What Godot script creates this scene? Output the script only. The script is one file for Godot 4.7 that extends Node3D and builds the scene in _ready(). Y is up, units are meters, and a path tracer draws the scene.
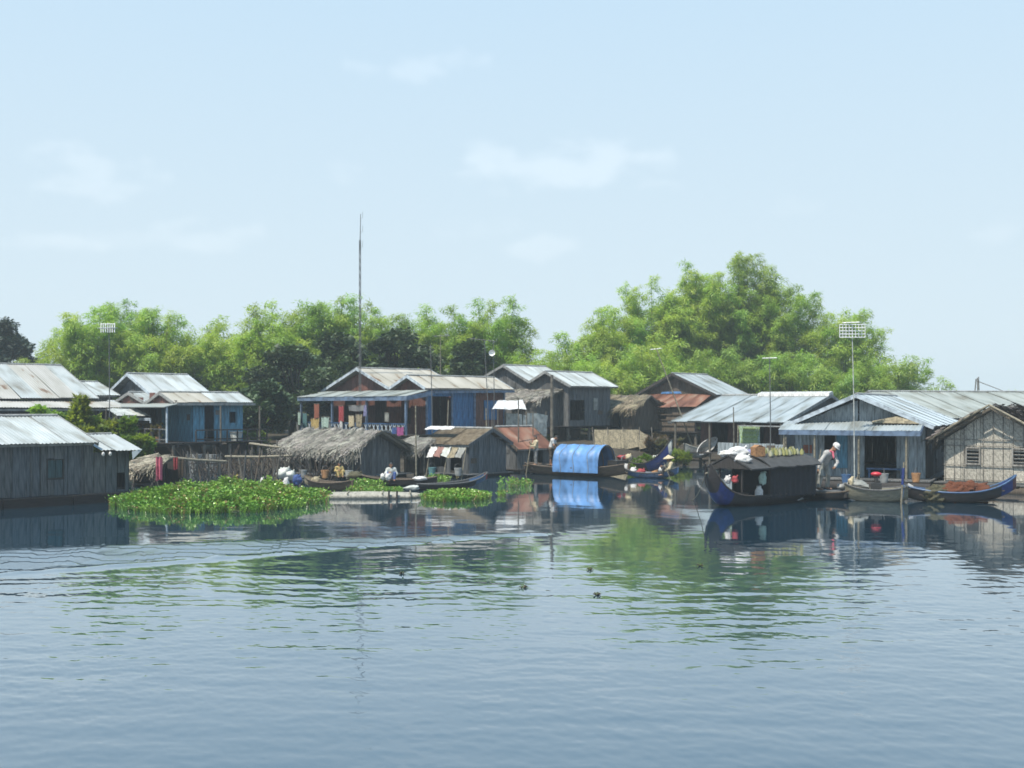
extends Node3D
# A floating village on a lake shore: stilt houses, thatched huts, boats, bamboo behind, wide rippled water in front.

const FOCAL := 1100.0      # lens, in pixels of a 1024 x 768 picture
const EYE := 2.7           # eye height above the water
const HORIZON := 405.0

var rng := RandomNumberGenerator.new()
var M := {}
var taken := {}
var cache := {}

# ------------------------------------------------------------------ mesh builder
class MB:
	var v := PackedVector3Array()
	var n := PackedVector3Array()
	var t := PackedVector2Array()
	var i := PackedInt32Array()
	func quad(a: Vector3, b: Vector3, c: Vector3, d: Vector3, u0 := Vector2.ZERO, u1 := Vector2.ZERO):
		# a b c d run counter-clockwise as seen from outside
		var nn := (c - a).cross(d - b).normalized()
		var k := v.size()
		v.append_array([a, b, c, d])
		n.append_array([nn, nn, nn, nn])
		t.append_array([u0, Vector2(u1.x, u0.y), u1, Vector2(u0.x, u1.y)])
		i.append_array([k, k + 2, k + 1, k, k + 3, k + 2])
	func tri(a: Vector3, b: Vector3, c: Vector3):
		var nn := (b - a).cross(c - a).normalized()
		var k := v.size()
		v.append_array([a, b, c])
		n.append_array([nn, nn, nn])
		t.append_array([Vector2.ZERO, Vector2.RIGHT, Vector2.DOWN])
		i.append_array([k, k + 2, k + 1])
	func hexa(p: Array):
		var c := Vector3.ZERO
		for q in p:
			c += q
		c /= 8.0
		for f in [[0, 1, 2, 3], [4, 5, 6, 7], [0, 1, 5, 4], [1, 2, 6, 5], [2, 3, 7, 6], [3, 0, 4, 7]]:
			var a: Vector3 = p[f[0]]
			var b: Vector3 = p[f[1]]
			var d: Vector3 = p[f[2]]
			var e: Vector3 = p[f[3]]
			var nn := (d - a).cross(e - b)
			if nn.dot((a + b + d + e) / 4.0 - c) < 0:
				quad(e, d, b, a)
			else:
				quad(a, b, d, e)
	func box(c: Vector3, s: Vector3, b := Basis()):
		var h := s / 2.0
		var p := []
		for y in [-1, 1]:
			for q in [[-1, -1], [1, -1], [1, 1], [-1, 1]]:
				p.append(c + b * Vector3(q[0] * h.x, y * h.y, q[1] * h.z))
		hexa(p)
	func bar(a: Vector3, b: Vector3, w: float, h: float):
		var d := (b - a).normalized()
		var side := d.cross(Vector3.UP)
		side = Vector3.RIGHT if side.length() < 0.01 else side.normalized()
		var up := side.cross(d).normalized()
		var p := []
		for y in [-0.5, 0.5]:
			for q in [[a, -0.5], [b, -0.5], [b, 0.5], [a, 0.5]]:
				p.append(q[0] + side * q[1] * w + up * y * h)
		hexa(p)
	func tube(pts: Array, radii: Array, sides := 6, capped := true):
		var k := v.size()
		var last := Vector3.ZERO
		for j in pts.size():
			var d: Vector3
			if j == 0:
				d = pts[1] - pts[0]
			elif j == pts.size() - 1:
				d = pts[j] - pts[j - 1]
			else:
				d = pts[j + 1] - pts[j - 1]
			d = d.normalized()
			var x := d.cross(Vector3(0.31, 0.17, 0.93) if last == Vector3.ZERO else last)
			if last == Vector3.ZERO:
				x = x.normalized()
			else:
				x = (last - d * last.dot(d)).normalized()
			last = x
			var y := d.cross(x)
			for s in sides:
				var a := TAU * s / sides
				var o := x * cos(a) + y * sin(a)
				v.append(pts[j] + o * radii[j])
				n.append(o)
				t.append(Vector2(float(s) / sides, j))
		for j in pts.size() - 1:
			for s in sides:
				var a := k + j * sides + s
				var b := k + j * sides + (s + 1) % sides
				i.append_array([a, a + sides, b, b, a + sides, b + sides])
		if capped:
			for e in [0, pts.size() - 1]:
				var d: Vector3 = (pts[1] - pts[0]).normalized() * -1.0 if e == 0 else (pts[e] - pts[e - 1]).normalized()
				var c0 := v.size()
				v.append(pts[e]); n.append(d); t.append(Vector2.ZERO)
				for s in sides:
					v.append(v[k + e * sides + s]); n.append(d); t.append(Vector2.ZERO)
				for s in sides:
					var a := c0 + 1 + s
					var b := c0 + 1 + (s + 1) % sides
					if e == 0:
						i.append_array([c0, a, b])
					else:
						i.append_array([c0, b, a])
	func grid(w: int, h: int, f: Callable, flip := false, uv := 1.0):
		var k := v.size()
		for b in h + 1:
			for a in w + 1:
				v.append(f.call(float(a) / w, float(b) / h))
				t.append(Vector2(float(a) / w, float(b) / h) * uv)
				n.append(Vector3.ZERO)
		for b in h:
			for a in w:
				var q := k + b * (w + 1) + a
				var e := [q, q + 1, q + w + 2, q + w + 1]
				if flip:
					e = [q, q + w + 1, q + w + 2, q + 1]
				var nn := (v[e[2]] - v[e[0]]).cross(v[e[3]] - v[e[1]])
				for x in e:
					n[x] += nn
				i.append_array([e[0], e[2], e[1], e[0], e[3], e[2]])
		for x in range(k, v.size()):
			n[x] = n[x].normalized() if n[x].length() > 1e-9 else Vector3.UP
	func blob(c: Vector3, r: Vector3, rough: float, noise: FastNoiseLite, w := 14, h := 9):
		grid(w, h, func(a, b):
			var th: float = a * TAU
			var ph: float = b * PI
			if a > 0.999: th = 0.0
			var d := Vector3(sin(ph) * cos(th), cos(ph), sin(ph) * sin(th))
			return c + d * r * (1.0 + rough * noise.get_noise_3d(c.x * 7 + d.x * 22, c.y * 7 + d.y * 22, c.z * 7 + d.z * 22)))
	func mesh() -> ArrayMesh:
		var a := []
		a.resize(Mesh.ARRAY_MAX)
		a[Mesh.ARRAY_VERTEX] = v
		a[Mesh.ARRAY_NORMAL] = n
		a[Mesh.ARRAY_TEX_UV] = t
		a[Mesh.ARRAY_INDEX] = i
		var m := ArrayMesh.new()
		m.add_surface_from_arrays(Mesh.PRIMITIVE_TRIANGLES, a)
		return m

# ------------------------------------------------------------------ naming and placing
func numbered(called: String) -> String:
	if not taken.has(called):
		taken[called] = 0
		return called
	taken[called] += 1
	return "%s_%03d" % [called, taken[called]]

func tag(o, label: String, category: String, group := "", kind := ""):
	if label: o.set_meta("label", label)
	if category: o.set_meta("category", category)
	if group: o.set_meta("group", group)
	if kind: o.set_meta("kind", kind)
	return o

func thing(called: String, label: String, category: String, where := Vector3.ZERO, turn := 0.0, group := "") -> Node3D:
	var o := Node3D.new()
	o.name = numbered(called)
	add_child(o)
	o.position = where
	o.rotation.y = deg_to_rad(turn)
	return tag(o, label, category, group)

func inst(mesh: Mesh, called: String, mat: Material, parent: Node = null) -> MeshInstance3D:
	var o := MeshInstance3D.new()
	o.mesh = mesh
	o.material_override = mat
	if parent == null:
		o.name = numbered(called)
		add_child(o)
	else:
		o.name = called
		parent.add_child(o, true)
	return o

func obj(mb: MB, called: String, mat: Material, parent: Node = null) -> MeshInstance3D:
	return inst(mb.mesh(), called, mat, parent)

func place(px: float, depth: float, y := 0.0) -> Vector3:      # a point of the lake shore at a bearing and distance
	return Vector3((px - 512.0) / FOCAL * depth, y, -depth)

func tall(py: float, depth: float) -> float:                    # height of what shows at that elevation from the eye
	return EYE - (py - HORIZON) / FOCAL * depth

func rf(a: float, b: float) -> float:
	return rng.randf_range(a, b)

# ------------------------------------------------------------------ materials
func lin(r: float, g: float, b: float, a := 1.0) -> Color:
	return Color(r, g, b, a).linear_to_srgb()

func noise_of(seed_: int, freq: float, octaves := 4) -> FastNoiseLite:
	var f := FastNoiseLite.new()
	f.seed = seed_
	f.noise_type = FastNoiseLite.TYPE_SIMPLEX_SMOOTH
	f.frequency = freq
	f.fractal_octaves = octaves
	return f

func ramp_tex(seed_: int, freq: float, ramp: Gradient, size := 256, octaves := 5, stretch := 1) -> ImageTexture:
	var im := noise_of(seed_, freq, octaves).get_seamless_image(size, size)
	im.convert(Image.FORMAT_L8)
	var src := im.get_data()
	var out := PackedByteArray()
	out.resize(size * size * 3)
	for y in size:
		for x in size:
			var c := ramp.sample(src[(y / stretch) * size + x] / 255.0)
			var k := (y * size + x) * 3
			out[k] = int(c.r * 255.0); out[k + 1] = int(c.g * 255.0); out[k + 2] = int(c.b * 255.0)
	var res := Image.create_from_data(size, size, false, Image.FORMAT_RGB8, out)
	res.generate_mipmaps()
	return ImageTexture.create_from_image(res)

func grad(stops: Array) -> Gradient:
	var g := Gradient.new()
	var o := PackedFloat32Array()
	var c := PackedColorArray()
	for s in stops:
		o.append(s[0]); c.append(s[1])
	g.offsets = o
	g.colors = c
	return g

func grey(x: float) -> Color:
	return Color(x, x, x)

func mat(color: Color, rough := 0.8, tex: Texture2D = null, scale := Vector3.ONE, metal := 0.0) -> StandardMaterial3D:
	var m := StandardMaterial3D.new()
	m.albedo_color = color
	m.roughness = rough
	m.metallic = metal
	if tex:
		m.albedo_texture = tex
		m.uv1_triplanar = true
		m.uv1_scale = scale
	return m

func uvmat(color: Color, rough: float, tex: Texture2D, scale := Vector3.ONE, metal := 0.0) -> StandardMaterial3D:
	var m := mat(color, rough, null, scale, metal)
	m.albedo_texture = tex
	m.uv1_scale = scale
	return m

func leafmat(rough := 0.5, through := 0.55) -> StandardMaterial3D:
	var m := StandardMaterial3D.new()
	m.vertex_color_use_as_albedo = true
	m.roughness = rough
	m.cull_mode = BaseMaterial3D.CULL_DISABLED
	m.backlight_enabled = true
	m.backlight = Color(through, through, through * 0.7)
	return m

func make_materials():
	var grain := ramp_tex(11, 0.03, grad([[0.0, grey(0.52)], [0.45, grey(0.8)], [1.0, grey(1.0)]]))
	var blotch := ramp_tex(12, 0.012, grad([[0.0, grey(0.6)], [0.5, grey(0.86)], [1.0, grey(1.0)]]))
	var weave := weave_tex()
	M.weave_tex = weave
	# sheet metal: dull zinc with streaks, and the same gone to rust in patches
	var zinc := ramp_tex(21, 0.02, grad([[0.0, Color(0.66, 0.63, 0.58)], [0.33, Color(0.84, 0.85, 0.84)], [0.6, Color(0.93, 0.95, 0.96)], [1.0, Color(1, 1, 1)]]))
	var worn := ramp_tex(22, 0.013, grad([[0.0, Color(0.5, 0.36, 0.27)], [0.16, Color(0.66, 0.55, 0.46)], [0.25, Color(0.88, 0.88, 0.86)], [0.7, Color(0.96, 0.96, 0.96)], [1.0, Color(1, 1, 1)]]))
	var rust := ramp_tex(23, 0.016, grad([[0.0, Color(0.36, 0.2, 0.14)], [0.4, Color(0.56, 0.39, 0.32)], [0.62, Color(0.66, 0.48, 0.4)], [0.8, Color(0.68, 0.58, 0.52)], [1.0, Color(0.8, 0.76, 0.72)]]))
	M.bright = []; M.zinc = []; M.worn = []; M.rust = []; M.dullzinc = []; M.bluezinc = []; M.tanzinc = []
	for k in [0.93, 1.0, 1.06]:
		M.zinc.append(uvmat(lin(0.40 * k, 0.425 * k, 0.435 * k), 0.55, zinc, Vector3(1, 0.35, 1), 0.1))
		M.bright.append(uvmat(lin(0.48 * k, 0.53 * k, 0.57 * k), 0.5, zinc, Vector3(1, 0.3, 1), 0.1))
		M.worn.append(uvmat(lin(0.37 * k, 0.37 * k, 0.36 * k), 0.6, worn, Vector3(1, 0.3, 1), 0.05))
		M.rust.append(uvmat(lin(0.46 * k, 0.42 * k, 0.4 * k), 0.85, rust, Vector3(1, 0.4, 1)))
		M.dullzinc.append(uvmat(lin(0.27 * k, 0.29 * k, 0.28 * k), 0.65, zinc, Vector3(1, 0.35, 1), 0.05))
		M.bluezinc.append(uvmat(lin(0.345 * k, 0.38 * k, 0.4 * k), 0.5, zinc, Vector3(1, 0.35, 1), 0.1))
		M.tanzinc.append(uvmat(lin(0.36 * k, 0.35 * k, 0.32 * k), 0.65, worn, Vector3(1, 0.35, 1), 0.05))
	var up := Vector3(2.2, 0.22, 2.2)
	M.grey_wood = []; M.brown_wood = []; M.blue_wood = []; M.maroon_wood = []; M.dark_wood = []; M.blue_grey_wood = []; M.pale_wood = []; M.sky_wood = []; M.pale_blue_wood = []
	for k in [0.8, 0.95, 1.1, 1.25]:
		M.grey_wood.append(mat(lin(0.135 * k, 0.14 * k, 0.145 * k), 0.85, grain, up))
		M.blue_grey_wood.append(mat(lin(0.11 * k, 0.123 * k, 0.137 * k), 0.8, grain, up))
		M.brown_wood.append(mat(lin(0.13 * k, 0.1 * k, 0.075 * k), 0.85, grain, up))
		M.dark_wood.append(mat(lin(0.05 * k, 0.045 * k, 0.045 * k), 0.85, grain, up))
		M.maroon_wood.append(mat(lin(0.17 * k, 0.072 * k, 0.057 * k), 0.7, grain, up))
		M.pale_wood.append(mat(lin(0.3 * k, 0.29 * k, 0.27 * k), 0.85, grain, up))
		var b := lerpf(1.0, k, 0.45)
		M.blue_wood.append(mat(lin(0.055 * b, 0.2 * b, 0.44 * b), 0.6, grain, up))
		M.pale_blue_wood.append(mat(lin(0.36 * b, 0.42 * b, 0.46 * b), 0.7, grain, up))
		M.sky_wood.append(mat(lin(0.09 * b, 0.29 * b, 0.44 * b), 0.6, grain, up))
	M.bamboo = mat(lin(0.3, 0.27, 0.2), 0.6, grain, Vector3(1, 1, 1))
	M.pole = mat(lin(0.17, 0.155, 0.13), 0.75, grain, Vector3(1, 0.5, 1))
	M.log = mat(lin(0.42, 0.41, 0.36), 0.7, grain, Vector3(1.3, 1.3, 1.3))
	M.steel = mat(lin(0.12, 0.125, 0.13), 0.5, null, Vector3.ONE, 0.3)
	M.white_metal = mat(lin(0.75, 0.76, 0.77), 0.4)
	M.blue_trim = mat(lin(0.15, 0.22, 0.34), 0.5, blotch, Vector3.ONE)
	M.white_trim = mat(lin(0.5, 0.58, 0.66), 0.5, blotch, Vector3.ONE)
	M.grey_trim = mat(lin(0.3, 0.31, 0.31), 0.6, blotch, Vector3.ONE)
	M.tarp_blue = mat(lin(0.12, 0.29, 0.62), 0.5, blotch, Vector3(0.5, 0.5, 0.5))
	M.tarp_white = mat(lin(0.72, 0.73, 0.74), 0.5, blotch, Vector3.ONE)
	M.tarp_pale = mat(lin(0.52, 0.55, 0.53), 0.55, blotch, Vector3.ONE)
	M.tarp_grey = mat(lin(0.3, 0.31, 0.29), 0.6, blotch, Vector3.ONE)
	M.tan_mat = mat(lin(0.36, 0.325, 0.245), 0.9, weave, Vector3(1.2, 1.2, 1.2))
	M.black_cloth = mat(lin(0.014, 0.015, 0.022), 0.85, blotch, Vector3.ONE)
	M.dark_hull = mat(lin(0.035, 0.03, 0.033), 0.5, grain, Vector3(0.4, 2, 2))
	M.dark_cover = mat(lin(0.055, 0.056, 0.058), 0.75, blotch, Vector3(2, 2, 2))
	M.maroon_hull = mat(lin(0.018, 0.013, 0.015), 0.8, grain, Vector3(0.4, 2, 2))
	M.brown_hull = mat(lin(0.1, 0.072, 0.05), 0.6, grain, Vector3(0.4, 2, 2))
	M.pale_hull = mat(lin(0.27, 0.26, 0.2), 0.6, grain, Vector3(0.4, 2, 2))
	M.blue_paint = mat(lin(0.02, 0.04, 0.2), 0.35, blotch, Vector3(2, 2, 2))
	M.mid_blue_paint = mat(lin(0.06, 0.13, 0.27), 0.4, blotch, Vector3(2, 2, 2))
	M.maroon_paint = mat(lin(0.1, 0.022, 0.024), 0.45, blotch, Vector3(2, 2, 2))
	M.white_hull = mat(lin(0.62, 0.63, 0.63), 0.45, blotch, Vector3(2, 2, 2))
	M.grey_hull = mat(lin(0.26, 0.27, 0.27), 0.5, blotch, Vector3(2, 2, 2))
	M.bed = mat(lin(0.07, 0.06, 0.045), 0.95, blotch, Vector3(0.5, 0.5, 0.5))
	var earth := ramp_tex(31, 0.02, grad([[0.0, Color(0.5, 0.44, 0.36)], [0.5, Color(0.78, 0.72, 0.62)], [1.0, Color(1, 0.98, 0.9)]]))
	M.earth = mat(lin(0.055, 0.048, 0.038), 0.95, earth, Vector3(0.35, 0.35, 0.35))
	M.straw = StandardMaterial3D.new()
	M.straw.vertex_color_use_as_albedo = true
	M.straw.roughness = 0.9
	M.straw.cull_mode = BaseMaterial3D.CULL_DISABLED
	M.thatch_bed = mat(lin(0.16, 0.14, 0.11), 0.95, grain, Vector3(2, 2, 2))
	M.leaf = leafmat(0.5, 1.0)
	M.dark_leaf = leafmat(0.6, 0.6)
	M.water_leaf = leafmat(0.3, 0.5)
	M.bark = mat(lin(0.1, 0.085, 0.065), 0.9, grain, Vector3(1.5, 0.5, 1.5))
	M.culm = mat(lin(0.16, 0.17, 0.07), 0.6)
	M.net = mat(lin(0.17, 0.088, 0.056), 0.95, ramp_tex(41, 0.06, grad([[0.0, Color(0.4, 0.3, 0.25)], [0.5, Color(0.8, 0.62, 0.5)], [1.0, Color(1, 0.9, 0.8)]])), Vector3(2.5, 2.5, 2.5))
	M.green_net = mat(lin(0.09, 0.085, 0.05), 0.95, blotch, Vector3(3, 3, 3))
	M.plastic_red = mat(lin(0.42, 0.02, 0.035), 0.4)
	M.red_cloth = mat(lin(0.36, 0.05, 0.06), 0.8, blotch, Vector3(3, 3, 3))
	M.pink_cloth = mat(lin(0.6, 0.13, 0.2), 0.8, blotch, Vector3(3, 3, 3))
	M.magenta_cloth = mat(lin(0.34, 0.07, 0.24), 0.8, blotch, Vector3(3, 3, 3))
	M.yellow_cloth = mat(lin(0.5, 0.38, 0.15), 0.8, blotch, Vector3(3, 3, 3))
	M.cream_cloth = mat(lin(0.58, 0.5, 0.34), 0.8, blotch, Vector3(3, 3, 3))
	M.mint_cloth = mat(lin(0.4, 0.55, 0.5), 0.8, blotch, Vector3(3, 3, 3))
	M.teal_cloth = mat(lin(0.08, 0.2, 0.22), 0.8, blotch, Vector3(3, 3, 3))
	M.white_cloth = mat(lin(0.7, 0.7, 0.7), 0.8, blotch, Vector3(3, 3, 3))
	M.orange_cloth = mat(lin(0.3, 0.1, 0.06), 0.8, blotch, Vector3(3, 3, 3))
	M.green_panel = mat(lin(0.36, 0.5, 0.2), 0.7, blotch, Vector3(3, 3, 3))
	M.faded_red = mat(lin(0.3, 0.16, 0.14), 0.85, blotch, Vector3(4, 4, 4))
	M.shirt_pale = mat(lin(0.46, 0.46, 0.46), 0.85, blotch, Vector3(4, 4, 4))
	M.lavender_cloth = mat(lin(0.3, 0.3, 0.52), 0.8, blotch, Vector3(3, 3, 3))
	M.grey_cloth = mat(lin(0.2, 0.21, 0.22), 0.8, blotch, Vector3(3, 3, 3))
	M.blue_cloth = mat(lin(0.05, 0.1, 0.3), 0.8, blotch, Vector3(3, 3, 3))
	M.carton = mat(lin(0.38, 0.2, 0.09), 0.85, blotch, Vector3(3, 3, 3))
	M.skin = mat(lin(0.24, 0.125, 0.075), 0.5)
	M.hair = mat(lin(0.015, 0.012, 0.01), 0.5)
	M.yellow_fruit = mat(lin(0.34, 0.34, 0.14), 0.5)
	M.pale_fruit = mat(lin(0.42, 0.42, 0.3), 0.5)
	M.green_plastic = mat(lin(0.06, 0.25, 0.1), 0.4)
	M.engine = mat(lin(0.03, 0.03, 0.03), 0.4)
	M.weave = []
	for k in [0.85, 1.0, 1.12]:
		M.weave.append(mat(lin(0.64 * k, 0.63 * k, 0.6 * k), 0.85, weave, Vector3(3.1, 3.1, 3.1)))
	M.window_green = mat(lin(0.035, 0.085, 0.1), 0.5, grain, up)
	M.grey_plank = M.grey_wood[1]

func weave_tex() -> ImageTexture:
	# split-bamboo matting: strips crossing over and under, each strip of its own tone
	var size := 256
	var strips := 16
	var r := RandomNumberGenerator.new()
	r.seed = 5
	var tone := []
	for k in strips * strips:
		tone.append(r.randf_range(0.6, 1.0))
	var im := Image.create_empty(size, size, false, Image.FORMAT_RGB8)
	var s := size / strips
	var fine := noise_of(8, 0.2, 2)
	for y in size:
		for x in size:
			var a := x / s
			var b := y / s
			var warp := (a + b) % 2 == 0
			var w: float = tone[b * strips + (a / 2)] if warp else tone[a * strips + (b / 3)]
			var e := x % s if not warp else y % s
			if e == 0 or e == s - 1:
				w *= 0.72
			w = clampf(w + 0.1 * fine.get_noise_2d(x, y), 0.0, 1.0)
			im.set_pixel(x, y, Color(w, w * 0.985, w * 0.95))
	im.generate_mipmaps()
	return ImageTexture.create_from_image(im)

# ------------------------------------------------------------------ building pieces
func sheet_mesh(w: float, length: float, variant: int) -> ArrayMesh:
	# one corrugated sheet: x across, z down the slope
	var key := "sheet %.2f %.2f %d" % [w, length, variant]
	if cache.has(key):
		return cache[key]
	var mb := MB.new()
	var pitch := 0.11
	var count := int(round(w / pitch)) * 2
	var u := variant * 0.217
	var prev := Vector3.ZERO
	for k in count + 1:
		var p := Vector3(w * k / count, 0.011 if k % 2 == 0 else -0.011, 0)
		if k > 0:
			var q := Vector3(0, 0, length)
			mb.quad(prev, prev + q, p + q, p, Vector2(prev.x / 4 + u, u), Vector2(p.x / 4 + u, u + length / 4))
			var m := mb.t.size()   # uv runs across and down
			mb.t[m - 4] = Vector2(prev.x / 4 + u, u); mb.t[m - 3] = Vector2(prev.x / 4 + u, u + length / 4)
			mb.t[m - 2] = Vector2(p.x / 4 + u, u + length / 4); mb.t[m - 1] = Vector2(p.x / 4 + u, u)
		prev = p
	cache[key] = mb.mesh()
	return cache[key]

func slope(roof: Node, x0: float, x1: float, p: Vector2, q: Vector2, mats: Array, width := 0.8, called := "roof_sheet", ragged := 0.03):
	# sheets laid from edge p to edge q (each given as z, y), side by side from x0 to x1; long slopes in two overlapping courses
	var a := Vector3(0, p.y, p.x)
	var b := Vector3(0, q.y, q.x)
	var s := (b - a).normalized()
	var nrm := s.cross(Vector3.RIGHT)
	if nrm.y < 0:
		var swap := a
		a = b
		b = swap
		s = -s
		nrm = -nrm
	var total := (b - a).length()
	var courses := 1 if total < 6.5 else 2
	var count := maxi(1, int(round((x1 - x0) / width)))
	var w := (x1 - x0) / count
	var length := total / courses + (0.08 if courses > 1 else 0.0)
	for c in courses:
		for k in count:
			var o := inst(sheet_mesh(w + 0.04, length, rng.randi_range(0, 5)), called, mats[rng.randi_range(0, mats.size() - 1)], roof)
			var lift := 0.014 + 0.012 * (k % 2)
			var downhill := s.y < 0
			if courses > 1 and ((c == 0) == downhill):
				lift += 0.026
			var start := a + s * (total - length if c == 1 else 0.0)
			start += s * rf(-ragged, ragged) + nrm * lift
			o.transform = Transform3D(Basis(Vector3.RIGHT, nrm, s) * Basis(Vector3.UP, rf(-0.006, 0.006)) * Basis(Vector3.RIGHT, rf(-0.004, 0.004)), start + Vector3.RIGHT * (x0 + w * k - 0.02))

func gable_roof(t: Node, x0: float, x1: float, front: Vector2, top: Vector2, back: Vector2, mats: Array, trim: Material, width := 0.8, barge := true) -> Node:
	var mb := MB.new()
	mb.tube([Vector3(x0, top.y + 0.035, top.x), Vector3(x1, top.y + 0.035, top.x)], [0.05, 0.05], 6)
	for e in [front, back]:   # purlins under the sheets
		for f in [0.06, 0.5, 0.94]:
			var q: Vector2 = top.lerp(e, f)
			mb.bar(Vector3(x0 + 0.05, q.y - 0.07, q.x), Vector3(x1 - 0.05, q.y - 0.07, q.x), 0.05, 0.07)
	var roof := obj(mb, "roof", M.grey_trim, t)
	slope(roof, x0, x1, top, front, mats, width)
	slope(roof, x0, x1, top, back, mats, width)
	if barge:
		for x in [x0 - 0.012, x1 + 0.012]:
			for e in [front, back]:
				var bb := MB.new()
				bb.bar(Vector3(x, top.y - 0.02, top.x), Vector3(x, e.y - 0.02, e.x), 0.025, 0.13)
				obj(bb, "bargeboard", trim, roof)
	return roof

func plank_mesh(w: float, h0: float, h1: float, thick: float) -> ArrayMesh:
	var key := "plank %.2f %.2f %.2f %.3f" % [w, h0, h1, thick]
	if cache.has(key):
		return cache[key]
	var mb := MB.new()
	var g := 0.006
	mb.hexa([Vector3(g, 0, 0), Vector3(w - g, 0, 0), Vector3(w - g, 0, thick), Vector3(g, 0, thick), Vector3(g, h0, 0), Vector3(w - g, h1, 0), Vector3(w - g, h1, thick), Vector3(g, h0, thick)])
	cache[key] = mb.mesh()
	return cache[key]

func wall(t: Node, from: Vector2, to: Vector2, y0: float, top, mats: Array, width := 0.4, holes := [], called := "wall", piece := "plank", uneven := 0.012) -> Node:
	# upright planks from one corner to the other (x, z); top is a height or an array of [distance, height]; holes are [from, to, low, high]
	var a := Vector3(from.x, 0, from.y)
	var run := Vector3(to.x - from.x, 0, to.y - from.y)
	var length := run.length()
	var dir := run / length
	var out := dir.cross(Vector3.UP)
	var height := func(u: float) -> float:
		if top is float or top is int:
			return float(top)
		for k in top.size() - 1:
			if u <= top[k + 1][0] + 1e-4:
				return lerpf(top[k][1], top[k + 1][1], (u - top[k][0]) / (top[k + 1][0] - top[k][0]))
		return top[-1][1]
	var fr := MB.new()
	fr.bar(a + Vector3(0, y0 + 0.05, 0) - out * 0.05, a + run + Vector3(0, y0 + 0.05, 0) - out * 0.05, 0.06, 0.1)
	for u in [0.04, length - 0.04]:
		var hh: float = height.call(u)
		fr.box(a + dir * u + Vector3(0, (y0 + hh - 0.08) / 2, 0) - out * 0.05, Vector3(0.08, hh - 0.08 - y0, 0.08))
	var node := obj(fr, called, M.dark_wood[2], t)
	var cuts := [0.0, length]
	var count := maxi(1, int(round(length / width)))
	for k in range(1, count):
		cuts.append(length * k / count)
	for h in holes:
		cuts.append(h[0]); cuts.append(h[1])
	if not (top is float or top is int):
		for p in top:
			cuts.append(p[0])
	cuts.sort()
	var basis := Basis(dir, Vector3.UP, dir.cross(Vector3.UP))
	for k in cuts.size() - 1:
		var u0: float = cuts[k]
		var u1: float = cuts[k + 1]
		if u1 - u0 < 0.03:
			continue
		var spans := [[y0, INF]]
		for h in holes:
			if (u0 + u1) / 2 > h[0] and (u0 + u1) / 2 < h[1]:
				spans = [[y0, h[2]], [h[3], INF]]
		for s in spans:
			var h0: float = minf(height.call(u0 + 1e-4), s[1]) - s[0]
			var h1: float = minf(height.call(u1 - 1e-4), s[1]) - s[0]
			if h0 < 0.04 and h1 < 0.04:
				continue
			var o := inst(plank_mesh(u1 - u0, maxf(h0, 0.01), maxf(h1, 0.01), 0.022), piece, mats[rng.randi_range(0, mats.size() - 1)], node)
			o.transform = Transform3D(basis * Basis(Vector3.BACK, rf(-0.006, 0.006)), a + dir * u0 + Vector3(0, s[0] - (rf(0, 0.035) if s[0] == y0 else 0.0), 0) + out * rf(0, uneven))
	# boards nailed over gaps, and a rail or two
	if piece == "plank" and length > 1.4:
		for k in int(length * 0.8):
			var w := rf(0.18, 0.55)
			var h := rf(0.1, 0.4)
			var u := rf(0.1, length - w - 0.1)
			var y := rf(y0 + 0.08, maxf(y0 + 0.1, height.call(u + w / 2) - h - 0.25))
			var clear := true
			for q in holes:
				if u + w > q[0] - 0.05 and u < q[1] + 0.05 and y + h > q[2] - 0.05 and y < q[3] + 0.05:
					clear = false
			if not clear:
				continue
			var pick: Array = [mats, mats, M.grey_wood, M.brown_wood][rng.randi_range(0, 3)]
			var o := inst(plank_mesh(snappedf(w, 0.05), snappedf(h, 0.05), snappedf(h, 0.05), 0.02), "patch_board", pick[rng.randi_range(0, pick.size() - 1)], node)
			o.transform = Transform3D(basis * Basis(Vector3.BACK, rf(-0.05, 0.05)), a + dir * u + Vector3(0, y, 0) + out * (uneven + 0.024))
	return node

func stilts(t: Node, spots: Array, y0: float, y1: float, r := 0.06, m = null):
	for s in spots:
		var mb := MB.new()
		var d := Vector3(rf(-0.05, 0.05), 0, rf(-0.05, 0.05))
		mb.tube([Vector3(s.x, y0, s.y) + d, Vector3(s.x, (y0 + y1) / 2, s.y) + d * 0.2, Vector3(s.x, y1, s.y)], [r * 1.15, r, r * 0.9], 7)
		obj(mb, "stilt", m if m else M.pole, t)

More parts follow.
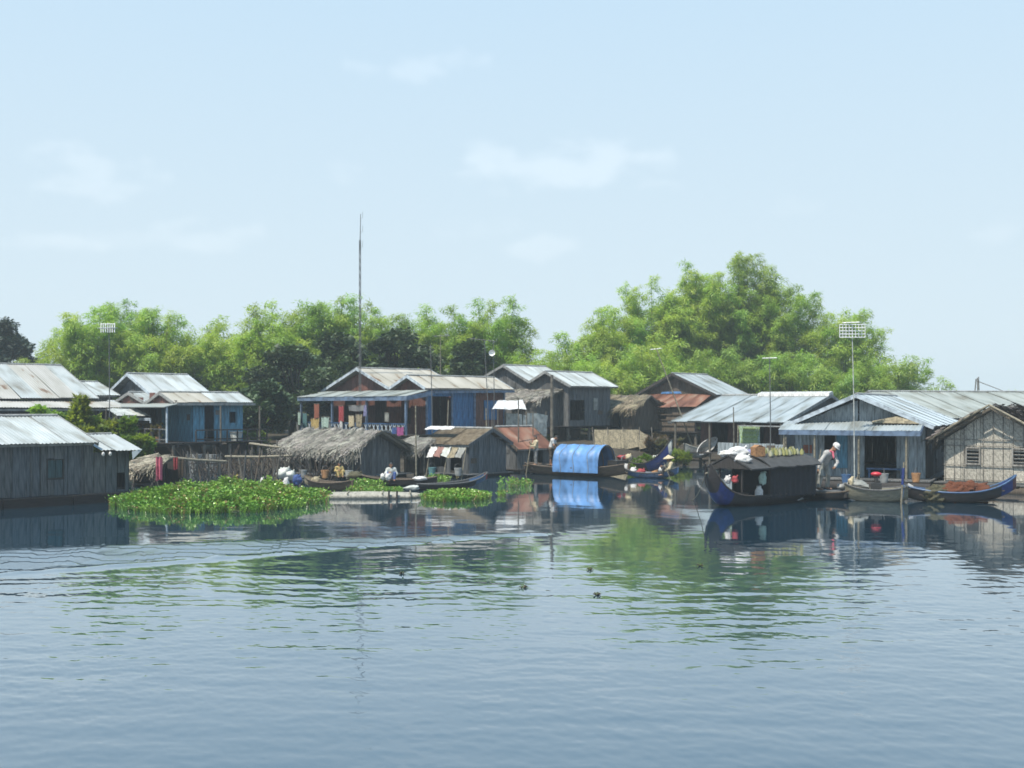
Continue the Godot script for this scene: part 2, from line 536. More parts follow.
func deck(t: Node, x0: float, x1: float, z0: float, z1: float, y: float, mats: Array, width := 0.35, along_x := true):
	var mb := MB.new()
	for f in [0.08, 0.5, 0.92]:
		if along_x:
			mb.bar(Vector3(lerpf(x0, x1, f), y - 0.1, z0), Vector3(lerpf(x0, x1, f), y - 0.1, z1), 0.08, 0.12)
		else:
			mb.bar(Vector3(x0, y - 0.1, lerpf(z0, z1, f)), Vector3(x1, y - 0.1, lerpf(z0, z1, f)), 0.08, 0.12)
	var node := obj(mb, "floor", M.dark_wood[2], t)
	var across := (z1 - z0) if along_x else (x1 - x0)
	var count := maxi(1, int(round(across / width)))
	for k in count:
		var b := MB.new()
		var w := across / count - 0.012
		var c := across * (k + 0.5) / count
		if along_x:
			b.box(Vector3((x0 + x1) / 2 + rf(-0.04, 0.04), y - 0.02 + rf(0, 0.006), z0 + c), Vector3(x1 - x0, 0.035, w))
		else:
			b.box(Vector3(x0 + c, y - 0.02 + rf(0, 0.006), (z0 + z1) / 2 + rf(-0.04, 0.04)), Vector3(w, 0.035, z1 - z0))
		obj(b, "floor_board", mats[rng.randi_range(0, mats.size() - 1)], node)

func shutter(t: Node, c: Vector3, dir: Vector3, w: float, h: float, m: Material, frame: Material, called := "window", slats := 0):
	# a closed window or door leaf set on a wall: frame with leaf and boards
	var out := dir.cross(Vector3.UP)
	var b := Basis(dir, Vector3.UP, out)
	var mb := MB.new()
	for s in [-1, 1]:
		mb.box(c + dir * s * (w / 2 + 0.02) + out * 0.045, Vector3(0.05, h + 0.1, 0.05), b)
		mb.box(c + Vector3(0, s * (h / 2 + 0.025), 0) + out * 0.045, Vector3(w - 0.01, 0.05, 0.05), b)
	var f := obj(mb, called, frame, t)
	var k := maxi(2, slats) if slats else 2
	for j in k:
		var q := MB.new()
		if slats:
			q.box(c + Vector3(0, h * ((j + 0.5) / k - 0.5), 0) + out * 0.04, Vector3(w - 0.02, h / k * 0.42, 0.02), b * Basis(Vector3.RIGHT, 0.5))
			obj(q, "slat", m, f)
		else:
			q.box(c + dir * w * ((j + 0.5) / k - 0.5) + out * (0.035 + 0.006 * j), Vector3(w / k - 0.012, h - 0.01, 0.025), b)
			obj(q, "shutter_leaf", m, f)

func rail(t: Node, a: Vector3, b: Vector3, h: float, m: Material, posts := 6, lattice: Material = null):
	var mb := MB.new()
	mb.bar(a + Vector3(0, h, 0), b + Vector3(0, h, 0), 0.05, 0.05)
	mb.bar(a + Vector3(0, 0.12, 0), b + Vector3(0, 0.12, 0), 0.04, 0.05)
	var r := obj(mb, "railing", m, t)
	for k in posts + 1:
		var p := a.lerp(b, float(k) / posts)
		var q := MB.new()
		q.bar(p, p + Vector3(0, h - 0.03, 0), 0.05, 0.05)
		obj(q, "baluster", m, r)
		if lattice and k < posts:
			var p2 := a.lerp(b, float(k + 1) / posts)
			var l := MB.new()
			for g in 3:
				var e := p.lerp(p2, g / 3.0 + 0.06)
				var e2 := p.lerp(p2, g / 3.0 + 0.27)
				l.bar(e + Vector3(0, 0.15, 0), e2 + Vector3(0, h - 0.03, 0), 0.015, 0.04)
				l.bar(e2 + Vector3(0, 0.15, 0), e + Vector3(0, h - 0.03, 0), 0.02, 0.04)
			obj(l, "lattice", lattice, r)

var straw_mesh: ArrayMesh
func thatch(t: Node, x0: float, x1: float, top: Vector2, low: Vector2, count: int, tone := Color(0.3, 0.265, 0.2), called := "thatch", turned := 0.0):
	# a thatched slope: a bed of matting under many overlapping straw tufts that hang ragged over the eave
	var bed := MB.new()
	bed.hexa([Vector3(x0, top.y - 0.1, top.x), Vector3(x1, top.y - 0.1, top.x), Vector3(x1, low.y - 0.1, low.x), Vector3(x0, low.y - 0.1, low.x), Vector3(x0, top.y, top.x), Vector3(x1, top.y, top.x), Vector3(x1, low.y, low.x), Vector3(x0, low.y, low.x)])
	var node := obj(bed, called, M.thatch_bed, t)
	node.rotation.y = turned
	if straw_mesh == null:
		var mb := MB.new()
		var r := RandomNumberGenerator.new()
		r.seed = 3
		for k in 9:
			var x := r.randf_range(-0.09, 0.09)
			var w := r.randf_range(0.008, 0.018)
			var e := x + r.randf_range(-0.05, 0.05)
			var l := r.randf_range(0.3, 0.5)
			var y := r.randf_range(0.0, 0.03)
			mb.quad(Vector3(x - w, y, 0), Vector3(e - w * 0.4, y + r.randf_range(-0.01, 0.03), l), Vector3(e + w * 0.4, y, l), Vector3(x + w, y + 0.004, 0))
		straw_mesh = mb.mesh()
	var frames := []
	var cols := PackedColorArray()
	var a := Vector3(0, top.y, top.x)
	var b := Vector3(0, low.y, low.x)
	var s := (b - a).normalized()
	var side := Vector3.RIGHT
	var nrm := s.cross(side)
	if nrm.y < 0:
		side = Vector3.LEFT
		nrm = -nrm
	var base := Basis(side, nrm, s)
	for k in count:
		var f := sqrt(rng.randf()) * 1.02 - 0.06
		var p := a.lerp(b, f) + Vector3.RIGHT * rf(x0 - 0.04, x1 + 0.04) + nrm * (0.01 + 0.09 * pow(rng.randf(), 2.0))
		var sag := rf(-0.14, 0.12) + (rf(0.0, 0.8) if f > 0.85 else 0.0)
		frames.append(Transform3D(base * Basis(Vector3.UP, rf(-0.6, 0.6)) * Basis(Vector3.RIGHT, sag) * Basis().scaled(Vector3(1, 1, rf(0.55, 1.5))), p))
		var c := tone * rf(0.45, 1.5)
		c.g *= rf(0.95, 1.05)
		cols.append(Color(c.r, c.g, c.b))
	var o := inst(strew(straw_mesh, frames, cols), "straw", M.straw, node)
	o.set_meta("kind", "stuff")

func cloth_sheet(called: String, parent: Node, corners: Array, m: Material, sag := 0.1, wave := 0.03, n := 10) -> MeshInstance3D:
	# a sheet stretched between four corners, sagging and rippled, with thickness
	var f := noise_of(called.hash() % 1000 + int(corners[0].x * 10), 1.3, 2)
	var nrm: Vector3 = (corners[2] - corners[0]).cross(corners[3] - corners[1]).normalized()
	var surf := func(a: float, b: float) -> Vector3:
		var p: Vector3 = corners[0].lerp(corners[1], a).lerp(corners[3].lerp(corners[2], a), b)
		return p - Vector3(0, sag * sin(a * PI) * sin(b * PI), 0) + nrm * wave * f.get_noise_2d(a * 3 + corners[0].x, b * 3)
	var mb := MB.new()
	mb.grid(n, n, surf)
	mb.grid(n, n, func(a, b): return surf.call(a, b) - nrm * 0.008, true)
	return obj(mb, called, m, parent)

func hung_cloth(called: String, label: String, where: Vector3, dir: Vector3, w: float, h: float, m: Material, group := "", category := "cloth"):
	# washing hung from a line: folds deepen towards the hem
	var o := thing(called, label, category, where, 0, group)
	var ph := rf(0, 6)
	var out := dir.cross(Vector3.UP)
	var surf := func(a: float, b: float) -> Vector3:
		return dir * (a - 0.5) * w * (1.0 - 0.08 * b) + Vector3(0, -b * h * (1.0 + 0.05 * sin(a * 7 + ph)), 0) + out * (0.02 + 0.03 * b) * sin(a * 11.0 + ph)
	var mb := MB.new()
	mb.grid(12, 8, surf, true)
	mb.grid(12, 8, func(a, b): return surf.call(a, b) - out * 0.006)
	obj(mb, "hanging_fabric", m, o)
	var hem := MB.new()
	hem.tube([dir * -0.5 * w + Vector3(0, 0.004, 0), dir * 0.5 * w + Vector3(0, 0.004, 0)], [0.012, 0.012], 5)
	obj(hem, "clothes_line", M.pole, o)
	return o

# ------------------------------------------------------------------ hulls
func hull_fn(length: float, beam: float, bow: float, stern: float, free: float, draft: float, inset: float, fine := 0.6, pw := 5.0) -> Callable:
	# x from stern (0) to bow (length); v from one gunwale round the keel to the other
	return func(u: float, v: float) -> Vector3:
		var s := clampf(u, 0.0, 1.0)
		var half := beam / 2 * pow(maxf(sin(PI * (0.04 + 0.955 * s)), 0.0), fine) - inset
		half = maxf(half, 0.012)
		var up := pow(s, pw) * bow + pow(1 - s, 5.0) * stern
		var sheer := free + up
		var keel := -draft + inset * 0.8 + pow(s, pw * 0.8) * (bow * 0.86 + draft * 0.8) + pow(1 - s, 4.0) * (stern * 0.8 + draft * 0.8)
		var j := v * 2 - 1
		var w := pow(absf(j), 0.62) * signf(j)
		return Vector3(s * length, lerpf(keel, sheer, pow(absf(j), 2.2)), half * w)

func hull(t: Node, length: float, beam: float, bow: float, stern: float, free: float, draft: float, m: Material, gunwale: Material, prow: Material = null, prow_from := 0.86, prow_tip: Material = null, fine := 0.6, pw := 5.0, tip_from := 0.965):
	var outer := hull_fn(length, beam, bow, stern, free, draft, 0.0, fine, pw)
	var inner := hull_fn(length, beam, bow, stern, free, draft, 0.03, fine, pw)
	var parts := [["hull", m, 0.0, prow_from if prow else 1.0]]
	if prow:
		parts.append(["prow", prow, prow_from, tip_from if prow_tip else 1.0])
	if prow_tip:
		parts.append(["prow_tip", prow_tip, tip_from, 1.0])
	for p in parts:
		var mb := MB.new()
		var n := maxi(6, int((p[3] - p[2]) * 36))
		mb.grid(n, 14, func(a, b): return outer.call(lerpf(p[2], p[3], a), b), true)
		mb.grid(n, 14, func(a, b): return inner.call(lerpf(p[2], p[3], a), b))
		obj(mb, p[0], p[1], t)
	for side in [0.0, 1.0]:
		var pts := []
		var rad := []
		for k in 25:
			pts.append(outer.call(k / 24.0, side) + Vector3(0, 0.005, 0))
			rad.append(0.025)
		var g := MB.new()
		g.tube(pts, rad, 6)
		obj(g, "gunwale", gunwale, t)
	return inner

func thwarts(t: Node, inner: Callable, spots: Array, m: Material, drop := 0.06):
	for s in spots:
		var a: Vector3 = inner.call(s, 0.06)
		var b: Vector3 = inner.call(s, 0.94)
		var mb := MB.new()
		mb.box(Vector3(a.x, maxf(a.y, b.y) - drop, (a.z + b.z) / 2), Vector3(0.2, 0.03, absf(b.z - a.z)))
		obj(mb, "thwart", m, t)

func boat_floor(t: Node, length: float, beam: float, y: float, m: Material, from := 0.18, to := 0.82):
	for k in 4:
		var mb := MB.new()
		mb.box(Vector3(length * (from + to) / 2, y, (k - 1.5) * beam * 0.17), Vector3(length * (to - from), 0.02, beam * 0.165))
		obj(mb, "floor_board", m, t)

# ------------------------------------------------------------------ bodies: tapered bones blended into one skin
func flesh(bones: Array, cell: float, blend: float, grow := 0.0) -> MB:
	var lo := Vector3.ONE * 1e9
	var hi := Vector3.ONE * -1e9
	for b in bones:
		var r: float = maxf(b[2], b[3]) + grow
		for q in 2:
			lo = lo.min(b[q] - Vector3.ONE * r)
			hi = hi.max(b[q] + Vector3.ONE * r)
	lo -= Vector3.ONE * cell * 3
	hi += Vector3.ONE * cell * 3
	var nx := int((hi.x - lo.x) / cell) + 1
	var ny := int((hi.y - lo.y) / cell) + 1
	var nz := int((hi.z - lo.z) / cell) + 1
	var d := PackedFloat32Array()
	d.resize(nx * ny * nz)
	d.fill(1.0)
	for b in bones:
		var a: Vector3 = b[0]
		var ab: Vector3 = b[1] - a
		var len2 := maxf(ab.length_squared(), 1e-8)
		var ra: float = b[2] + grow
		var rb: float = b[3] + grow
		var m := maxf(ra, rb) + blend + cell * 2.5
		var p0 := (a.min(b[1]) - Vector3.ONE * m - lo) / cell
		var p1 := (a.max(b[1]) + Vector3.ONE * m - lo) / cell
		for z in range(maxi(0, int(p0.z)), mini(nz, int(p1.z) + 1)):
			for y in range(maxi(0, int(p0.y)), mini(ny, int(p1.y) + 1)):
				var row := (z * ny + y) * nx
				for x in range(maxi(0, int(p0.x)), mini(nx, int(p1.x) + 1)):
					var p := lo + Vector3(x, y, z) * cell - a
					var h := clampf(p.dot(ab) / len2, 0.0, 1.0)
					var e := (p - ab * h).length() - lerpf(ra, rb, h)
					var o := d[row + x]
					var k := maxf(blend - absf(e - o), 0.0)
					d[row + x] = minf(e, o) - k * k * 0.25 / blend
	var mb := MB.new()
	var at := {}
	var off := [0, 1, nx, nx + 1, nx * ny, nx * ny + 1, nx * ny + nx, nx * ny + nx + 1]
	var edges := [[0, 1], [2, 3], [4, 5], [6, 7], [0, 2], [1, 3], [4, 6], [5, 7], [0, 4], [1, 5], [2, 6], [3, 7]]
	for z in nz - 1:
		for y in ny - 1:
			var row := (z * ny + y) * nx
			for x in nx - 1:
				var c := row + x
				var s := 0
				for k in 8:
					if d[c + off[k]] < 0: s += 1
				if s == 0 or s == 8:
					continue
				var sum := Vector3.ZERO
				var cnt := 0
				for e in edges:
					var f0 := d[c + off[e[0]]]
					var f1 := d[c + off[e[1]]]
					if (f0 < 0) != (f1 < 0):
						var w := f0 / (f0 - f1)
						var q0 := Vector3(e[0] & 1, (e[0] >> 1) & 1, e[0] >> 2)
						var q1 := Vector3(e[1] & 1, (e[1] >> 1) & 1, e[1] >> 2)
						sum += q0.lerp(q1, w)
						cnt += 1
				at[c] = mb.v.size()
				mb.v.append(lo + (Vector3(x, y, z) + sum / cnt) * cell)
				mb.t.append(Vector2.ZERO)
				mb.n.append(Vector3.ZERO)
	for c in at:
		var steps := [1, nx, nx * ny]
		for ax in 3:
			var u: int = steps[(ax + 1) % 3]
			var w: int = steps[(ax + 2) % 3]
			var f0 := d[c]
			var f1 := d[c + steps[ax]]
			if (f0 < 0) == (f1 < 0) or not (at.has(c - u) and at.has(c - w) and at.has(c - u - w)):
				continue
			var q := [at[c - u - w], at[c - w], at[c], at[c - u]]
			if f0 >= 0:
				q.reverse()
			var nn := (mb.v[q[2]] - mb.v[q[0]]).cross(mb.v[q[3]] - mb.v[q[1]])
			for k in q:
				mb.n[k] += nn
			mb.i.append_array([q[0], q[2], q[1], q[0], q[3], q[2]])
	for k in mb.n.size():
		mb.n[k] = mb.n[k].normalized()
	return mb

func add_mb(a: MB, b: MB):
	var k := a.v.size()
	a.v.append_array(b.v); a.n.append_array(b.n); a.t.append_array(b.t)
	for x in b.i:
		a.i.append(x + k)

func hand_bones(wrist: Vector3, dir: Vector3, palm_side: Vector3, s: float, curl := 0.7) -> Array:
	var d := dir.normalized()
	var across := d.cross(palm_side).normalized()
	var palm := across.cross(d).normalized()
	var out := []
	var knuckle := wrist + d * 0.085 * s
	out.append([wrist, wrist + d * 0.04 * s, 0.024 * s, 0.024 * s])
	for k in 4:
		var o: float = (k - 1.5) * 0.02 * s
		var p := knuckle + across * o
		out.append([wrist + d * 0.02 * s + across * o * 0.7, p, 0.014 * s, 0.012 * s])
		var l: float = [0.07, 0.08, 0.075, 0.058][k] * s
		var q := p + (d * cos(curl * 0.6) + palm * sin(curl * 0.6)) * l * 0.55
		var e := q + (d * cos(curl * 1.8) + palm * sin(curl * 1.8)) * l * 0.5
		out.append([p, q, 0.0095 * s, 0.0085 * s])
		out.append([q, e, 0.0085 * s, 0.007 * s])
	var th := wrist + d * 0.03 * s - across * 0.03 * s
	var t1 := th + (d * 0.7 - across * 0.6 + palm * 0.35).normalized() * 0.035 * s
	out.append([wrist + d * 0.02 * s, th, 0.018 * s, 0.014 * s])
	out.append([th, t1, 0.013 * s, 0.01 * s])
	out.append([t1, t1 + (d * 0.85 - across * 0.1 + palm * 0.6).normalized() * 0.03 * s, 0.01 * s, 0.008 * s])
	return out

func person(label: String, where: Vector3, turn: float, s: float, J: Dictionary, shirt: Material, legs: Material, hat := "", hat_mat: Material = null, fine := 0.018, sleeves := true, long_legs := true) -> Node3D:
	# J holds the joints of an adult of 1.65 m; s scales them
	var o := thing("person", label, "person", where, turn)
	var j := {}
	for k in J:
		j[k] = J[k] * s
	var head: Vector3 = j.head
	var face: Vector3 = J.get("face", Vector3(0, 0, 1)).normalized()
	var crown: Vector3 = (j.head - j.neck).normalized()
	crown = (crown - face * crown.dot(face)).normalized()
	var chest: Vector3 = (j.l_shoulder + j.r_shoulder) / 2
	var hip: Vector3 = (j.l_hip + j.r_hip) / 2
	var waist := chest.lerp(hip, 0.62)
	var trunk := [[j.l_shoulder, j.r_shoulder, 0.062 * s, 0.062 * s], [chest.lerp(hip, 0.18), waist, 0.118 * s, 0.1 * s], [j.l_shoulder.lerp(chest, 0.4), j.l_hip.lerp(waist, 0.5), 0.085 * s, 0.09 * s], [j.r_shoulder.lerp(chest, 0.4), j.r_hip.lerp(waist, 0.5), 0.085 * s, 0.09 * s], [waist, hip, 0.105 * s, 0.11 * s]]
	var bones := trunk.duplicate()
	bones.append([chest, j.neck, 0.06 * s, 0.05 * s])
	bones.append([j.neck, head.lerp(j.neck, 0.3), 0.05 * s, 0.05 * s])
	var top_bones := trunk.duplicate()
	var leg_bones := [[j.l_hip, j.r_hip, 0.1 * s, 0.1 * s], [waist.lerp(hip, 0.5), hip, 0.1 * s, 0.108 * s]]
	for a in ["l_", "r_"]:
		var arm := [[j[a + "shoulder"], j[a + "elbow"], 0.05 * s, 0.04 * s], [j[a + "elbow"], j[a + "wrist"], 0.04 * s, 0.028 * s]]
		var leg := [[j[a + "hip"], j[a + "knee"], 0.085 * s, 0.058 * s], [j[a + "knee"], j[a + "ankle"], 0.055 * s, 0.036 * s]]
		bones.append_array(arm)
		bones.append_array(leg)
		var toe: Vector3 = j[a + "ankle"] + (J.get("toe", Vector3(0, 0, 1)).normalized() * 0.16 + Vector3(0, -0.045, 0)) * s
		bones.append([j[a + "ankle"] + Vector3(0, -0.03, 0) * s, toe, 0.038 * s, 0.026 * s])
		top_bones.append([arm[0][0], arm[0][1].lerp(arm[0][0], 0.0 if sleeves else 0.4), arm[0][2], arm[0][3]])
		if sleeves:
			top_bones.append([arm[1][0], arm[1][1].lerp(arm[1][0], 0.15), arm[1][2], arm[1][3] * 1.15])
		leg_bones.append(leg[0])
		leg_bones.append([leg[1][0], leg[1][1].lerp(leg[1][0], 0.1 if long_legs else 0.75), leg[1][2], leg[1][3] * 1.3])
	var skin := flesh(bones, fine * s, 0.05 * s)
	# the head on a finer grid: skull, jaw, nose, ears, brows, lips
	var side := crown.cross(face).normalized()
	var c := head
	var hb := [[c + crown * 0.035 * s - face * 0.012 * s, c + crown * 0.03 * s + face * 0.018 * s, 0.078 * s, 0.074 * s], [c + face * 0.03 * s, c - crown * 0.062 * s + face * 0.05 * s, 0.062 * s, 0.034 * s], [c - crown * 0.02 * s - face * 0.02 * s, j.neck, 0.055 * s, 0.05 * s]]
	hb.append([c + crown * 0.015 * s + face * 0.088 * s, c - crown * 0.015 * s + face * 0.105 * s, 0.009 * s, 0.014 * s])
	hb.append([c - crown * 0.048 * s + face * 0.083 * s + side * 0.016 * s, c - crown * 0.048 * s + face * 0.083 * s - side * 0.016 * s, 0.009 * s, 0.009 * s])
	for q in [-1, 1]:
		hb.append([c + side * q * 0.08 * s + crown * 0.015 * s, c + side * q * 0.078 * s - crown * 0.02 * s, 0.014 * s, 0.01 * s])
		hb.append([c + side * q * 0.014 * s + crown * 0.03 * s + face * 0.086 * s, c + side * q * 0.045 * s + crown * 0.028 * s + face * 0.074 * s, 0.009 * s, 0.008 * s])
	add_mb(skin, flesh(hb, 0.008 * s, 0.014 * s))
	for a in ["l_", "r_"]:
		var dir: Vector3 = j[a + "wrist"] - j[a + "elbow"]
		var palm: Vector3 = J.get(a + "palm", Vector3(0, 0, 1))
		add_mb(skin, flesh(hand_bones(j[a + "wrist"], J.get(a + "hand", dir), palm, s, 1.0), 0.0055 * s, 0.008 * s))
	obj(skin, "body", M.skin, o)
	obj(flesh(top_bones, fine * s, 0.06 * s, 0.014 * s), "shirt", shirt, o)
	obj(flesh(leg_bones, fine * s, 0.05 * s, 0.013 * s), "trousers", legs, o)
	for q in [-1, 1]:
		var eye := MB.new()
		eye.blob(c + side * q * 0.03 * s + crown * 0.012 * s + face * 0.083 * s, Vector3.ONE * 0.009 * s, 0, noise_of(1, 1), 8, 6)
		obj(eye, "eye", M.hair, o)
	var hairb := [[c + crown * 0.055 * s - face * 0.03 * s, c + crown * 0.06 * s + face * 0.02 * s, 0.08 * s, 0.07 * s], [c + crown * 0.02 * s - face * 0.045 * s, c - crown * 0.02 * s - face * 0.045 * s, 0.07 * s, 0.05 * s]]
	obj(flesh(hairb, 0.011 * s, 0.02 * s), "hair", M.hair, o)
	if hat == "cap":
		var hm := flesh([[c + crown * 0.06 * s - face * 0.025 * s, c + crown * 0.07 * s + face * 0.02 * s, 0.092 * s, 0.088 * s], [c + crown * 0.05 * s - face * 0.03 * s, c + crown * 0.045 * s + face * 0.03 * s, 0.09 * s, 0.084 * s]], 0.012 * s, 0.02 * s)
		hm.grid(10, 3, func(a, b):
			var an: float = lerpf(-1.1, 1.1, a)
			var r: float = lerpf(0.07, 0.16, b)
			return c + crown * (0.05 - 0.03 * b) * s + (face * cos(an) + side * sin(an)) * r * s)
		obj(hm, "cap", hat_mat, o)
	elif hat == "cone":
		var hm2 := MB.new()
		hm2.grid(20, 4, func(a, b):
			var an: float = a * TAU
			return c + crown * (0.19 - 0.15 * b) * s + (face * cos(an) + side * sin(an)) * 0.25 * b * s, true)
		hm2.grid(20, 4, func(a, b):
			var an: float = a * TAU
			return c + crown * (0.175 - 0.15 * b) * s + (face * cos(an) + side * sin(an)) * 0.25 * b * s)
		obj(hm2, "conical_hat", hat_mat, o)
	return o

# ------------------------------------------------------------------ plants
func spray_mesh(kind: String) -> ArrayMesh:
	var key := "spray " + kind
	if cache.has(key):
		return cache[key]
	var mb := MB.new()
	var r := RandomNumberGenerator.new()
	r.seed = kind.hash()
	if kind == "bamboo":
		# a twig with narrow leaves that droop
		for k in 12:
			var a := r.randf() * TAU
			var base := Vector3(0, r.randf_range(-0.12, 0.14), 0) + Vector3(cos(a), 0, sin(a)) * r.randf_range(0.0, 0.26)
			var dir := Vector3(cos(a), r.randf_range(-0.9, 0.35), sin(a)).normalized()
			var l := r.randf_range(0.16, 0.3)
			var w := r.randf_range(0.027, 0.044)
			var side := dir.cross(Vector3.UP).normalized() * w
			var tip := base + dir * l + Vector3(0, -0.05, 0)
			mb.tri(base - side * 0.8, base + side * 0.8, tip)
	elif kind == "broad":
		for k in 8:
			var a := r.randf() * TAU
			var dir := Vector3(cos(a), r.randf_range(-0.6, 0.5), sin(a)).normalized()
			var base := dir * r.randf_range(0.02, 0.1)
			var l := r.randf_range(0.13, 0.22)
			var side := dir.cross(Vector3(r.randf_range(-0.4, 0.4), 1, 0)).normalized() * r.randf_range(0.035, 0.055)
			var mid := base + dir * l * 0.5 + Vector3(0, 0.015, 0)
			mb.quad(base, mid - side, base + dir * l, mid + side)
	elif kind == "shrub":
		for k in 9:
			var a := r.randf() * TAU
			var dir := Vector3(cos(a), r.randf_range(0.2, 1.3), sin(a)).normalized()
			var base := Vector3(0, r.randf_range(-0.08, 0.05), 0)
			var l := r.randf_range(0.18, 0.32)
			var side := dir.cross(Vector3(0.3, 1, 0.1)).normalized() * r.randf_range(0.035, 0.055)
			var mid := base + dir * l * 0.5
			mb.quad(base, mid - side, base + dir * l - Vector3(0, 0.03, 0), mid + side)
	else:
		# water hyacinth: round glossy blades on bulbous stalks
		for k in 6:
			var a := TAU * k / 6.0 + r.randf_range(-0.3, 0.3)
			var lean := r.randf_range(0.15, 0.75)
			var dir := Vector3(cos(a) * lean, 1, sin(a) * lean).normalized()
			var h := r.randf_range(0.16, 0.34)
			var foot := Vector3(cos(a), 0, sin(a)) * 0.02
			var neck := foot + dir * h
			var out := Vector3(cos(a), 0, sin(a))
			var side := out.cross(Vector3.UP)
			mb.quad(foot - side * 0.012, foot + side * 0.012, neck + side * 0.006, neck - side * 0.006)
			var bd := (dir + out * r.randf_range(0.0, 0.9)).normalized()
			var l := r.randf_range(0.09, 0.14)
			var w := l * 0.46
			var nrm := side.cross(bd).normalized()
			var p := [neck, neck + bd * l * 0.25 + side * w * 0.85, neck + bd * l * 0.65 + side * w, neck + bd * l + nrm * 0.012, neck + bd * l * 0.65 - side * w, neck + bd * l * 0.25 - side * w * 0.85]
			var mid := neck + bd * l * 0.5 - nrm * 0.012
			p.remove_at(0)
			for q in 5:
				mb.tri(mid, p[q], p[(q + 1) % 5])
	cache[key] = mb.mesh()
	return cache[key]

func strew(mesh: ArrayMesh, frames: Array, colors: PackedColorArray) -> ArrayMesh:
	# many turned and tinted copies of a small mesh joined into one surface
	var src := mesh.surface_get_arrays(0)
	var v0: PackedVector3Array = src[Mesh.ARRAY_VERTEX]
	var n0: PackedVector3Array = src[Mesh.ARRAY_NORMAL]
	var i0: PackedInt32Array = src[Mesh.ARRAY_INDEX]
	var v := PackedVector3Array()
	var n := PackedVector3Array()
	var c := PackedColorArray()
	var ix := PackedInt32Array()
	ix.resize(i0.size() * frames.size())
	var one := PackedColorArray()
	one.resize(v0.size())
	var at := 0
	var base := 0
	for k in frames.size():
		var f: Transform3D = frames[k]
		v.append_array(f * v0)
		n.append_array(Transform3D(f.basis.orthonormalized(), Vector3.ZERO) * n0)
		one.fill(colors[k])
		c.append_array(one)
		for x in i0:
			ix[at] = x + base
			at += 1
		base += v0.size()
	var arr := []
	arr.resize(Mesh.ARRAY_MAX)
	arr[Mesh.ARRAY_VERTEX] = v
	arr[Mesh.ARRAY_NORMAL] = n
	arr[Mesh.ARRAY_COLOR] = c
	arr[Mesh.ARRAY_INDEX] = ix
	var m := ArrayMesh.new()
	m.add_surface_from_arrays(Mesh.PRIMITIVE_TRIANGLES, arr)
	leaf_tris += ix.size() / 3
	return m

var leaf_tris := 0
func scatter(parent: Node, called: String, kind: String, spots: PackedVector3Array, colors: PackedColorArray, size: Vector2, m: Material, upright := false) -> MeshInstance3D:
	var frames := []
	for k in spots.size():
		var b := Basis(Vector3.UP, rf(0, TAU))
		if upright:
			b = Basis(Vector3(rf(-1, 1), 0, rf(-1, 1)).normalized(), rf(0, 0.25)) * b
		else:
			b = Basis(Vector3(rf(-1, 1), rf(-0.3, 0.3), rf(-1, 1)).normalized(), rf(0, 0.9)) * b
		frames.append(Transform3D(b.scaled(Vector3.ONE * rf(size.x, size.y)), spots[k]))
	return inst(strew(spray_mesh(kind), frames, colors), called, m, parent)

func bamboo(label: String, px: float, depth: float, top_py: float, half_px: float, culms: int, hue: float, density := 1.0):
	# a clump of arching culms, each carrying leafy side branches that thin out towards a drooping tip
	var h := tall(top_py, depth)
	var reach := half_px / FOCAL * depth
	var o := thing("bamboo_clump", label, "bamboo", place(px, depth, 0.6), rf(0, 360), "bamboo clumps behind the houses")
	h -= 0.6
	culms = int(culms * 1.18)
	var stems := MB.new()
	var spots := PackedVector3Array()
	var cols := PackedColorArray()
	var fresh := Color(0.37, 0.52, 0.1).lerp(Color(0.23, 0.38, 0.08), hue)
	for c in culms:
		var a := TAU * (c + rf(-0.4, 0.4)) / culms * 2.4
		var out := Vector3(cos(a), 0, sin(a))
		var far := sqrt(rng.randf())
		var hc := h * (1.13 - 0.4 * far * far) * rf(0.82, 1.0)
		var lean := reach * far
		var foot := out * rf(0.1, 0.9)
		var droop := rf(0.2, 0.5)
		var curve := func(t: float) -> Vector3:
			return foot + out * lean * pow(t, 1.5) + Vector3(0, hc * (t * (1.0 + droop) - droop * pow(t, 3.0)) / (1.0 + droop * 0.36), 0)
		var pts := []
		var rad := []
		for k in 9:
			pts.append(curve.call(k / 8.0))
			rad.append(lerpf(0.05, 0.008, k / 8.0))
		stems.tube(pts, rad, 4, false)
		var tone: Color = fresh * rf(0.82, 1.12)
		tone.r *= rf(0.88, 1.15)
		var nodes := int(hc * 3.0 * density)
		for k in nodes:
			var t := lerpf(0.2, 1.0, (k + rng.randf()) / nodes)
			var p: Vector3 = curve.call(t)
			var ba := rf(0, TAU)
			var bd := Vector3(cos(ba), rf(-0.2, 0.5), sin(ba))
			var bl := lerpf(1.3, 0.55, pow(t, 1.6)) * rf(0.45, 1.15)
			var m := 3 + int(bl * 4.0)
			for q in m:
				var f := (q + 1.0) / m
				spots.append(p + bd * bl * f - Vector3(0, 0.35 * bl * f * f, 0) + Vector3(rf(-0.12, 0.12), rf(-0.12, 0.12), rf(-0.12, 0.12)))
				var cc := tone * rf(0.85, 1.15)
				cols.append(Color(cc.r, cc.g, cc.b))
	obj(stems, "culms", M.culm, o)
	scatter(o, "crown", "bamboo", spots, cols, Vector2(0.65, 1.15), M.leaf)

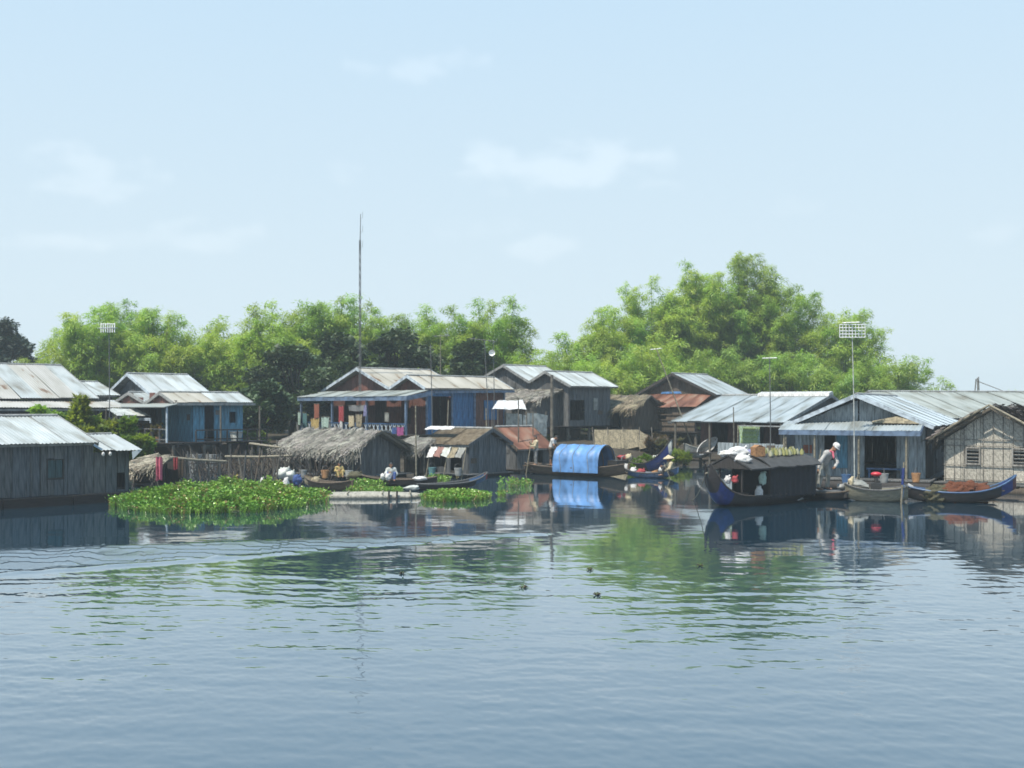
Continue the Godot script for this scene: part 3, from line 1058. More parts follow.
func broad_tree(label: String, px: float, depth: float, top_py: float, half_px: float, base_y: float, tone: Color, called := "broadleaf_tree", low := 0.3, lumps := 26, per := 115):
	var h := tall(top_py, depth) - base_y
	var r := half_px / FOCAL * depth
	var o := thing(called, label, "tree", place(px, depth, base_y), 0, "broad-leaved trees among the houses")
	var trunk := MB.new()
	var fork := Vector3(rf(-0.2, 0.2), h * 0.38, rf(-0.2, 0.2))
	trunk.tube([Vector3(0, -0.3, 0), Vector3(rf(-0.1, 0.1), h * 0.2, 0), fork], [0.2, 0.16, 0.13], 8)
	var spots := PackedVector3Array()
	var cols := PackedColorArray()
	for k in lumps:
		var a := rf(0, TAU)
		var y := lerpf(low, 0.97, rng.randf())
		var prof := sin(PI * clampf((y - low * 0.7) / (1.06 - low * 0.7), 0, 1))
		var rr := r * prof * sqrt(rng.randf())
		var c := Vector3(cos(a) * rr, h * y, sin(a) * rr)
		trunk.tube([fork, fork.lerp(c, 0.55) + Vector3(0, -0.1, 0), c], [0.07, 0.045, 0.015], 5, false)
		var lr := rf(0.4, 0.75) * (0.55 + 0.18 * r)
		var t := tone * rf(0.75, 1.25)
		for q in per:
			var d := Vector3(rng.randfn(), rng.randfn(), rng.randfn()).normalized() * pow(rng.randf(), 0.45)
			spots.append(c + d * lr * Vector3(1.1, 0.75, 1.1))
			var cc := t * rf(0.7, 1.3)
			cols.append(Color(cc.r, cc.g, cc.b))
	obj(trunk, "trunk", M.bark, o)
	scatter(o, "crown", "broad", spots, cols, Vector2(0.8, 1.4), M.dark_leaf)

func shrub(label: String, px: float, depth: float, base_y: float, half: float, h: float, tone: Color, count: int, called := "leafy_shrub"):
	var o := thing(called, label, "shrub", place(px, depth, base_y), 0, "shrubs on the bank")
	var stems := MB.new()
	var spots := PackedVector3Array()
	var cols := PackedColorArray()
	var n := maxi(5, int(half * 12))
	for k in n:
		var a := rf(0, TAU)
		var rr := half * sqrt(rng.randf())
		var tip := Vector3(cos(a) * rr, h * rf(0.55, 1.0) * (1.0 - 0.45 * rr / half), sin(a) * rr * 0.7)
		var foot := Vector3(tip.x * 0.55, 0, tip.z * 0.55)
		stems.tube([foot, foot.lerp(tip, 0.5) + Vector3(rf(-0.05, 0.05), 0.03, 0), tip], [0.02, 0.014, 0.006], 5, false)
		var t := tone * rf(0.7, 1.3)
		t.r *= rf(0.85, 1.3)
		for q in count / n:
			var f := sqrt(rng.randf())
			spots.append(foot.lerp(tip, f) + Vector3(rf(-0.16, 0.16), rf(-0.1, 0.1), rf(-0.16, 0.16)))
			var cc := t * rf(0.75, 1.25)
			cols.append(Color(cc.r, cc.g, cc.b))
	obj(stems, "stems", M.bark, o)
	scatter(o, "foliage", "shrub", spots, cols, Vector2(0.7, 1.15), M.leaf)

func hyacinth(label: String, outline: Array, count: int, tallness: float, seed_: int, called := "water_hyacinth_mat"):
	# a floating mat inside an outline given as (bearing, distance) pairs
	var poly := PackedVector2Array()
	for p in outline:
		var w := place(p[0], p[1])
		poly.append(Vector2(w.x, w.z))
	var lo := poly[0]
	var hi := poly[0]
	for p in poly:
		lo = lo.min(p); hi = hi.max(p)
	var c := (lo + hi) / 2
	var o := thing(called, label, "water plants", Vector3(c.x, 0, c.y), 0, "floating water hyacinth")
	var f := noise_of(seed_, 0.8, 3)
	var spots := PackedVector3Array()
	var cols := PackedColorArray()
	var bed := PackedVector3Array()
	var bedc := PackedColorArray()
	var tries := 0
	while spots.size() < count and tries < count * 12:
		tries += 1
		var p := Vector2(rf(lo.x - 0.45, hi.x + 0.45), rf(lo.y - 0.45, hi.y + 0.45))
		var edge := 1e9
		for k in poly.size():
			var q := Geometry2D.get_closest_point_to_segment(p, poly[k], poly[(k + 1) % poly.size()])
			edge = minf(edge, p.distance_to(q))
		var inside := Geometry2D.is_point_in_polygon(p, poly)
		var n := f.get_noise_2d(p.x, p.y)
		if (not inside and (edge > minf(0.45, tallness * 2.0) or rng.randf() < 0.6 + edge * 0.75)) or n < -0.42:
			continue
		var rise := tallness * clampf(edge * 0.9 if inside else 0.0, 0.0, 1.0) * maxf(0.12, 0.35 + 2.4 * (n + 0.2))
		var y := maxf(0.0, rise * rf(0.3, 1.0))
		spots.append(Vector3(p.x - c.x, y, p.y - c.y))
		var t := Color(0.1, 0.24, 0.03).lerp(Color(0.18, 0.31, 0.045), clampf(0.5 + n + rf(-0.4, 0.4), 0, 1)) * rf(0.7, 1.25)
		if rng.randf() < 0.11:
			t = Color(0.22, 0.18, 0.06) * rf(0.7, 1.2)
		cols.append(Color(t.r, t.g, t.b))
	var top := scatter(o, "leaves", "hyacinth", spots, cols, Vector2(0.36, 0.72) if tallness > 0.1 else Vector2(0.28, 0.5), M.water_leaf, true)
	top.set_meta("kind", "stuff")
	# the raft of roots and stalks that carries the leaves
	var raft := MB.new()
	raft.grid(28, 10, func(a, b):
		var ang: float = a * TAU
		if a > 0.999: ang = 0.0
		var far := 0.0
		var d := Vector2(cos(ang), sin(ang))
		for k in poly.size():
			var hit = Geometry2D.segment_intersects_segment(c, c + d * 30.0, poly[k], poly[(k + 1) % poly.size()])
			if hit != null:
				far = maxf(far, c.distance_to(hit))
		var q: Vector2 = d * far * b
		return Vector3(q.x, 0.02 + tallness * 0.55 * clampf(far * (1.0 - b) * 0.9, 0, 1) * (0.55 + 0.9 * (f.get_noise_2d(q.x + c.x, q.y + c.y) + 0.35)) - (0.06 if b > 0.98 else 0.0), q.y))
	obj(raft, "root_raft", mat(lin(0.035, 0.055, 0.015), 0.9), o)

# ------------------------------------------------------------------ the place
func _ready():
	rng.seed = 20240
	# camera: level, the lens shifted up a little
	var cam := Camera3D.new()
	cam.name = "camera"
	add_child(cam)
	cam.position = Vector3(0, EYE, 0)
	var optics := CameraAttributesPhysical.new()
	optics.frustum_focal_length = 35.0
	optics.exposure_aperture = 2.5
	optics.frustum_focus_distance = 12.0
	cam.attributes = optics
	cam.set_frustum(0.1 * 768.0 / FOCAL, Vector2(0, 0.1 * (HORIZON - 384.0) / FOCAL), 0.1, 3000.0)
	cam.current = true
	# sky: pale blue haze at the horizon, bluer overhead, a few thin clouds
	var sky := ProceduralSkyMaterial.new()
	sky.sky_top_color = lin(0.13, 0.38, 0.67)
	sky.sky_horizon_color = lin(0.51, 0.595, 0.64)
	sky.sky_curve = 0.75
	sky.ground_horizon_color = lin(0.5, 0.58, 0.62)
	sky.ground_bottom_color = lin(0.08, 0.09, 0.08)
	sky.sun_angle_max = 8.0
	sky.sky_cover = cloud_cover()
	var env := Environment.new()
	env.background_mode = Environment.BG_SKY
	env.sky = Sky.new()
	env.sky.sky_material = sky
	env.tonemap_mode = Environment.TONE_MAPPER_LINEAR
	env.tonemap_exposure = 1.47
	env.fog_enabled = true
	env.fog_density = 0.0012
	env.fog_light_color = Color(0.88, 0.94, 0.97)
	env.sdfgi_enabled = true
	env.ssao_enabled = true
	env.ssil_enabled = true
	var we := WorldEnvironment.new()
	we.name = "world"
	we.environment = env
	add_child(we)
	# sun: high, behind the left shoulder
	var sun := DirectionalLight3D.new()
	sun.name = "sun"
	add_child(sun)
	sun.rotation_degrees = Vector3(-62, -42, 0)
	sun.light_energy = 1.5
	sun.light_color = Color(1.0, 0.96, 0.89)
	sun.light_angular_distance = 0.5
	sun.shadow_enabled = true
	make_materials()
	water()
	bank()
	left_floating_house()
	left_back_house()
	blue_gable_house()
	big_blue_house()
	grey_stilt_house()
	brown_house()
	tan_hut()
	long_roof_house()
	awning_house()
	far_right_roof()
	woven_house()
	thatched_hut()
	brown_roof_hut()
	rust_hut()
	small_shed()
	trees()
	mats()
	boats()
	masts()
	people()
	small_things()

func cloud_cover() -> ImageTexture:
	# thin fair-weather clouds, scattered all the way round
	var w := 2048
	var h := 1024
	var im := Image.create_empty(w, h, false, Image.FORMAT_RGBA8)
	var f := noise_of(77, 0.035, 5)
	var r := RandomNumberGenerator.new()
	r.seed = 9
	var puffs := [[415, 66, 50, 11, 0.7], [92, 176, 46, 20, 0.7], [575, 166, 88, 20, 0.95], [338, 177, 22, 11, 0.35], [212, 238, 42, 14, 0.55], [545, 246, 36, 12, 0.55], [490, 232, 40, 10, 0.25], [40, 240, 40, 10, 0.4], [110, 238, 50, 8, 0.3], [996, 228, 18, 10, 0.35], [800, 206, 30, 8, 0.2]]
	var list := []
	for p in puffs:
		var dx: float = (p[0] - 512.0) / FOCAL
		var az := atan(dx)
		var el := atan((HORIZON - p[1]) / FOCAL / sqrt(1 + dx * dx))
		list.append([az, el, p[2] / FOCAL, p[3] / FOCAL, p[4]])
	for k in 60:
		var az := r.randf_range(0.62, TAU - 0.62)
		list.append([az if az < PI else az - TAU, r.randf_range(0.08, 0.5), r.randf_range(0.02, 0.09), r.randf_range(0.008, 0.02), r.randf_range(0.2, 0.9)])
	for c in list:
		var cx: float = c[0] / TAU * w
		var cy: float = (0.5 - c[1] / PI) * h
		var rx: float = c[2] / TAU * w * 1.5
		var ry: float = c[3] / PI * h * 1.6
		for y in range(int(cy - ry), int(cy + ry) + 1):
			for x in range(int(cx - rx), int(cx + rx) + 1):
				if y < 0 or y >= h:
					continue
				var d := Vector2((x - cx) / rx, (y - cy) / ry)
				if d.y > 0: d.y *= 1.35
				var a: float = clampf(1.0 - d.length() + 0.95 * f.get_noise_2d(x * 1.3, y * 3.2), 0, 1)
				a = smoothstep(0.0, 0.8, a) * c[4] * 0.075
				var xx := posmod(x, w)
				var old := im.get_pixel(xx, y).a
				im.set_pixel(xx, y, Color(1.0, 0.93, 0.86, clampf(old + a * (1 - old), 0, 1)))
	return ImageTexture.create_from_image(im)

# ------------------------------------------------------------------ water and bank
func water():
	var long_ := noise_of(101, 1.0, 1)
	var mid := noise_of(102, 1.0, 1)
	var fine := noise_of(103, 1.0, 1)
	var patch := noise_of(104, 1.0, 2)
	var rows := []
	var d := 3.0
	while d < 74.0:
		rows.append(d)
		d += clampf(d * d / 2970.0 * 0.85, 0.05, 0.7)
	rows.append(75.0)
	var cols := 540
	var nr := rows.size()
	var v := PackedVector3Array()
	v.resize(nr * (cols + 1))
	var ruffled := PackedFloat32Array()
	ruffled.resize(v.size())
	for b in nr:
		var z: float = rows[b]
		var half := 4.0 + 0.72 * z
		# calm near the village, livelier on the open lake
		var open := lerpf(0.28, 1.0, 1.0 - smoothstep(15.5, 25.0, z))
		var near := lerpf(1.0, 0.75, smoothstep(8.0, 15.0, z))
		for a in cols + 1:
			var x := half * (2.0 * a / cols - 1.0)
			# the wake of a boat that has passed: a band of short chop running away to the right
			var mid_line := 19.0 + 0.42 * (x + 9.0)
			var width := clampf(2.0 - 0.19 * (x + 9.0), 0.0, 2.4)
			var wake := 0.0
			if width > 0.05:
				wake = (1.0 - smoothstep(width * 0.55, width * 1.1, absf(z - mid_line) + 0.25 * patch.get_noise_2d(x * 0.8, z * 2.0))) * smoothstep(6.0, 0.0, x)
			var gust := 0.75 + 0.5 * patch.get_noise_2d(x * 0.07, z * 0.16)
			var k := open * gust * near * (1.0 - 0.4 * wake)
			var y := 0.0048 * k * long_.get_noise_2d(x * 0.3, z * 0.95 + x * 0.04)
			y += 0.005 * k * mid.get_noise_2d(x * 0.85, z * 2.3 - x * 0.1)
			y += 0.0032 * k * fine.get_noise_2d(x * 2.6 + z * 0.5, z * 5.2)
			if wake > 0.0:
				var ph := (z + 0.5 * patch.get_noise_2d(x * 0.6, z * 0.35) + 0.12 * mid.get_noise_2d(x * 1.5, z * 0.5)) / 0.62
				y += wake * (0.036 * (ph - floorf(ph)) + 0.003 * fine.get_noise_2d(x * 5.0 + 9.0, z * 4.0))
			if z < 26.0:
				y += 0.0026 * k * fine.get_noise_2d(x * 7.5 - z * 1.5 + 50.0, z * 12.0)
			if width > 0.05 and x < 0.0:   # the small crest at the wake's near edge
				var e := z - (mid_line - width * 0.98)
				y += 0.02 * exp(-e * e * 16.0) * smoothstep(-1.5, -6.5, x)
			if a == 0 or a == cols or b == 0 or b == nr - 1:
				y = 0.0
			v[b * (cols + 1) + a] = Vector3(x, y, -z)
			ruffled[b * (cols + 1) + a] = wake
	var n := PackedVector3Array()
	n.resize(v.size())
	n.fill(Vector3.UP)
	for b in range(1, nr - 1):
		for a in range(1, cols):
			var k := b * (cols + 1) + a
			n[k] = (v[k + 1] - v[k - 1]).cross(v[k + cols + 1] - v[k - cols - 1]).normalized()
	var ix := PackedInt32Array()
	var chop := PackedInt32Array()
	var dice := RandomNumberGenerator.new()
	dice.seed = 4
	for b in nr - 1:
		for a in cols:
			var k := b * (cols + 1) + a
			var e := k + cols + 1
			var quad := PackedInt32Array([k, e, k + 1, k + 1, e, e + 1])
			if ruffled[k] > 0.0 and ruffled[k] > dice.randf() * 0.9:
				chop.append_array(quad)
			else:
				ix.append_array(quad)
	# flat water outside the fan
	var far := 420.0
	var near_half := 4.0 + 0.72 * 3.0
	var far_half := 4.0 + 0.72 * 75.0
	for p in [[Vector3(-far, 0, far), Vector3(far, 0, far), Vector3(near_half, 0, -3), Vector3(-near_half, 0, -3)], [Vector3(-far, 0, far), Vector3(-near_half, 0, -3), Vector3(-far_half, 0, -75), Vector3(-far, 0, -75)], [Vector3(far, 0, far), Vector3(far, 0, -75), Vector3(far_half, 0, -75), Vector3(near_half, 0, -3)], [Vector3(-far, 0, -75), Vector3(far, 0, -75), Vector3(far, 0, -far), Vector3(-far, 0, -far)]]:
		var k := v.size()
		for c in p:
			v.append(c); n.append(Vector3.UP)
		ix.append_array([k, k + 2, k + 1, k, k + 3, k + 2])
	var arr := []
	arr.resize(Mesh.ARRAY_MAX)
	arr[Mesh.ARRAY_VERTEX] = v
	arr[Mesh.ARRAY_NORMAL] = n
	arr[Mesh.ARRAY_INDEX] = ix
	var mesh := ArrayMesh.new()
	mesh.add_surface_from_arrays(Mesh.PRIMITIVE_TRIANGLES, arr)
	arr[Mesh.ARRAY_INDEX] = chop
	mesh.add_surface_from_arrays(Mesh.PRIMITIVE_TRIANGLES, arr)
	var m := StandardMaterial3D.new()
	m.albedo_color = lin(0.008, 0.038, 0.068)
	m.roughness = 0.05
	m.metallic_specular = 1.0
	m.clearcoat_enabled = true
	m.clearcoat = 0.85
	m.clearcoat_roughness = 0.05
	# the ruffled water of the wake: ripples too small to tell apart
	var rough: StandardMaterial3D = m.duplicate()
	rough.roughness = 0.2
	rough.clearcoat_roughness = 0.2
	mesh.surface_set_material(0, m)
	mesh.surface_set_material(1, rough)
	var o := inst(mesh, "water", null)
	tag(o, "wide rippled blue-grey lake water in front of the village", "water", "", "structure")

func bank():
	# the muddy shore under the houses, rising gently behind them and running on to the horizon
	var f := noise_of(55, 0.12, 4)
	var edges := [42.0, 44, 46, 48, 50, 52, 54, 57, 60, 64, 70, 80, 100, 150, 250, 420]
	var mb := MB.new()
	mb.grid(60, edges.size() - 1, func(a, b):
		var z: float = edges[int(round(b * (edges.size() - 1)))]
		var x: float = (a * 2 - 1) * (60.0 + z * 0.9)
		var shore := 45.0 + 2.0 * f.get_noise_2d(x * 1.5, 3.0) + 8.0 * smoothstep(3.0, 7.0, x) + 30.0 * smoothstep(40.0, 60.0, absf(x))
		var y: float = -0.5 + 1.1 * smoothstep(shore - 2.5, shore + 3.0, z) + 0.5 * smoothstep(shore + 3, shore + 16, z) + 0.12 * f.get_noise_2d(x * 3.0, z * 3.0)
		return Vector3(x, y, -z))
	var o := obj(mb, "river_bank", M.earth)
	tag(o, "dark muddy shore beneath the stilt houses and trees", "ground", "", "structure")

# ------------------------------------------------------------------ houses
func left_floating_house():
	var t := thing("floating_house", "low grey plank house floating at the left edge with bright tin roof", "house", place(98, 30.2, 0), 45)
	# front wall along local x to the left of the corner; the roof overhangs it by a hand
	var z := -0.25
	var L := -8.0
	wall(t, Vector2(L + 0.3, z), Vector2(-0.02, z), 0.28, 1.62, [M.grey_wood[1], M.grey_wood[2], M.blue_grey_wood[2]], 0.36, [[6.4, 6.84, 0.72, 1.24]], "wall", "plank", 0.02)
	shutter(t, Vector3(L + 0.3 + 6.62, 0.98, z - 0.03), Vector3.RIGHT, 0.4, 0.48, M.window_green, M.dark_wood[2])
	wall(t, Vector2(-0.12, z), Vector2(-0.12, -5.1), 0.18, [[0.0, 1.6], [2.45, 2.28], [4.85, 1.6]], M.blue_grey_wood, 0.4)
	wall(t, Vector2(-0.12, -5.1), Vector2(L + 0.3, -5.1), 0.18, 1.62, M.blue_grey_wood, 0.8)
	wall(t, Vector2(L + 0.3, -5.1), Vector2(L + 0.3, z), 0.18, [[0.0, 1.6], [2.4, 2.28], [4.85, 1.6]], M.blue_grey_wood, 0.8)
	gable_roof(t, L, 0.0, Vector2(0.0, 1.66), Vector2(-2.7, 2.36), Vector2(-5.4, 1.66), M.zinc, M.grey_trim, 0.78)
	# lower annex at the right end
	wall(t, Vector2(-0.02, z), Vector2(0.98, z), 0.28, 1.42, [M.grey_wood[1], M.grey_wood[2], M.blue_grey_wood[2]], 0.33, [[0.68, 0.9, 0.34, 0.8]])
	wall(t, Vector2(0.98, z + 0.02), Vector2(0.98, -1.7), 0.18, [[0.0, 1.4], [1.47, 1.76]], M.blue_grey_wood, 0.4)
	var an := MB.new()
	an.tube([Vector3(0.05, 1.86, -1.65), Vector3(1.15, 1.86, -1.65)], [0.04, 0.04], 6)
	var ar := obj(an, "annex_roof", M.grey_trim, t)
	slope(ar, 0.06, 1.2, Vector2(-1.65, 1.84), Vector2(0.1, 1.43), M.zinc, 0.4, "roof_sheet", 0.12)
	slope(ar, 0.06, 1.2, Vector2(-1.65, 1.84), Vector2(-2.6, 1.5), M.zinc, 0.6)
	var flap := MB.new()
	flap.hexa([Vector3(0.9, 1.18, 0.2), Vector3(1.22, 1.44, 0.12), Vector3(1.24, 1.44, 0.1), Vector3(0.92, 1.18, 0.18), Vector3(0.9, 1.4, 0.16), Vector3(1.22, 1.46, 0.08), Vector3(1.24, 1.46, 0.06), Vector3(0.92, 1.4, 0.14)])
	obj(flap, "loose_sheet", M.zinc[1], t)
	# raft: float deck on drums and poles
	deck(t, L, 1.1, -5.2, -0.02, 0.26, M.dark_wood, 0.5)
	for k in 12:
		var mb := MB.new()
		var x := L + 0.5 + k * 0.74
		mb.tube([Vector3(x, -0.0, -5.1), Vector3(x, -0.0, -2.6), Vector3(x, -0.0, -0.05)], [0.18, 0.19, 0.18], 9)
		obj(mb, "float_log", M.dark_wood[k % 4], t)
	for k in 5:
		var mb := MB.new()
		mb.box(Vector3(L + 0.9 + k * 1.83, 0.1 + 0.004 * k, 0.0), Vector3(1.8, 0.25, 0.03))
		obj(mb, "skirt_board", M.maroon_hull, t)
	for k in 6:
		var mb := MB.new()
		mb.box(Vector3(lerpf(L + 0.6, -0.3, k / 5.0), 0.9, z + 0.035), Vector3(0.05, 1.4, 0.03))
		obj(mb, "batten", M.grey_wood[0], t)
	for k in 2:
		var cup := MB.new()
		cup.blob(Vector3(0.12 + 0.2 * k, 1.35, 0.06), Vector3(0.045, 0.06, 0.04), 0.1, noise_of(2, 0.3), 9, 6)
		var q := obj(cup, "hanging_cup", M.white_cloth, t)
		q.set_meta("label", "small white cup hanging under the annex eave")

func left_back_house():
	var t := thing("stilt_house", "large stilt house at left back, grey tin roof with rust streaks", "house", place(98, 48.3, 0), 42)
	var L := -9.0
	var z := -0.3
	wall(t, Vector2(L + 0.3, z), Vector2(-0.3, z), 1.2, 2.95, M.blue_grey_wood, 0.5)
	wall(t, Vector2(-0.3, z), Vector2(-0.3, -8.4), 1.2, [[0.0, 2.9], [4.2, 4.38], [8.1, 2.9]], M.grey_wood, 0.5)
	wall(t, Vector2(-0.3, -8.4), Vector2(L + 0.3, -8.4), 1.2, 2.95, M.grey_wood, 0.9)
	wall(t, Vector2(L + 0.3, -8.4), Vector2(L + 0.3, z), 1.2, [[0.0, 2.9], [3.9, 4.38], [8.1, 2.9]], M.grey_wood, 0.9)
	gable_roof(t, L, 0.0, Vector2(0.05, 2.98), Vector2(-4.5, 4.54), Vector2(-9.0, 2.98), M.worn + [M.zinc[0]], M.grey_trim, 0.85)
	var v := MB.new()
	v.bar(Vector3(L, 2.75, 0.1), Vector3(0.5, 2.75, 0.1), 0.06, 0.08)
	v.bar(Vector3(L, 2.5, 1.3), Vector3(0.5, 2.5, 1.3), 0.05, 0.08)
	var vr := obj(v, "veranda_roof", M.grey_trim, t)
	slope(vr, L, 0.6, Vector2(0.02, 2.84), Vector2(1.4, 2.58), M.worn, 0.85)
	# the lower wing at the right end and the strip of roof beyond it
	wall(t, Vector2(-0.28, -1.2), Vector2(1.1, -1.2), 1.2, 3.1, M.grey_wood, 0.45)
	wall(t, Vector2(1.1, -1.2), Vector2(1.1, -6.0), 1.2, [[0.0, 3.1], [2.3, 3.68], [4.8, 3.1]], M.grey_wood, 0.5)
	gable_roof(t, 0.02, 1.35, Vector2(-0.9, 3.12), Vector2(-3.5, 3.76), Vector2(-6.2, 3.12), M.zinc, M.grey_trim, 0.65)
	slope(vr, 0.62, 3.2, Vector2(-0.6, 2.9), Vector2(1.0, 2.55), M.zinc, 0.65)
	deck(t, L, 3.0, -8.4, 1.3, 1.18, M.grey_wood, 0.7)
	var s := []
	for x in [L + 0.4, -6.0, -3.0, -0.4, 2.8]:
		for zz in [1.2, -0.4, -4.0, -8.0]:
			s.append(Vector2(x, zz))
	stilts(t, s, -0.4, 1.1, 0.08)
	for x in [L + 0.4, -6.0, -3.0, 0.4, 2.8]:
		var p := MB.new()
		p.bar(Vector3(x, 1.2, 1.2), Vector3(x, 2.52, 1.2), 0.07, 0.07)
		obj(p, "veranda_post", M.pole, t)

func blue_gable_house():
	var t := thing("stilt_house", "sky-blue stilt house with one large and two small gables", "house", place(190, 46, 0), 45)
	var L := 3.0
	var floor_y := 1.15
	# long wall facing right-front: blue boards with a dark doorway and a small window
	wall(t, Vector2(0.3, -0.35), Vector2(L - 0.3, -0.35), floor_y, 2.84, M.sky_wood, 0.3, [[0.55, 1.0, floor_y, 2.7], [1.75, 2.05, 1.95, 2.4]])
	wall(t, Vector2(0.3, -7.1), Vector2(0.3, -3.0), floor_y, [[0.0, 3.3], [1.4, 4.0], [4.1, 2.8]], M.blue_grey_wood, 0.4, [[2.8, 3.6, floor_y, 2.6]])
	wall(t, Vector2(0.3, -3.0), Vector2(0.3, -0.35), floor_y, 2.79, M.sky_wood, 0.4)
	wall(t, Vector2(L - 0.3, -0.35), Vector2(L - 0.3, -7.1), floor_y, [[0.0, 2.8], [2.65, 2.8], [5.35, 4.0], [6.75, 3.3]], M.blue_wood, 0.6)
	wall(t, Vector2(L - 0.3, -7.1), Vector2(0.3, -7.1), floor_y, 3.25, M.grey_wood, 0.8)
	gable_roof(t, 0.0, L, Vector2(-2.6, 2.8), Vector2(-5.73, 4.11), Vector2(-7.56, 3.33), M.zinc, M.white_trim, 0.75)
	# two small gables stepping towards the front
	for g in [[-2.52, -4.05, -5.55, 3.23, 0.35], [0.0, -1.2, -2.5, 3.22, L]]:
		var r := gable_roof(t, -0.75, g[4], Vector2(g[0], 2.8), Vector2(g[1], g[3]), Vector2(g[2], 2.78), M.zinc + [M.tanzinc[1]] if g[0] == 0.0 else M.zinc, M.grey_trim, 0.6)
		var w := absf(g[2] - g[0])
		wall(t, Vector2(-0.62, g[2] + 0.06), Vector2(-0.62, g[0] - 0.06), 2.79, [[0.0, 2.81], [w * 0.5 - 0.03, g[3] - 0.08], [w - 0.12, 2.81]], M.maroon_wood, 0.35, [], "gable_wall")
	# awning strip under the small gables, veranda, porch bench
	var aw := MB.new()
	aw.bar(Vector3(-0.68, 2.73, -6.3), Vector3(-0.68, 2.73, 0.25), 0.06, 0.1)
	aw.bar(Vector3(-0.68, 2.73, 0.22), Vector3(L, 2.73, 0.22), 0.05, 0.09)
	obj(aw, "eave_board", M.grey_trim, t)
	var ar := MB.new()
	ar.hexa([Vector3(-1.3, 2.6, -6.4), Vector3(-1.3, 2.6, 0.3), Vector3(-0.66, 2.74, 0.3), Vector3(-0.66, 2.74, -6.4), Vector3(-1.3, 2.63, -6.4), Vector3(-1.3, 2.63, 0.3), Vector3(-0.66, 2.77, 0.3), Vector3(-0.66, 2.77, -6.4)])
	obj(ar, "awning", M.dullzinc[1], t)
	deck(t, -1.2, L + 0.5, -7.2, 0.55, floor_y, M.dark_wood, 0.45)
	for p in [[-1.15, -6.0], [-1.15, -3.2], [-1.15, 0.2], [1.2, 0.4], [L + 0.1, 0.4]]:
		var b := MB.new()
		b.tube([Vector3(p[0], floor_y, p[1]), Vector3(p[0], 2.66, p[1])], [0.045, 0.04], 7)
		obj(b, "veranda_post", M.white_trim if p[0] < 0 else M.pole, t)
	rail(t, Vector3(-1.15, floor_y, -6.0), Vector3(-1.15, floor_y, 0.2), 0.55, M.grey_wood[2], 10)
	rail(t, Vector3(-1.15, 1.95, -5.0), Vector3(-1.15, 1.95, -1.2), 0.18, M.white_trim, 2)
	rail(t, Vector3(0.0, floor_y, 0.5), Vector3(L + 0.4, floor_y, 0.5), 0.5, M.dark_wood[2], 7)
	var s := []
	for x in [-1.0, 0.4, 1.6, L, L + 0.5]:
		for z in [0.45, -1.8, -4.4, -7.0]:
			s.append(Vector2(x, z))
	stilts(t, s, -0.5, floor_y - 0.1, 0.07)
	# boarding of the store under the floor
	wall(t, Vector2(-0.6, -0.2), Vector2(L - 0.2, -0.2), 0.1, floor_y - 0.1, M.dark_wood, 0.35, [[1.2, 1.9, 0.2, 1.0]], "store_wall")

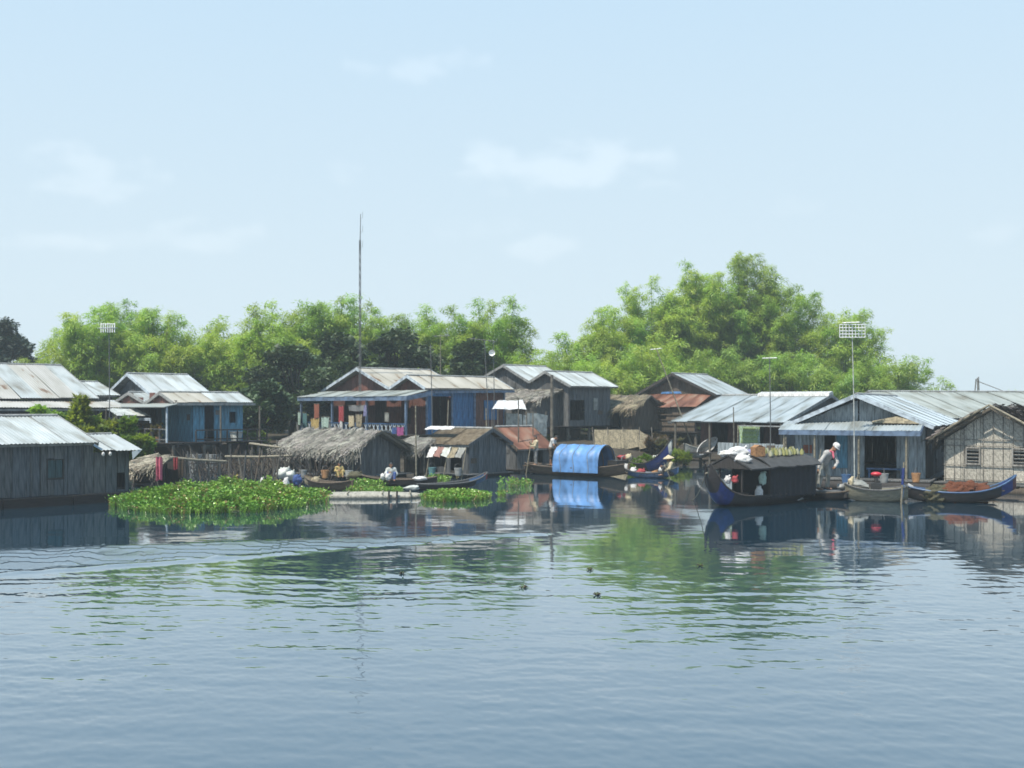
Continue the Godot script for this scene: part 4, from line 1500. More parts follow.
func big_blue_house():
	var t := thing("stilt_house", "blue and maroon stilt house with double gable, long awning and lattice railing", "house", place(426, 50, 0), 45)
	var L := 5.6
	var f := 1.35
	# long side, facing right-front: grey doorway, blue boards, maroon end with blue shutter
	wall(t, Vector2(0.3, -0.35), Vector2(3.3, -0.35), f, 3.42, M.blue_wood, 0.36, [[0.35, 1.5, f + 0.35, 3.1]])
	wall(t, Vector2(3.3, -0.35), Vector2(L - 0.3, -0.35), f, 3.42, M.maroon_wood, 0.36)
	shutter(t, Vector3(4.35, 2.45, -0.35), Vector3.RIGHT, 0.75, 0.85, M.blue_wood[3], M.blue_wood[0])
	for x in [0.3, 1.85, 3.3, L - 0.32]:
		var pc := MB.new()
		pc.bar(Vector3(x, f, -0.3), Vector3(x, 3.4, -0.3), 0.09, 0.07)
		obj(pc, "wall_post", M.blue_trim, t)
	# facade with gables, facing left-front
	wall(t, Vector2(0.3, -7.7), Vector2(0.3, -0.35), f, [[0.0, 3.36], [2.55, 4.36], [5.05, 3.44], [6.4, 3.94], [7.35, 3.46]], M.maroon_wood, 0.42, [[1.2, 2.1, f, 3.0], [3.6, 4.5, f, 3.0], [5.6, 6.3, f + 0.5, 2.9]])
	wall(t, Vector2(L - 0.3, -0.35), Vector2(L - 0.3, -7.7), f, [[0.0, 3.42], [0.95, 3.9], [2.3, 3.44], [4.8, 4.36], [7.35, 3.36]], M.maroon_wood, 0.6)
	wall(t, Vector2(L - 0.3, -7.7), Vector2(0.3, -7.7), f, 3.36, M.maroon_wood, 0.8)
	gable_roof(t, -0.05, L - 0.9, Vector2(-2.66, 3.5), Vector2(-5.16, 4.48), Vector2(-8.08, 3.38), M.tanzinc, M.white_trim, 0.75)
	gable_roof(t, -0.05, L, Vector2(0.0, 3.46), Vector2(-1.31, 4.05), Vector2(-2.64, 3.48), M.tanzinc, M.white_trim, 0.75)
	# long blue awning over the veranda
	var fas := MB.new()
	fas.bar(Vector3(-1.42, 3.0, -8.15), Vector3(-1.42, 3.0, 0.35), 0.03, 0.2)
	fas.bar(Vector3(-1.42, 3.0, 0.36), Vector3(0.1, 3.24, 0.36), 0.03, 0.2)
	fas.bar(Vector3(0.1, 3.28, 0.36), Vector3(L, 3.36, 0.1), 0.03, 0.1)
	obj(fas, "fascia", M.blue_trim, t)
	var ar := Node3D.new()
	ar.name = "awning"
	t.add_child(ar)
	ar.rotation.y = -PI / 2
	# laid in its own turned frame: x runs along the facade
	slope(ar, -8.15, 0.34, Vector2(0.1, 3.36), Vector2(1.45, 3.08), M.dullzinc, 0.8)
	deck(t, -1.4, 0.3, -8.1, 0.3, f, M.brown_wood, 0.4)
	deck(t, 0.3, L, -7.7, 0.25, f, M.brown_wood, 0.6)
	for z in [-8.0, -5.4, -2.7, 0.15]:
		var b := MB.new()
		b.bar(Vector3(-1.3, f, z), Vector3(-1.3, 3.05, z), 0.09, 0.09)
		obj(b, "veranda_post", M.blue_trim, t)
	rail(t, Vector3(-1.34, f, -8.0), Vector3(-1.34, f, 0.15), 0.5, M.mid_blue_paint, 9, M.white_trim)
	var s := []
	for x in [-1.2, 0.4, 2.8, L - 0.3]:
		for z in [0.0, -2.6, -5.2, -7.7]:
			s.append(Vector2(x, z))
	stilts(t, s, -0.3, f - 0.1, 0.08)
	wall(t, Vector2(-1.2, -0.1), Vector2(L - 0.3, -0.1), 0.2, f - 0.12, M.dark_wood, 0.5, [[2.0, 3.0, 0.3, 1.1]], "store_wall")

func grey_stilt_house():
	var t := thing("stilt_house", "weathered grey board house on tall stilts with dark loft opening", "house", place(570, 55, 0), 45)
	var L := 3.7
	var f := 1.65
	wall(t, Vector2(0.25, -0.3), Vector2(L - 0.25, -0.3), f, 3.64, M.blue_grey_wood, 0.3, [[0.05, 1.15, 1.95, 2.95]])
	var pan := MB.new()
	pan.box(Vector3(2.25, 2.75, -0.25), Vector3(0.32, 0.62, 0.03))
	var q := obj(pan, "window", M.tarp_grey, t)
	q.set_meta("label", "pale closed shutter")
	wall(t, Vector2(0.25, -5.9), Vector2(0.25, -0.3), f, [[0.0, 4.3], [1.15, 4.7], [3.05, 3.86], [4.18, 4.3], [5.6, 3.62]], M.grey_wood, 0.38)
	wall(t, Vector2(L - 0.25, -0.3), Vector2(L - 0.25, -5.9), f, [[0.0, 3.62], [1.42, 4.3], [2.55, 3.86], [4.45, 4.7], [5.6, 4.3]], M.grey_wood, 0.6)
	wall(t, Vector2(L - 0.25, -5.9), Vector2(0.25, -5.9), f, 4.28, M.grey_wood, 0.8)
	gable_roof(t, 0.0, L - 0.4, Vector2(-2.84, 3.9), Vector2(-4.78, 4.8), Vector2(-6.2, 4.26), M.zinc, M.grey_trim, 0.75)
	gable_roof(t, 0.0, L, Vector2(0.05, 3.64), Vector2(-1.72, 4.4), Vector2(-2.84, 3.9), M.zinc, M.grey_trim, 0.75)
	# the lower front room with a ragged thatch lean-to, and pale sheets below it
	wall(t, Vector2(-1.5, -4.6), Vector2(-1.5, -1.0), 1.25, 2.95, M.pale_wood, 0.5, [[1.4, 2.0, 1.7, 2.5]], "front_wall")
	wall(t, Vector2(-1.5, -1.0), Vector2(0.2, -1.0), 1.25, [[0.0, 2.95], [1.7, 3.4]], M.grey_wood, 0.4, [], "front_wall")
	thatch(t, -4.0, -0.6, Vector2(-0.2, 3.5), Vector2(1.75, 2.92), 420, Color(0.2, 0.19, 0.17), "lean_to_thatch", -PI / 2)
	deck(t, -1.6, L, -5.9, -0.25, f - 0.02, M.dark_wood, 0.5)
	var s := []
	for x in [-1.5, 0.3, 1.9, L - 0.3]:
		for z in [-0.4, -2.4, -4.2, -5.8]:
			s.append(Vector2(x, z))
	stilts(t, s, -0.4, f - 0.1, 0.08)
	for k in 2:
		var b := MB.new()
		b.bar(Vector3(1.9, 0.2, -0.4 - k), Vector3(L - 0.3, 1.5, -0.4 - k), 0.06, 0.06)
		obj(b, "brace", M.pole, t)
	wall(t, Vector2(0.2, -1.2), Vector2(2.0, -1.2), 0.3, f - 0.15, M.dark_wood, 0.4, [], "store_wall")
	# sun-bleached sheet hung as a sunshade beside the blue house
	var o := thing("sunshade", "bright white sheet stretched as sunshade between blue house and grey stilt house", "awning", place(513, 50.5, 2.6), 0)
	cloth_sheet("fabric", o, [Vector3(-0.95, -0.08, 0.55), Vector3(0.62, -0.1, 0.55), Vector3(0.45, 0.32, -0.7), Vector3(-0.7, 0.32, -0.7)], M.tarp_white, 0.08, 0.05)
	for e in [[-0.95, 0.55, 2.52], [0.62, 0.55, 2.5], [0.45, -0.7, 2.92], [-0.7, -0.7, 2.92]]:
		var b := MB.new()
		b.tube([Vector3(e[0], -2.6, e[1]), Vector3(e[0], e[2] - 2.6, e[1])], [0.03, 0.025], 6)
		obj(b, "pole", M.pole, o)
	var sh := thing("tarpaulin_screen", "pale grey sheets closing the room under the ragged thatch lean-to", "tarpaulin", place(520, 51.6, 0), 38)
	for k in 4:
		cloth_sheet("panel", sh, [Vector3(-0.85 + k * 0.62, 1.2, 0), Vector3(-0.25 + k * 0.62, 1.2, 0), Vector3(-0.25 + k * 0.62, 2.3 - 0.1 * (k % 2), 0.03 * k), Vector3(-0.85 + k * 0.62, 2.32, 0.02)], M.tarp_pale, 0.0, 0.05, 6)
	for k in 5:
		var b := MB.new()
		b.tube([Vector3(-0.85 + k * 0.62, -0.2, -0.05), Vector3(-0.85 + k * 0.62, 2.4, -0.05)], [0.04, 0.035], 6)
		obj(b, "post", M.pole, sh)

func brown_house():
	var t := thing("stilt_house", "dark brown board house with rusty porch roof and clean tin ridge", "house", place(716.6, 58, 0), 48)
	var L := 3.5
	var f := 1.55
	wall(t, Vector2(0.25, -4.95), Vector2(0.25, -0.3), f, [[0.0, 3.26], [2.45, 4.28], [4.65, 3.26]], M.brown_wood, 0.36, [[1.2, 1.9, f, 2.5]])
	wall(t, Vector2(0.25, -0.3), Vector2(L - 0.25, -0.3), f, 3.22, M.brown_wood, 0.4)
	wall(t, Vector2(L - 0.25, -0.3), Vector2(L - 0.25, -4.95), f, [[0.0, 3.26], [2.2, 4.28], [4.65, 3.26]], M.brown_wood, 0.6)
	wall(t, Vector2(L - 0.25, -4.95), Vector2(0.25, -4.95), f, 3.22, M.brown_wood, 0.8)
	gable_roof(t, -0.1, L, Vector2(0.0, 3.24), Vector2(-2.75, 4.4), Vector2(-5.26, 3.22), M.bluezinc, M.dark_wood[3], 0.75)
	# rusty porch roof on the gable side
	var pr := Node3D.new()
	pr.name = "porch_roof"
	t.add_child(pr)
	pr.rotation.y = -PI / 2
	slope(pr, -5.1, -0.3, Vector2(-0.15, 3.28), Vector2(1.5, 2.58), M.rust, 0.85, "rusty_roof_sheet", 0.06)
	var bl := MB.new()
	bl.hexa([Vector3(0.1, 3.32, -3.6), Vector3(0.1, 3.32, -2.3), Vector3(0.2, 3.32, -2.3), Vector3(0.2, 3.32, -3.6), Vector3(0.1, 3.42, -3.5), Vector3(0.1, 3.44, -2.4), Vector3(0.2, 3.44, -2.4), Vector3(0.2, 3.42, -3.5)])
	var bq := obj(bl, "blue_tarp", M.tarp_blue, t)
	bq.set_meta("label", "strip of blue plastic tucked above the rusty porch roof")
	# porch room below: patched boards
	wall(t, Vector2(-1.3, -4.9), Vector2(-1.3, -0.5), 1.3, 2.5, M.brown_wood + [M.pale_wood[0]], 0.5, [[1.6, 2.6, 1.85, 2.4]], "porch_wall")
	deck(t, -1.6, L, -5.0, -0.2, 1.3, M.dark_wood, 0.5)
	var s := []
	for x in [-1.4, 0.4, L - 0.3]:
		for z in [-0.4, -2.6, -4.8]:
			s.append(Vector2(x, z))
	stilts(t, s, 0.0, 1.2, 0.08)
	for k in 4:
		var b := MB.new()
		b.bar(Vector3(-1.36, 1.35 + 0.28 * k, -4.9), Vector3(-1.36, 1.35 + 0.28 * k, -0.5), 0.03, 0.06)
		obj(b, "batten", M.brown_wood[1], t)

func tan_hut():
	var t := thing("hut", "small hut with tan thatch roof tucked between grey house and brown house", "hut", place(637, 57, 0), -38)
	wall(t, Vector2(-2.6, -0.2), Vector2(-0.2, -0.2), 1.4, 2.55, M.brown_wood, 0.4, [[0.8, 1.5, 1.4, 2.3]])
	wall(t, Vector2(-0.2, -0.2), Vector2(-0.2, -2.4), 1.4, [[0.0, 2.5], [1.1, 3.1], [2.2, 2.5]], M.brown_wood, 0.4)
	wall(t, Vector2(-0.2, -2.4), Vector2(-2.6, -2.4), 1.4, 2.5, M.brown_wood, 0.6)
	wall(t, Vector2(-2.6, -2.4), Vector2(-2.6, -0.2), 1.4, [[0.0, 2.5], [1.1, 3.1], [2.2, 2.5]], M.brown_wood, 0.6)
	thatch(t, -3.0, 0.1, Vector2(-1.3, 3.22), Vector2(0.25, 2.5), 420, Color(0.2, 0.172, 0.12))
	thatch(t, -3.0, 0.1, Vector2(-1.3, 3.22), Vector2(-2.8, 2.5), 200, Color(0.2, 0.172, 0.12))
	deck(t, -2.8, 0.0, -2.5, 0.2, 1.4, M.dark_wood, 0.4)
	stilts(t, [Vector2(-2.5, -0.3), Vector2(-0.3, -0.3), Vector2(-0.3, -2.3), Vector2(-2.5, -2.3), Vector2(-1.4, -0.3)], 0.0, 1.3, 0.07)
	# matting spread on the bank in front of it
	var m := thing("bamboo_matting", "wide tan mat screen standing on the bank behind the blue tarpaulin boat", "matting", place(622, 53.5, 0), 4)
	for k in 4:
		var x := -1.35 + k * 0.72
		var top := 1.5 if k < 3 else 1.05
		cloth_sheet("mat_panel", m, [Vector3(x, 0.55, 0.25), Vector3(x + 0.71, 0.55 + 0.06 * k, 0.25), Vector3(x + 0.71, top, -0.1), Vector3(x, 1.5, -0.1)], M.tan_mat, 0.0, 0.06, 6)
	for k in 5:
		var b := MB.new()
		b.tube([Vector3(-1.35 + k * 0.72, 0.1, 0.3), Vector3(-1.35 + k * 0.72 + rf(-0.1, 0.1), 1.62, -0.14)], [0.03, 0.025], 6)
		obj(b, "stake", M.pole, m)

func long_roof_house():
	var t := thing("long_house", "low open-fronted house under long blue-grey tin roof with white ridge", "house", place(785, 46, 0), -40)
	var L := -5.5
	gable_roof(t, L, 0.0, Vector2(0.05, 1.95), Vector2(-4.6, 3.14), Vector2(-7.4, 2.3), M.bluezinc, M.grey_trim, 0.8)
	var cap := MB.new()
	cap.hexa([Vector3(-3.5, 3.14, -4.8), Vector3(0.02, 3.14, -4.8), Vector3(0.02, 3.1, -4.3), Vector3(-3.5, 3.1, -4.3), Vector3(-3.5, 3.32, -4.72), Vector3(0.02, 3.32, -4.72), Vector3(0.02, 3.25, -4.36), Vector3(-3.5, 3.25, -4.36)])
	obj(cap, "ridge_cap", M.white_hull, t)
	wall(t, Vector2(L + 0.2, -2.2), Vector2(-0.3, -2.2), 0.6, 2.4, M.maroon_wood, 0.45, [[0.6, 1.4, 0.6, 2.0], [2.6, 3.2, 1.0, 1.9]])
	wall(t, Vector2(-0.3, -0.4), Vector2(-0.3, -7.0), 0.6, [[0.0, 1.98], [4.2, 3.0], [6.6, 2.36]], M.blue_grey_wood, 0.45)
	wall(t, Vector2(-0.3, -7.0), Vector2(L + 0.2, -7.0), 0.6, 2.3, M.grey_wood, 0.8)
	wall(t, Vector2(L + 0.2, -7.0), Vector2(L + 0.2, -2.2), 0.6, [[0.0, 2.36], [2.4, 3.0], [4.8, 2.45]], M.grey_wood, 0.6)
	deck(t, L, 0.0, -7.0, 0.1, 0.62, M.dark_wood, 0.4)
	for x in [L + 0.15, -3.6, -1.9, -0.2]:
		var b := MB.new()
		b.tube([Vector3(x, -0.5, -0.05), Vector3(x, 1.92, -0.05)], [0.055, 0.05], 7)
		obj(b, "porch_post", M.pole, t)
	wall(t, Vector2(-3.1, 0.12), Vector2(0.0, 0.12), 0.55, 1.08, M.pale_blue_wood, 0.4, [], "parapet")
	stilts(t, [Vector2(L + 0.3, -2), Vector2(-2.8, -2), Vector2(-0.4, -2), Vector2(L + 0.3, -6.8), Vector2(-0.4, -6.8)], -0.5, 0.55, 0.08)
	# green lattice panel and grey boards under the eave
	var lp := MB.new()
	for k in 9:
		lp.bar(Vector3(-2.05 + 0.09 * k, 1.0, 0.06), Vector3(-1.85 + 0.09 * k, 1.8, 0.06), 0.014, 0.035)
		lp.bar(Vector3(-1.2 - 0.09 * k, 1.0, 0.075), Vector3(-1.4 - 0.09 * k, 1.8, 0.075), 0.014, 0.035)
	var lf := obj(lp, "lattice_panel", M.green_panel, t)
	lf.set_meta("label", "pale green lattice panel beside the porch")
	var lb := MB.new()
	lb.box(Vector3(-1.62, 1.4, 0.02), Vector3(0.95, 0.85, 0.015))
	obj(lb, "lattice_backing", M.mint_cloth, lf)
	var side := MB.new()
	side.hexa([Vector3(-1.95, 1.8, 0.15), Vector3(0.3, 1.78, 0.15), Vector3(0.3, 1.78, 0.5), Vector3(-1.95, 1.8, 0.5), Vector3(-1.95, 1.84, 0.15), Vector3(0.3, 1.82, 0.15), Vector3(0.3, 1.82, 0.5), Vector3(-1.95, 1.84, 0.5)])
	obj(side, "shade_board", M.grey_trim, t)

func awning_house():
	var t := thing("floating_house", "pale blue plank house with white-edged gable, long blue awning and open porch", "house", place(934, 35, 0), 63)
	var L := 9.0
	var f := 0.32
	# local -x side faces the lake: gable from z -4.86 to 0
	wall(t, Vector2(0.45, -4.5), Vector2(0.45, -0.3), f, [[0.0, 2.05], [2.12, 2.9], [4.2, 2.05]], M.pale_blue_wood, 0.26, [[1.0, 1.35, f + 0.55, 1.75], [2.3, 3.3, f, 1.75]])
	var sh := MB.new()
	sh.box(Vector3(0.39, 1.15, -2.92), Vector3(0.03, 1.1, 0.36))
	var so := obj(sh, "door_leaf", M.sky_wood[3], t)
	so.set_meta("label", "bright blue open door leaf")
	wall(t, Vector2(0.45, -0.3), Vector2(L, -0.3), f, 1.98, M.dark_wood + [M.blue_grey_wood[0]], 0.4)
	wall(t, Vector2(L, -0.3), Vector2(L, -4.5), f, [[0.0, 2.0], [2.1, 2.95], [4.2, 2.0]], M.grey_wood, 0.6, [[1.1, 1.7, 0.6, 1.9]])
	wall(t, Vector2(L, -4.5), Vector2(0.45, -4.5), f, 1.98, M.grey_wood, 0.8)
	gable_roof(t, 0.0, L + 0.3, Vector2(0.0, 2.0), Vector2(-2.4, 3.03), Vector2(-4.86, 1.95), M.bright, M.white_trim, 0.85)
	# awning on the lake side with blue fascia
	var aw := Node3D.new()
	aw.name = "awning"
	t.add_child(aw)
	aw.rotation.y = -PI / 2
	slope(aw, -4.75, -0.35, Vector2(-0.4, 2.15), Vector2(0.75, 1.86), M.bluezinc, 0.8)
	var fas := MB.new()
	fas.bar(Vector3(-0.76, 1.8, -4.75), Vector3(-0.76, 1.8, -0.33), 0.03, 0.16)
	fas.bar(Vector3(-0.76, 1.8, -0.32), Vector3(0.4, 2.08, -0.32), 0.03, 0.13)
	obj(fas, "fascia", M.blue_trim, t)
	# a small gable of matting stored on the awning
	var tri := MB.new()
	tri.hexa([Vector3(-0.1, 2.12, -1.9), Vector3(-0.1, 2.1, -0.45), Vector3(0.25, 2.16, -0.45), Vector3(0.25, 2.18, -1.9), Vector3(0.0, 2.16, -1.9), Vector3(0.02, 2.34, -1.1), Vector3(0.2, 2.36, -1.1), Vector3(0.2, 2.18, -1.9)])
	obj(tri, "stored_matting", M.tan_mat, t)
	for z in [-4.6, -3.6, -2.2, -0.75]:
		var b := MB.new()
		b.tube([Vector3(-0.68, -0.6, z), Vector3(-0.68, 1.78, z)], [0.04, 0.035], 7)
		obj(b, "awning_post", M.bamboo, t)
	deck(t, -0.95, L, -4.8, 0.0, f, M.grey_wood, 0.4)
	for k in 9:
		var mb := MB.new()
		mb.tube([Vector3(-0.9 + k * 1.15, 0.1, -4.8), Vector3(-0.9 + k * 1.15, 0.1, 0.0)], [0.17, 0.17], 9)
		obj(mb, "float_log", M.dark_wood[k % 4], t)
	# blue bench board across the porch
	var bb := MB.new()
	bb.box(Vector3(0.2, 0.62, -1.5), Vector3(0.3, 0.05, 1.2))
	bb.box(Vector3(0.2, 0.46, -1.0), Vector3(0.25, 0.28, 0.06))
	bb.box(Vector3(0.2, 0.46, -2.0), Vector3(0.25, 0.28, 0.06))
	obj(bb, "porch_bench", M.mid_blue_paint, t)
	for p in [[-4.2, M.orange_cloth, 1.2, 0.28], [-4.45, M.lavender_cloth, 1.0, 0.4]]:
		var c := MB.new()
		c.grid(6, 6, func(a, b): return Vector3(0.41 - 0.03 * sin(a * 8.0), p[2] + 0.15 - b * p[3], p[0] + a * 0.3))
		c.grid(6, 6, func(a, b): return Vector3(0.40 - 0.03 * sin(a * 8.0), p[2] + 0.15 - b * p[3], p[0] + a * 0.3), true)
		obj(c, "hung_cloth", p[1], t)

func far_right_roof():
	var t := thing("large_shed", "wide shed with big dull grey tin roof behind the woven house", "house", place(925, 45, 0), 14)
	gable_roof(t, 0.0, 10.5, Vector2(0.0, 2.15), Vector2(-4.2, 3.28), Vector2(-8.4, 2.15), M.dullzinc, M.grey_trim, 0.9)
	wall(t, Vector2(0.3, -0.4), Vector2(10.2, -0.4), 0.4, 2.1, M.grey_wood, 0.6)
	wall(t, Vector2(0.3, -8.0), Vector2(0.3, -0.4), 0.4, [[0.0, 2.1], [3.8, 3.15], [7.6, 2.1]], M.grey_wood, 0.6)
	wall(t, Vector2(10.2, -0.4), Vector2(10.2, -8.0), 0.4, [[0.0, 2.1], [3.8, 3.15], [7.6, 2.1]], M.grey_wood, 0.8)
	wall(t, Vector2(10.2, -8.0), Vector2(0.3, -8.0), 0.4, 2.1, M.grey_wood, 0.9)
	deck(t, 0.0, 10.4, -8.2, 0.0, 0.4, M.dark_wood, 0.8)
	stilts(t, [Vector2(0.4, -0.5), Vector2(5, -0.5), Vector2(10, -0.5), Vector2(0.4, -7.8), Vector2(10, -7.8)], -0.6, 0.35, 0.09)

func woven_house():
	var t := thing("floating_house", "house with woven bamboo gable wall and louvred windows at the right edge", "house", place(1050, 33, 0), 48)
	var L := 5.5
	var f := 0.28
	# gable wall in matting panels with battens, facing the lake
	wall(t, Vector2(0.2, -3.2), Vector2(0.2, -0.2), f, [[0.0, 1.62], [1.5, 2.56], [3.0, 1.7]], M.weave, 0.5, [[0.7, 1.1, 0.86, 1.34], [2.1, 2.5, 0.86, 1.34]], "woven_wall", "mat_panel", 0.01)
	for u in [0.9, 2.3]:
		shutter(t, Vector3(0.17, 1.1, -3.2 + u), Vector3(0, 0, 1), 0.38, 0.46, M.pale_wood[3], M.pale_wood[2], "louvred_window", 4)
	for k in 11:
		var b := MB.new()
		var u := 0.02 + k * 0.297
		var top := 1.62 + 0.94 * (u / 1.5) if u < 1.5 else 2.56 - 0.86 * ((u - 1.5) / 1.5)
		var x := 0.155
		if (u > 0.66 and u < 1.14) or (u > 2.06 and u < 2.54):
			b.tube([Vector3(x, 1.36, -3.2 + u), Vector3(x, top - 0.03, -3.2 + u)], [0.014, 0.014], 5)
		else:
			b.tube([Vector3(x, f, -3.2 + u), Vector3(x, top - 0.03, -3.2 + u)], [0.016, 0.014], 5)
		obj(b, "batten", M.pale_wood[1], t)
	for h in [0.36, 0.8, 1.42, 1.62]:
		var b := MB.new()
		b.tube([Vector3(0.135, h, -3.22), Vector3(0.135, h, -0.18)], [0.014, 0.014], 5)
		obj(b, "batten", M.pale_wood[2], t)
	wall(t, Vector2(0.2, -0.2), Vector2(L, -0.2), f, 1.7, M.weave, 0.6, [], "woven_wall", "mat_panel", 0.01)
	wall(t, Vector2(L, -0.2), Vector2(L, -3.2), f, [[0.0, 1.7], [1.5, 2.56], [3.0, 1.62]], M.weave, 0.6, [], "woven_wall", "mat_panel", 0.01)
	wall(t, Vector2(L, -3.2), Vector2(0.2, -3.2), f, 1.62, M.weave, 0.8, [], "woven_wall", "mat_panel", 0.01)
	thatch(t, -0.12, L + 0.2, Vector2(-1.68, 2.66), Vector2(0.05, 1.72), 1500, Color(0.1, 0.09, 0.085))
	thatch(t, -0.12, L + 0.2, Vector2(-1.68, 2.66), Vector2(-3.45, 1.62), 1500, Color(0.12, 0.11, 0.1))
	for e in [Vector3(-0.26, 1.72, 0.05), Vector3(-0.26, 1.58, -3.55)]:
		var b := MB.new()
		b.tube([Vector3(-0.26, 2.7, -1.68), Vector3(-0.26, 2.7, -1.68).lerp(e, 0.5) + Vector3(0, 0.02, 0), e], [0.035, 0.04, 0.035], 7)
		obj(b, "rake_bundle", M.bamboo, t)
	deck(t, -0.4, L, -3.4, 0.0, f - 0.02, M.grey_wood, 0.4)
	for k in 7:
		var mb := MB.new()
		mb.tube([Vector3(-0.3 + k * 0.95, 0.06, -3.5), Vector3(-0.3 + k * 0.95, 0.06, 0.1)], [0.15, 0.15], 8)
		obj(mb, "float_log", M.brown_wood[k % 4], t)

func thatched_hut():
	var t := thing("thatched_hut", "low hut with ragged grey-tan thatch and dark plank gable", "hut", place(362, 40, 0), -40)
	var L := -4.5
	thatch(t, L + 0.25, 0.1, Vector2(-0.9, 1.76), Vector2(0.35, 1.1), 1500, Color(0.205, 0.2, 0.182))
	thatch(t, L, 0.1, Vector2(-0.9, 1.76), Vector2(-2.4, 1.02), 700, Color(0.205, 0.2, 0.182))
	wall(t, Vector2(-0.25, -0.1), Vector2(-0.25, -2.15), 0.1, [[0.0, 1.14], [0.8, 1.62], [2.05, 1.06]], M.grey_wood, 0.3)
	wall(t, Vector2(-1.3, -0.1), Vector2(-0.25, -0.1), 0.1, 1.14, M.blue_grey_wood, 0.3)
	wall(t, Vector2(L + 0.2, -0.15), Vector2(-1.3, -0.15), 0.1, 1.12, M.brown_wood + M.pale_wood, 0.22, [[1.2, 1.9, 0.25, 0.95], [2.2, 2.7, 0.1, 0.9]])
	wall(t, Vector2(-0.25, -2.15), Vector2(L + 0.2, -2.15), 0.1, 1.05, M.grey_wood, 0.6)
	wall(t, Vector2(L + 0.2, -2.15), Vector2(L + 0.2, -0.15), 0.1, [[0.0, 1.05], [1.2, 1.62], [2.0, 1.12]], M.grey_wood, 0.4)
	deck(t, L, 0.3, -2.3, 0.5, 0.14, M.grey_wood, 0.3)
	for k in 8:
		var b := MB.new()
		var x := L + 0.1 + k * 0.6
		b.tube([Vector3(x, -0.5, 0.28), Vector3(x + rf(-0.08, 0.08), 1.05, 0.2)], [0.03, 0.025], 6)
		obj(b, "eave_post", M.bamboo, t)
	# a scrap of the same thatch to the right, over a dark store
	var s := thing("thatched_lean_to", "small thatch lean-to squeezed between thatched hut and brown-roofed hut", "shelter", place(424, 42, 0), -30)
	thatch(s, -1.0, 0.15, Vector2(-0.8, 1.42), Vector2(0.1, 1.12), 260, Color(0.205, 0.2, 0.182))
	wall(s, Vector2(-0.9, -0.1), Vector2(0.0, -0.1), 0.1, 1.1, M.dark_wood + [M.brown_wood[1]], 0.25)
	stilts(s, [Vector2(-0.9, -0.7), Vector2(0.0, -0.7), Vector2(-0.9, 0.0), Vector2(0.0, 0.0)], -0.5, 1.08, 0.035)

func brown_roof_hut():
	var t := thing("hut", "small floating hut, brown roof, slate-blue gable, white sheet along its ridge", "hut", place(468.6, 41, 0), -40)
	var L := -2.5
	var rm := []
	for k in [0.8, 1.0, 1.15]:
		rm.append(mat(lin(0.155 * k, 0.14 * k, 0.12 * k), 0.85, M.earth.albedo_texture, Vector3(0.7, 0.7, 0.7)))
	gable_roof(t, L, 0.1, Vector2(0.1, 1.2), Vector2(-1.25, 1.78), Vector2(-2.45, 1.2), rm, M.grey_wood[1], 0.6)
	wall(t, Vector2(-0.1, -0.1), Vector2(-0.1, -2.25), 0.1, [[0.0, 1.2], [1.15, 1.66], [2.15, 1.2]], M.blue_grey_wood, 0.27)
	wall(t, Vector2(L + 0.2, -0.1), Vector2(-0.1, -0.1), 0.1, 1.18, M.blue_grey_wood, 0.3, [[0.3, 1.1, 0.35, 1.05], [1.3, 1.9, 0.1, 0.75]])
	wall(t, Vector2(-0.1, -2.25), Vector2(L + 0.2, -2.25), 0.1, 1.18, M.blue_grey_wood, 0.5)
	wall(t, Vector2(L + 0.2, -2.25), Vector2(L + 0.2, -0.1), 0.1, [[0.0, 1.2], [1.0, 1.66], [2.15, 1.2]], M.blue_grey_wood, 0.5)
	deck(t, L - 0.1, 0.2, -2.4, 0.3, 0.12, M.grey_wood, 0.3)
	for k in 5:
		var mb := MB.new()
		mb.tube([Vector3(L + 0.2 + k * 0.55, -0.02, -2.4), Vector3(L + 0.2 + k * 0.55, -0.02, 0.3)], [0.13, 0.13], 8)
		obj(mb, "float_log", M.dark_wood[k % 4], t)
	var w := thing("plastic_sheet", "white plastic sheet laid along the ridge of the brown-roofed hut", "sheet", place(449, 42.4, 1.78), -40)
	cloth_sheet("fabric", w, [Vector3(-1.05, -0.02, 0.28), Vector3(0.35, -0.02, 0.28), Vector3(0.35, 0.1, -0.02), Vector3(-1.05, 0.1, -0.02)], M.tarp_white, -0.02, 0.03)
	var tp := thing("patched_awning", "pale cloth and plastic patches hung below the brown eave", "awning", place(451, 40.7, 0), -40)
	for k in 5:
		var mm: Material = [M.white_cloth, M.faded_red, M.tarp_pale, M.tan_mat, M.tarp_grey][k]
		var x := -0.95 + k * 0.36
		cloth_sheet("patch", tp, [Vector3(x, 0.75 + 0.05 * (k % 3), 0.34), Vector3(x + 0.34, 0.78, 0.36), Vector3(x + 0.34, 1.14, 0.08), Vector3(x, 1.14, 0.08)], mm, 0.0, 0.06, 6)
	for k in 3:
		var b := MB.new()
		b.tube([Vector3(-0.95 + k * 0.9, 0.0, 0.36), Vector3(-0.95 + k * 0.9, 1.15, 0.1)], [0.022, 0.02], 6)
		obj(b, "pole", M.bamboo, tp)

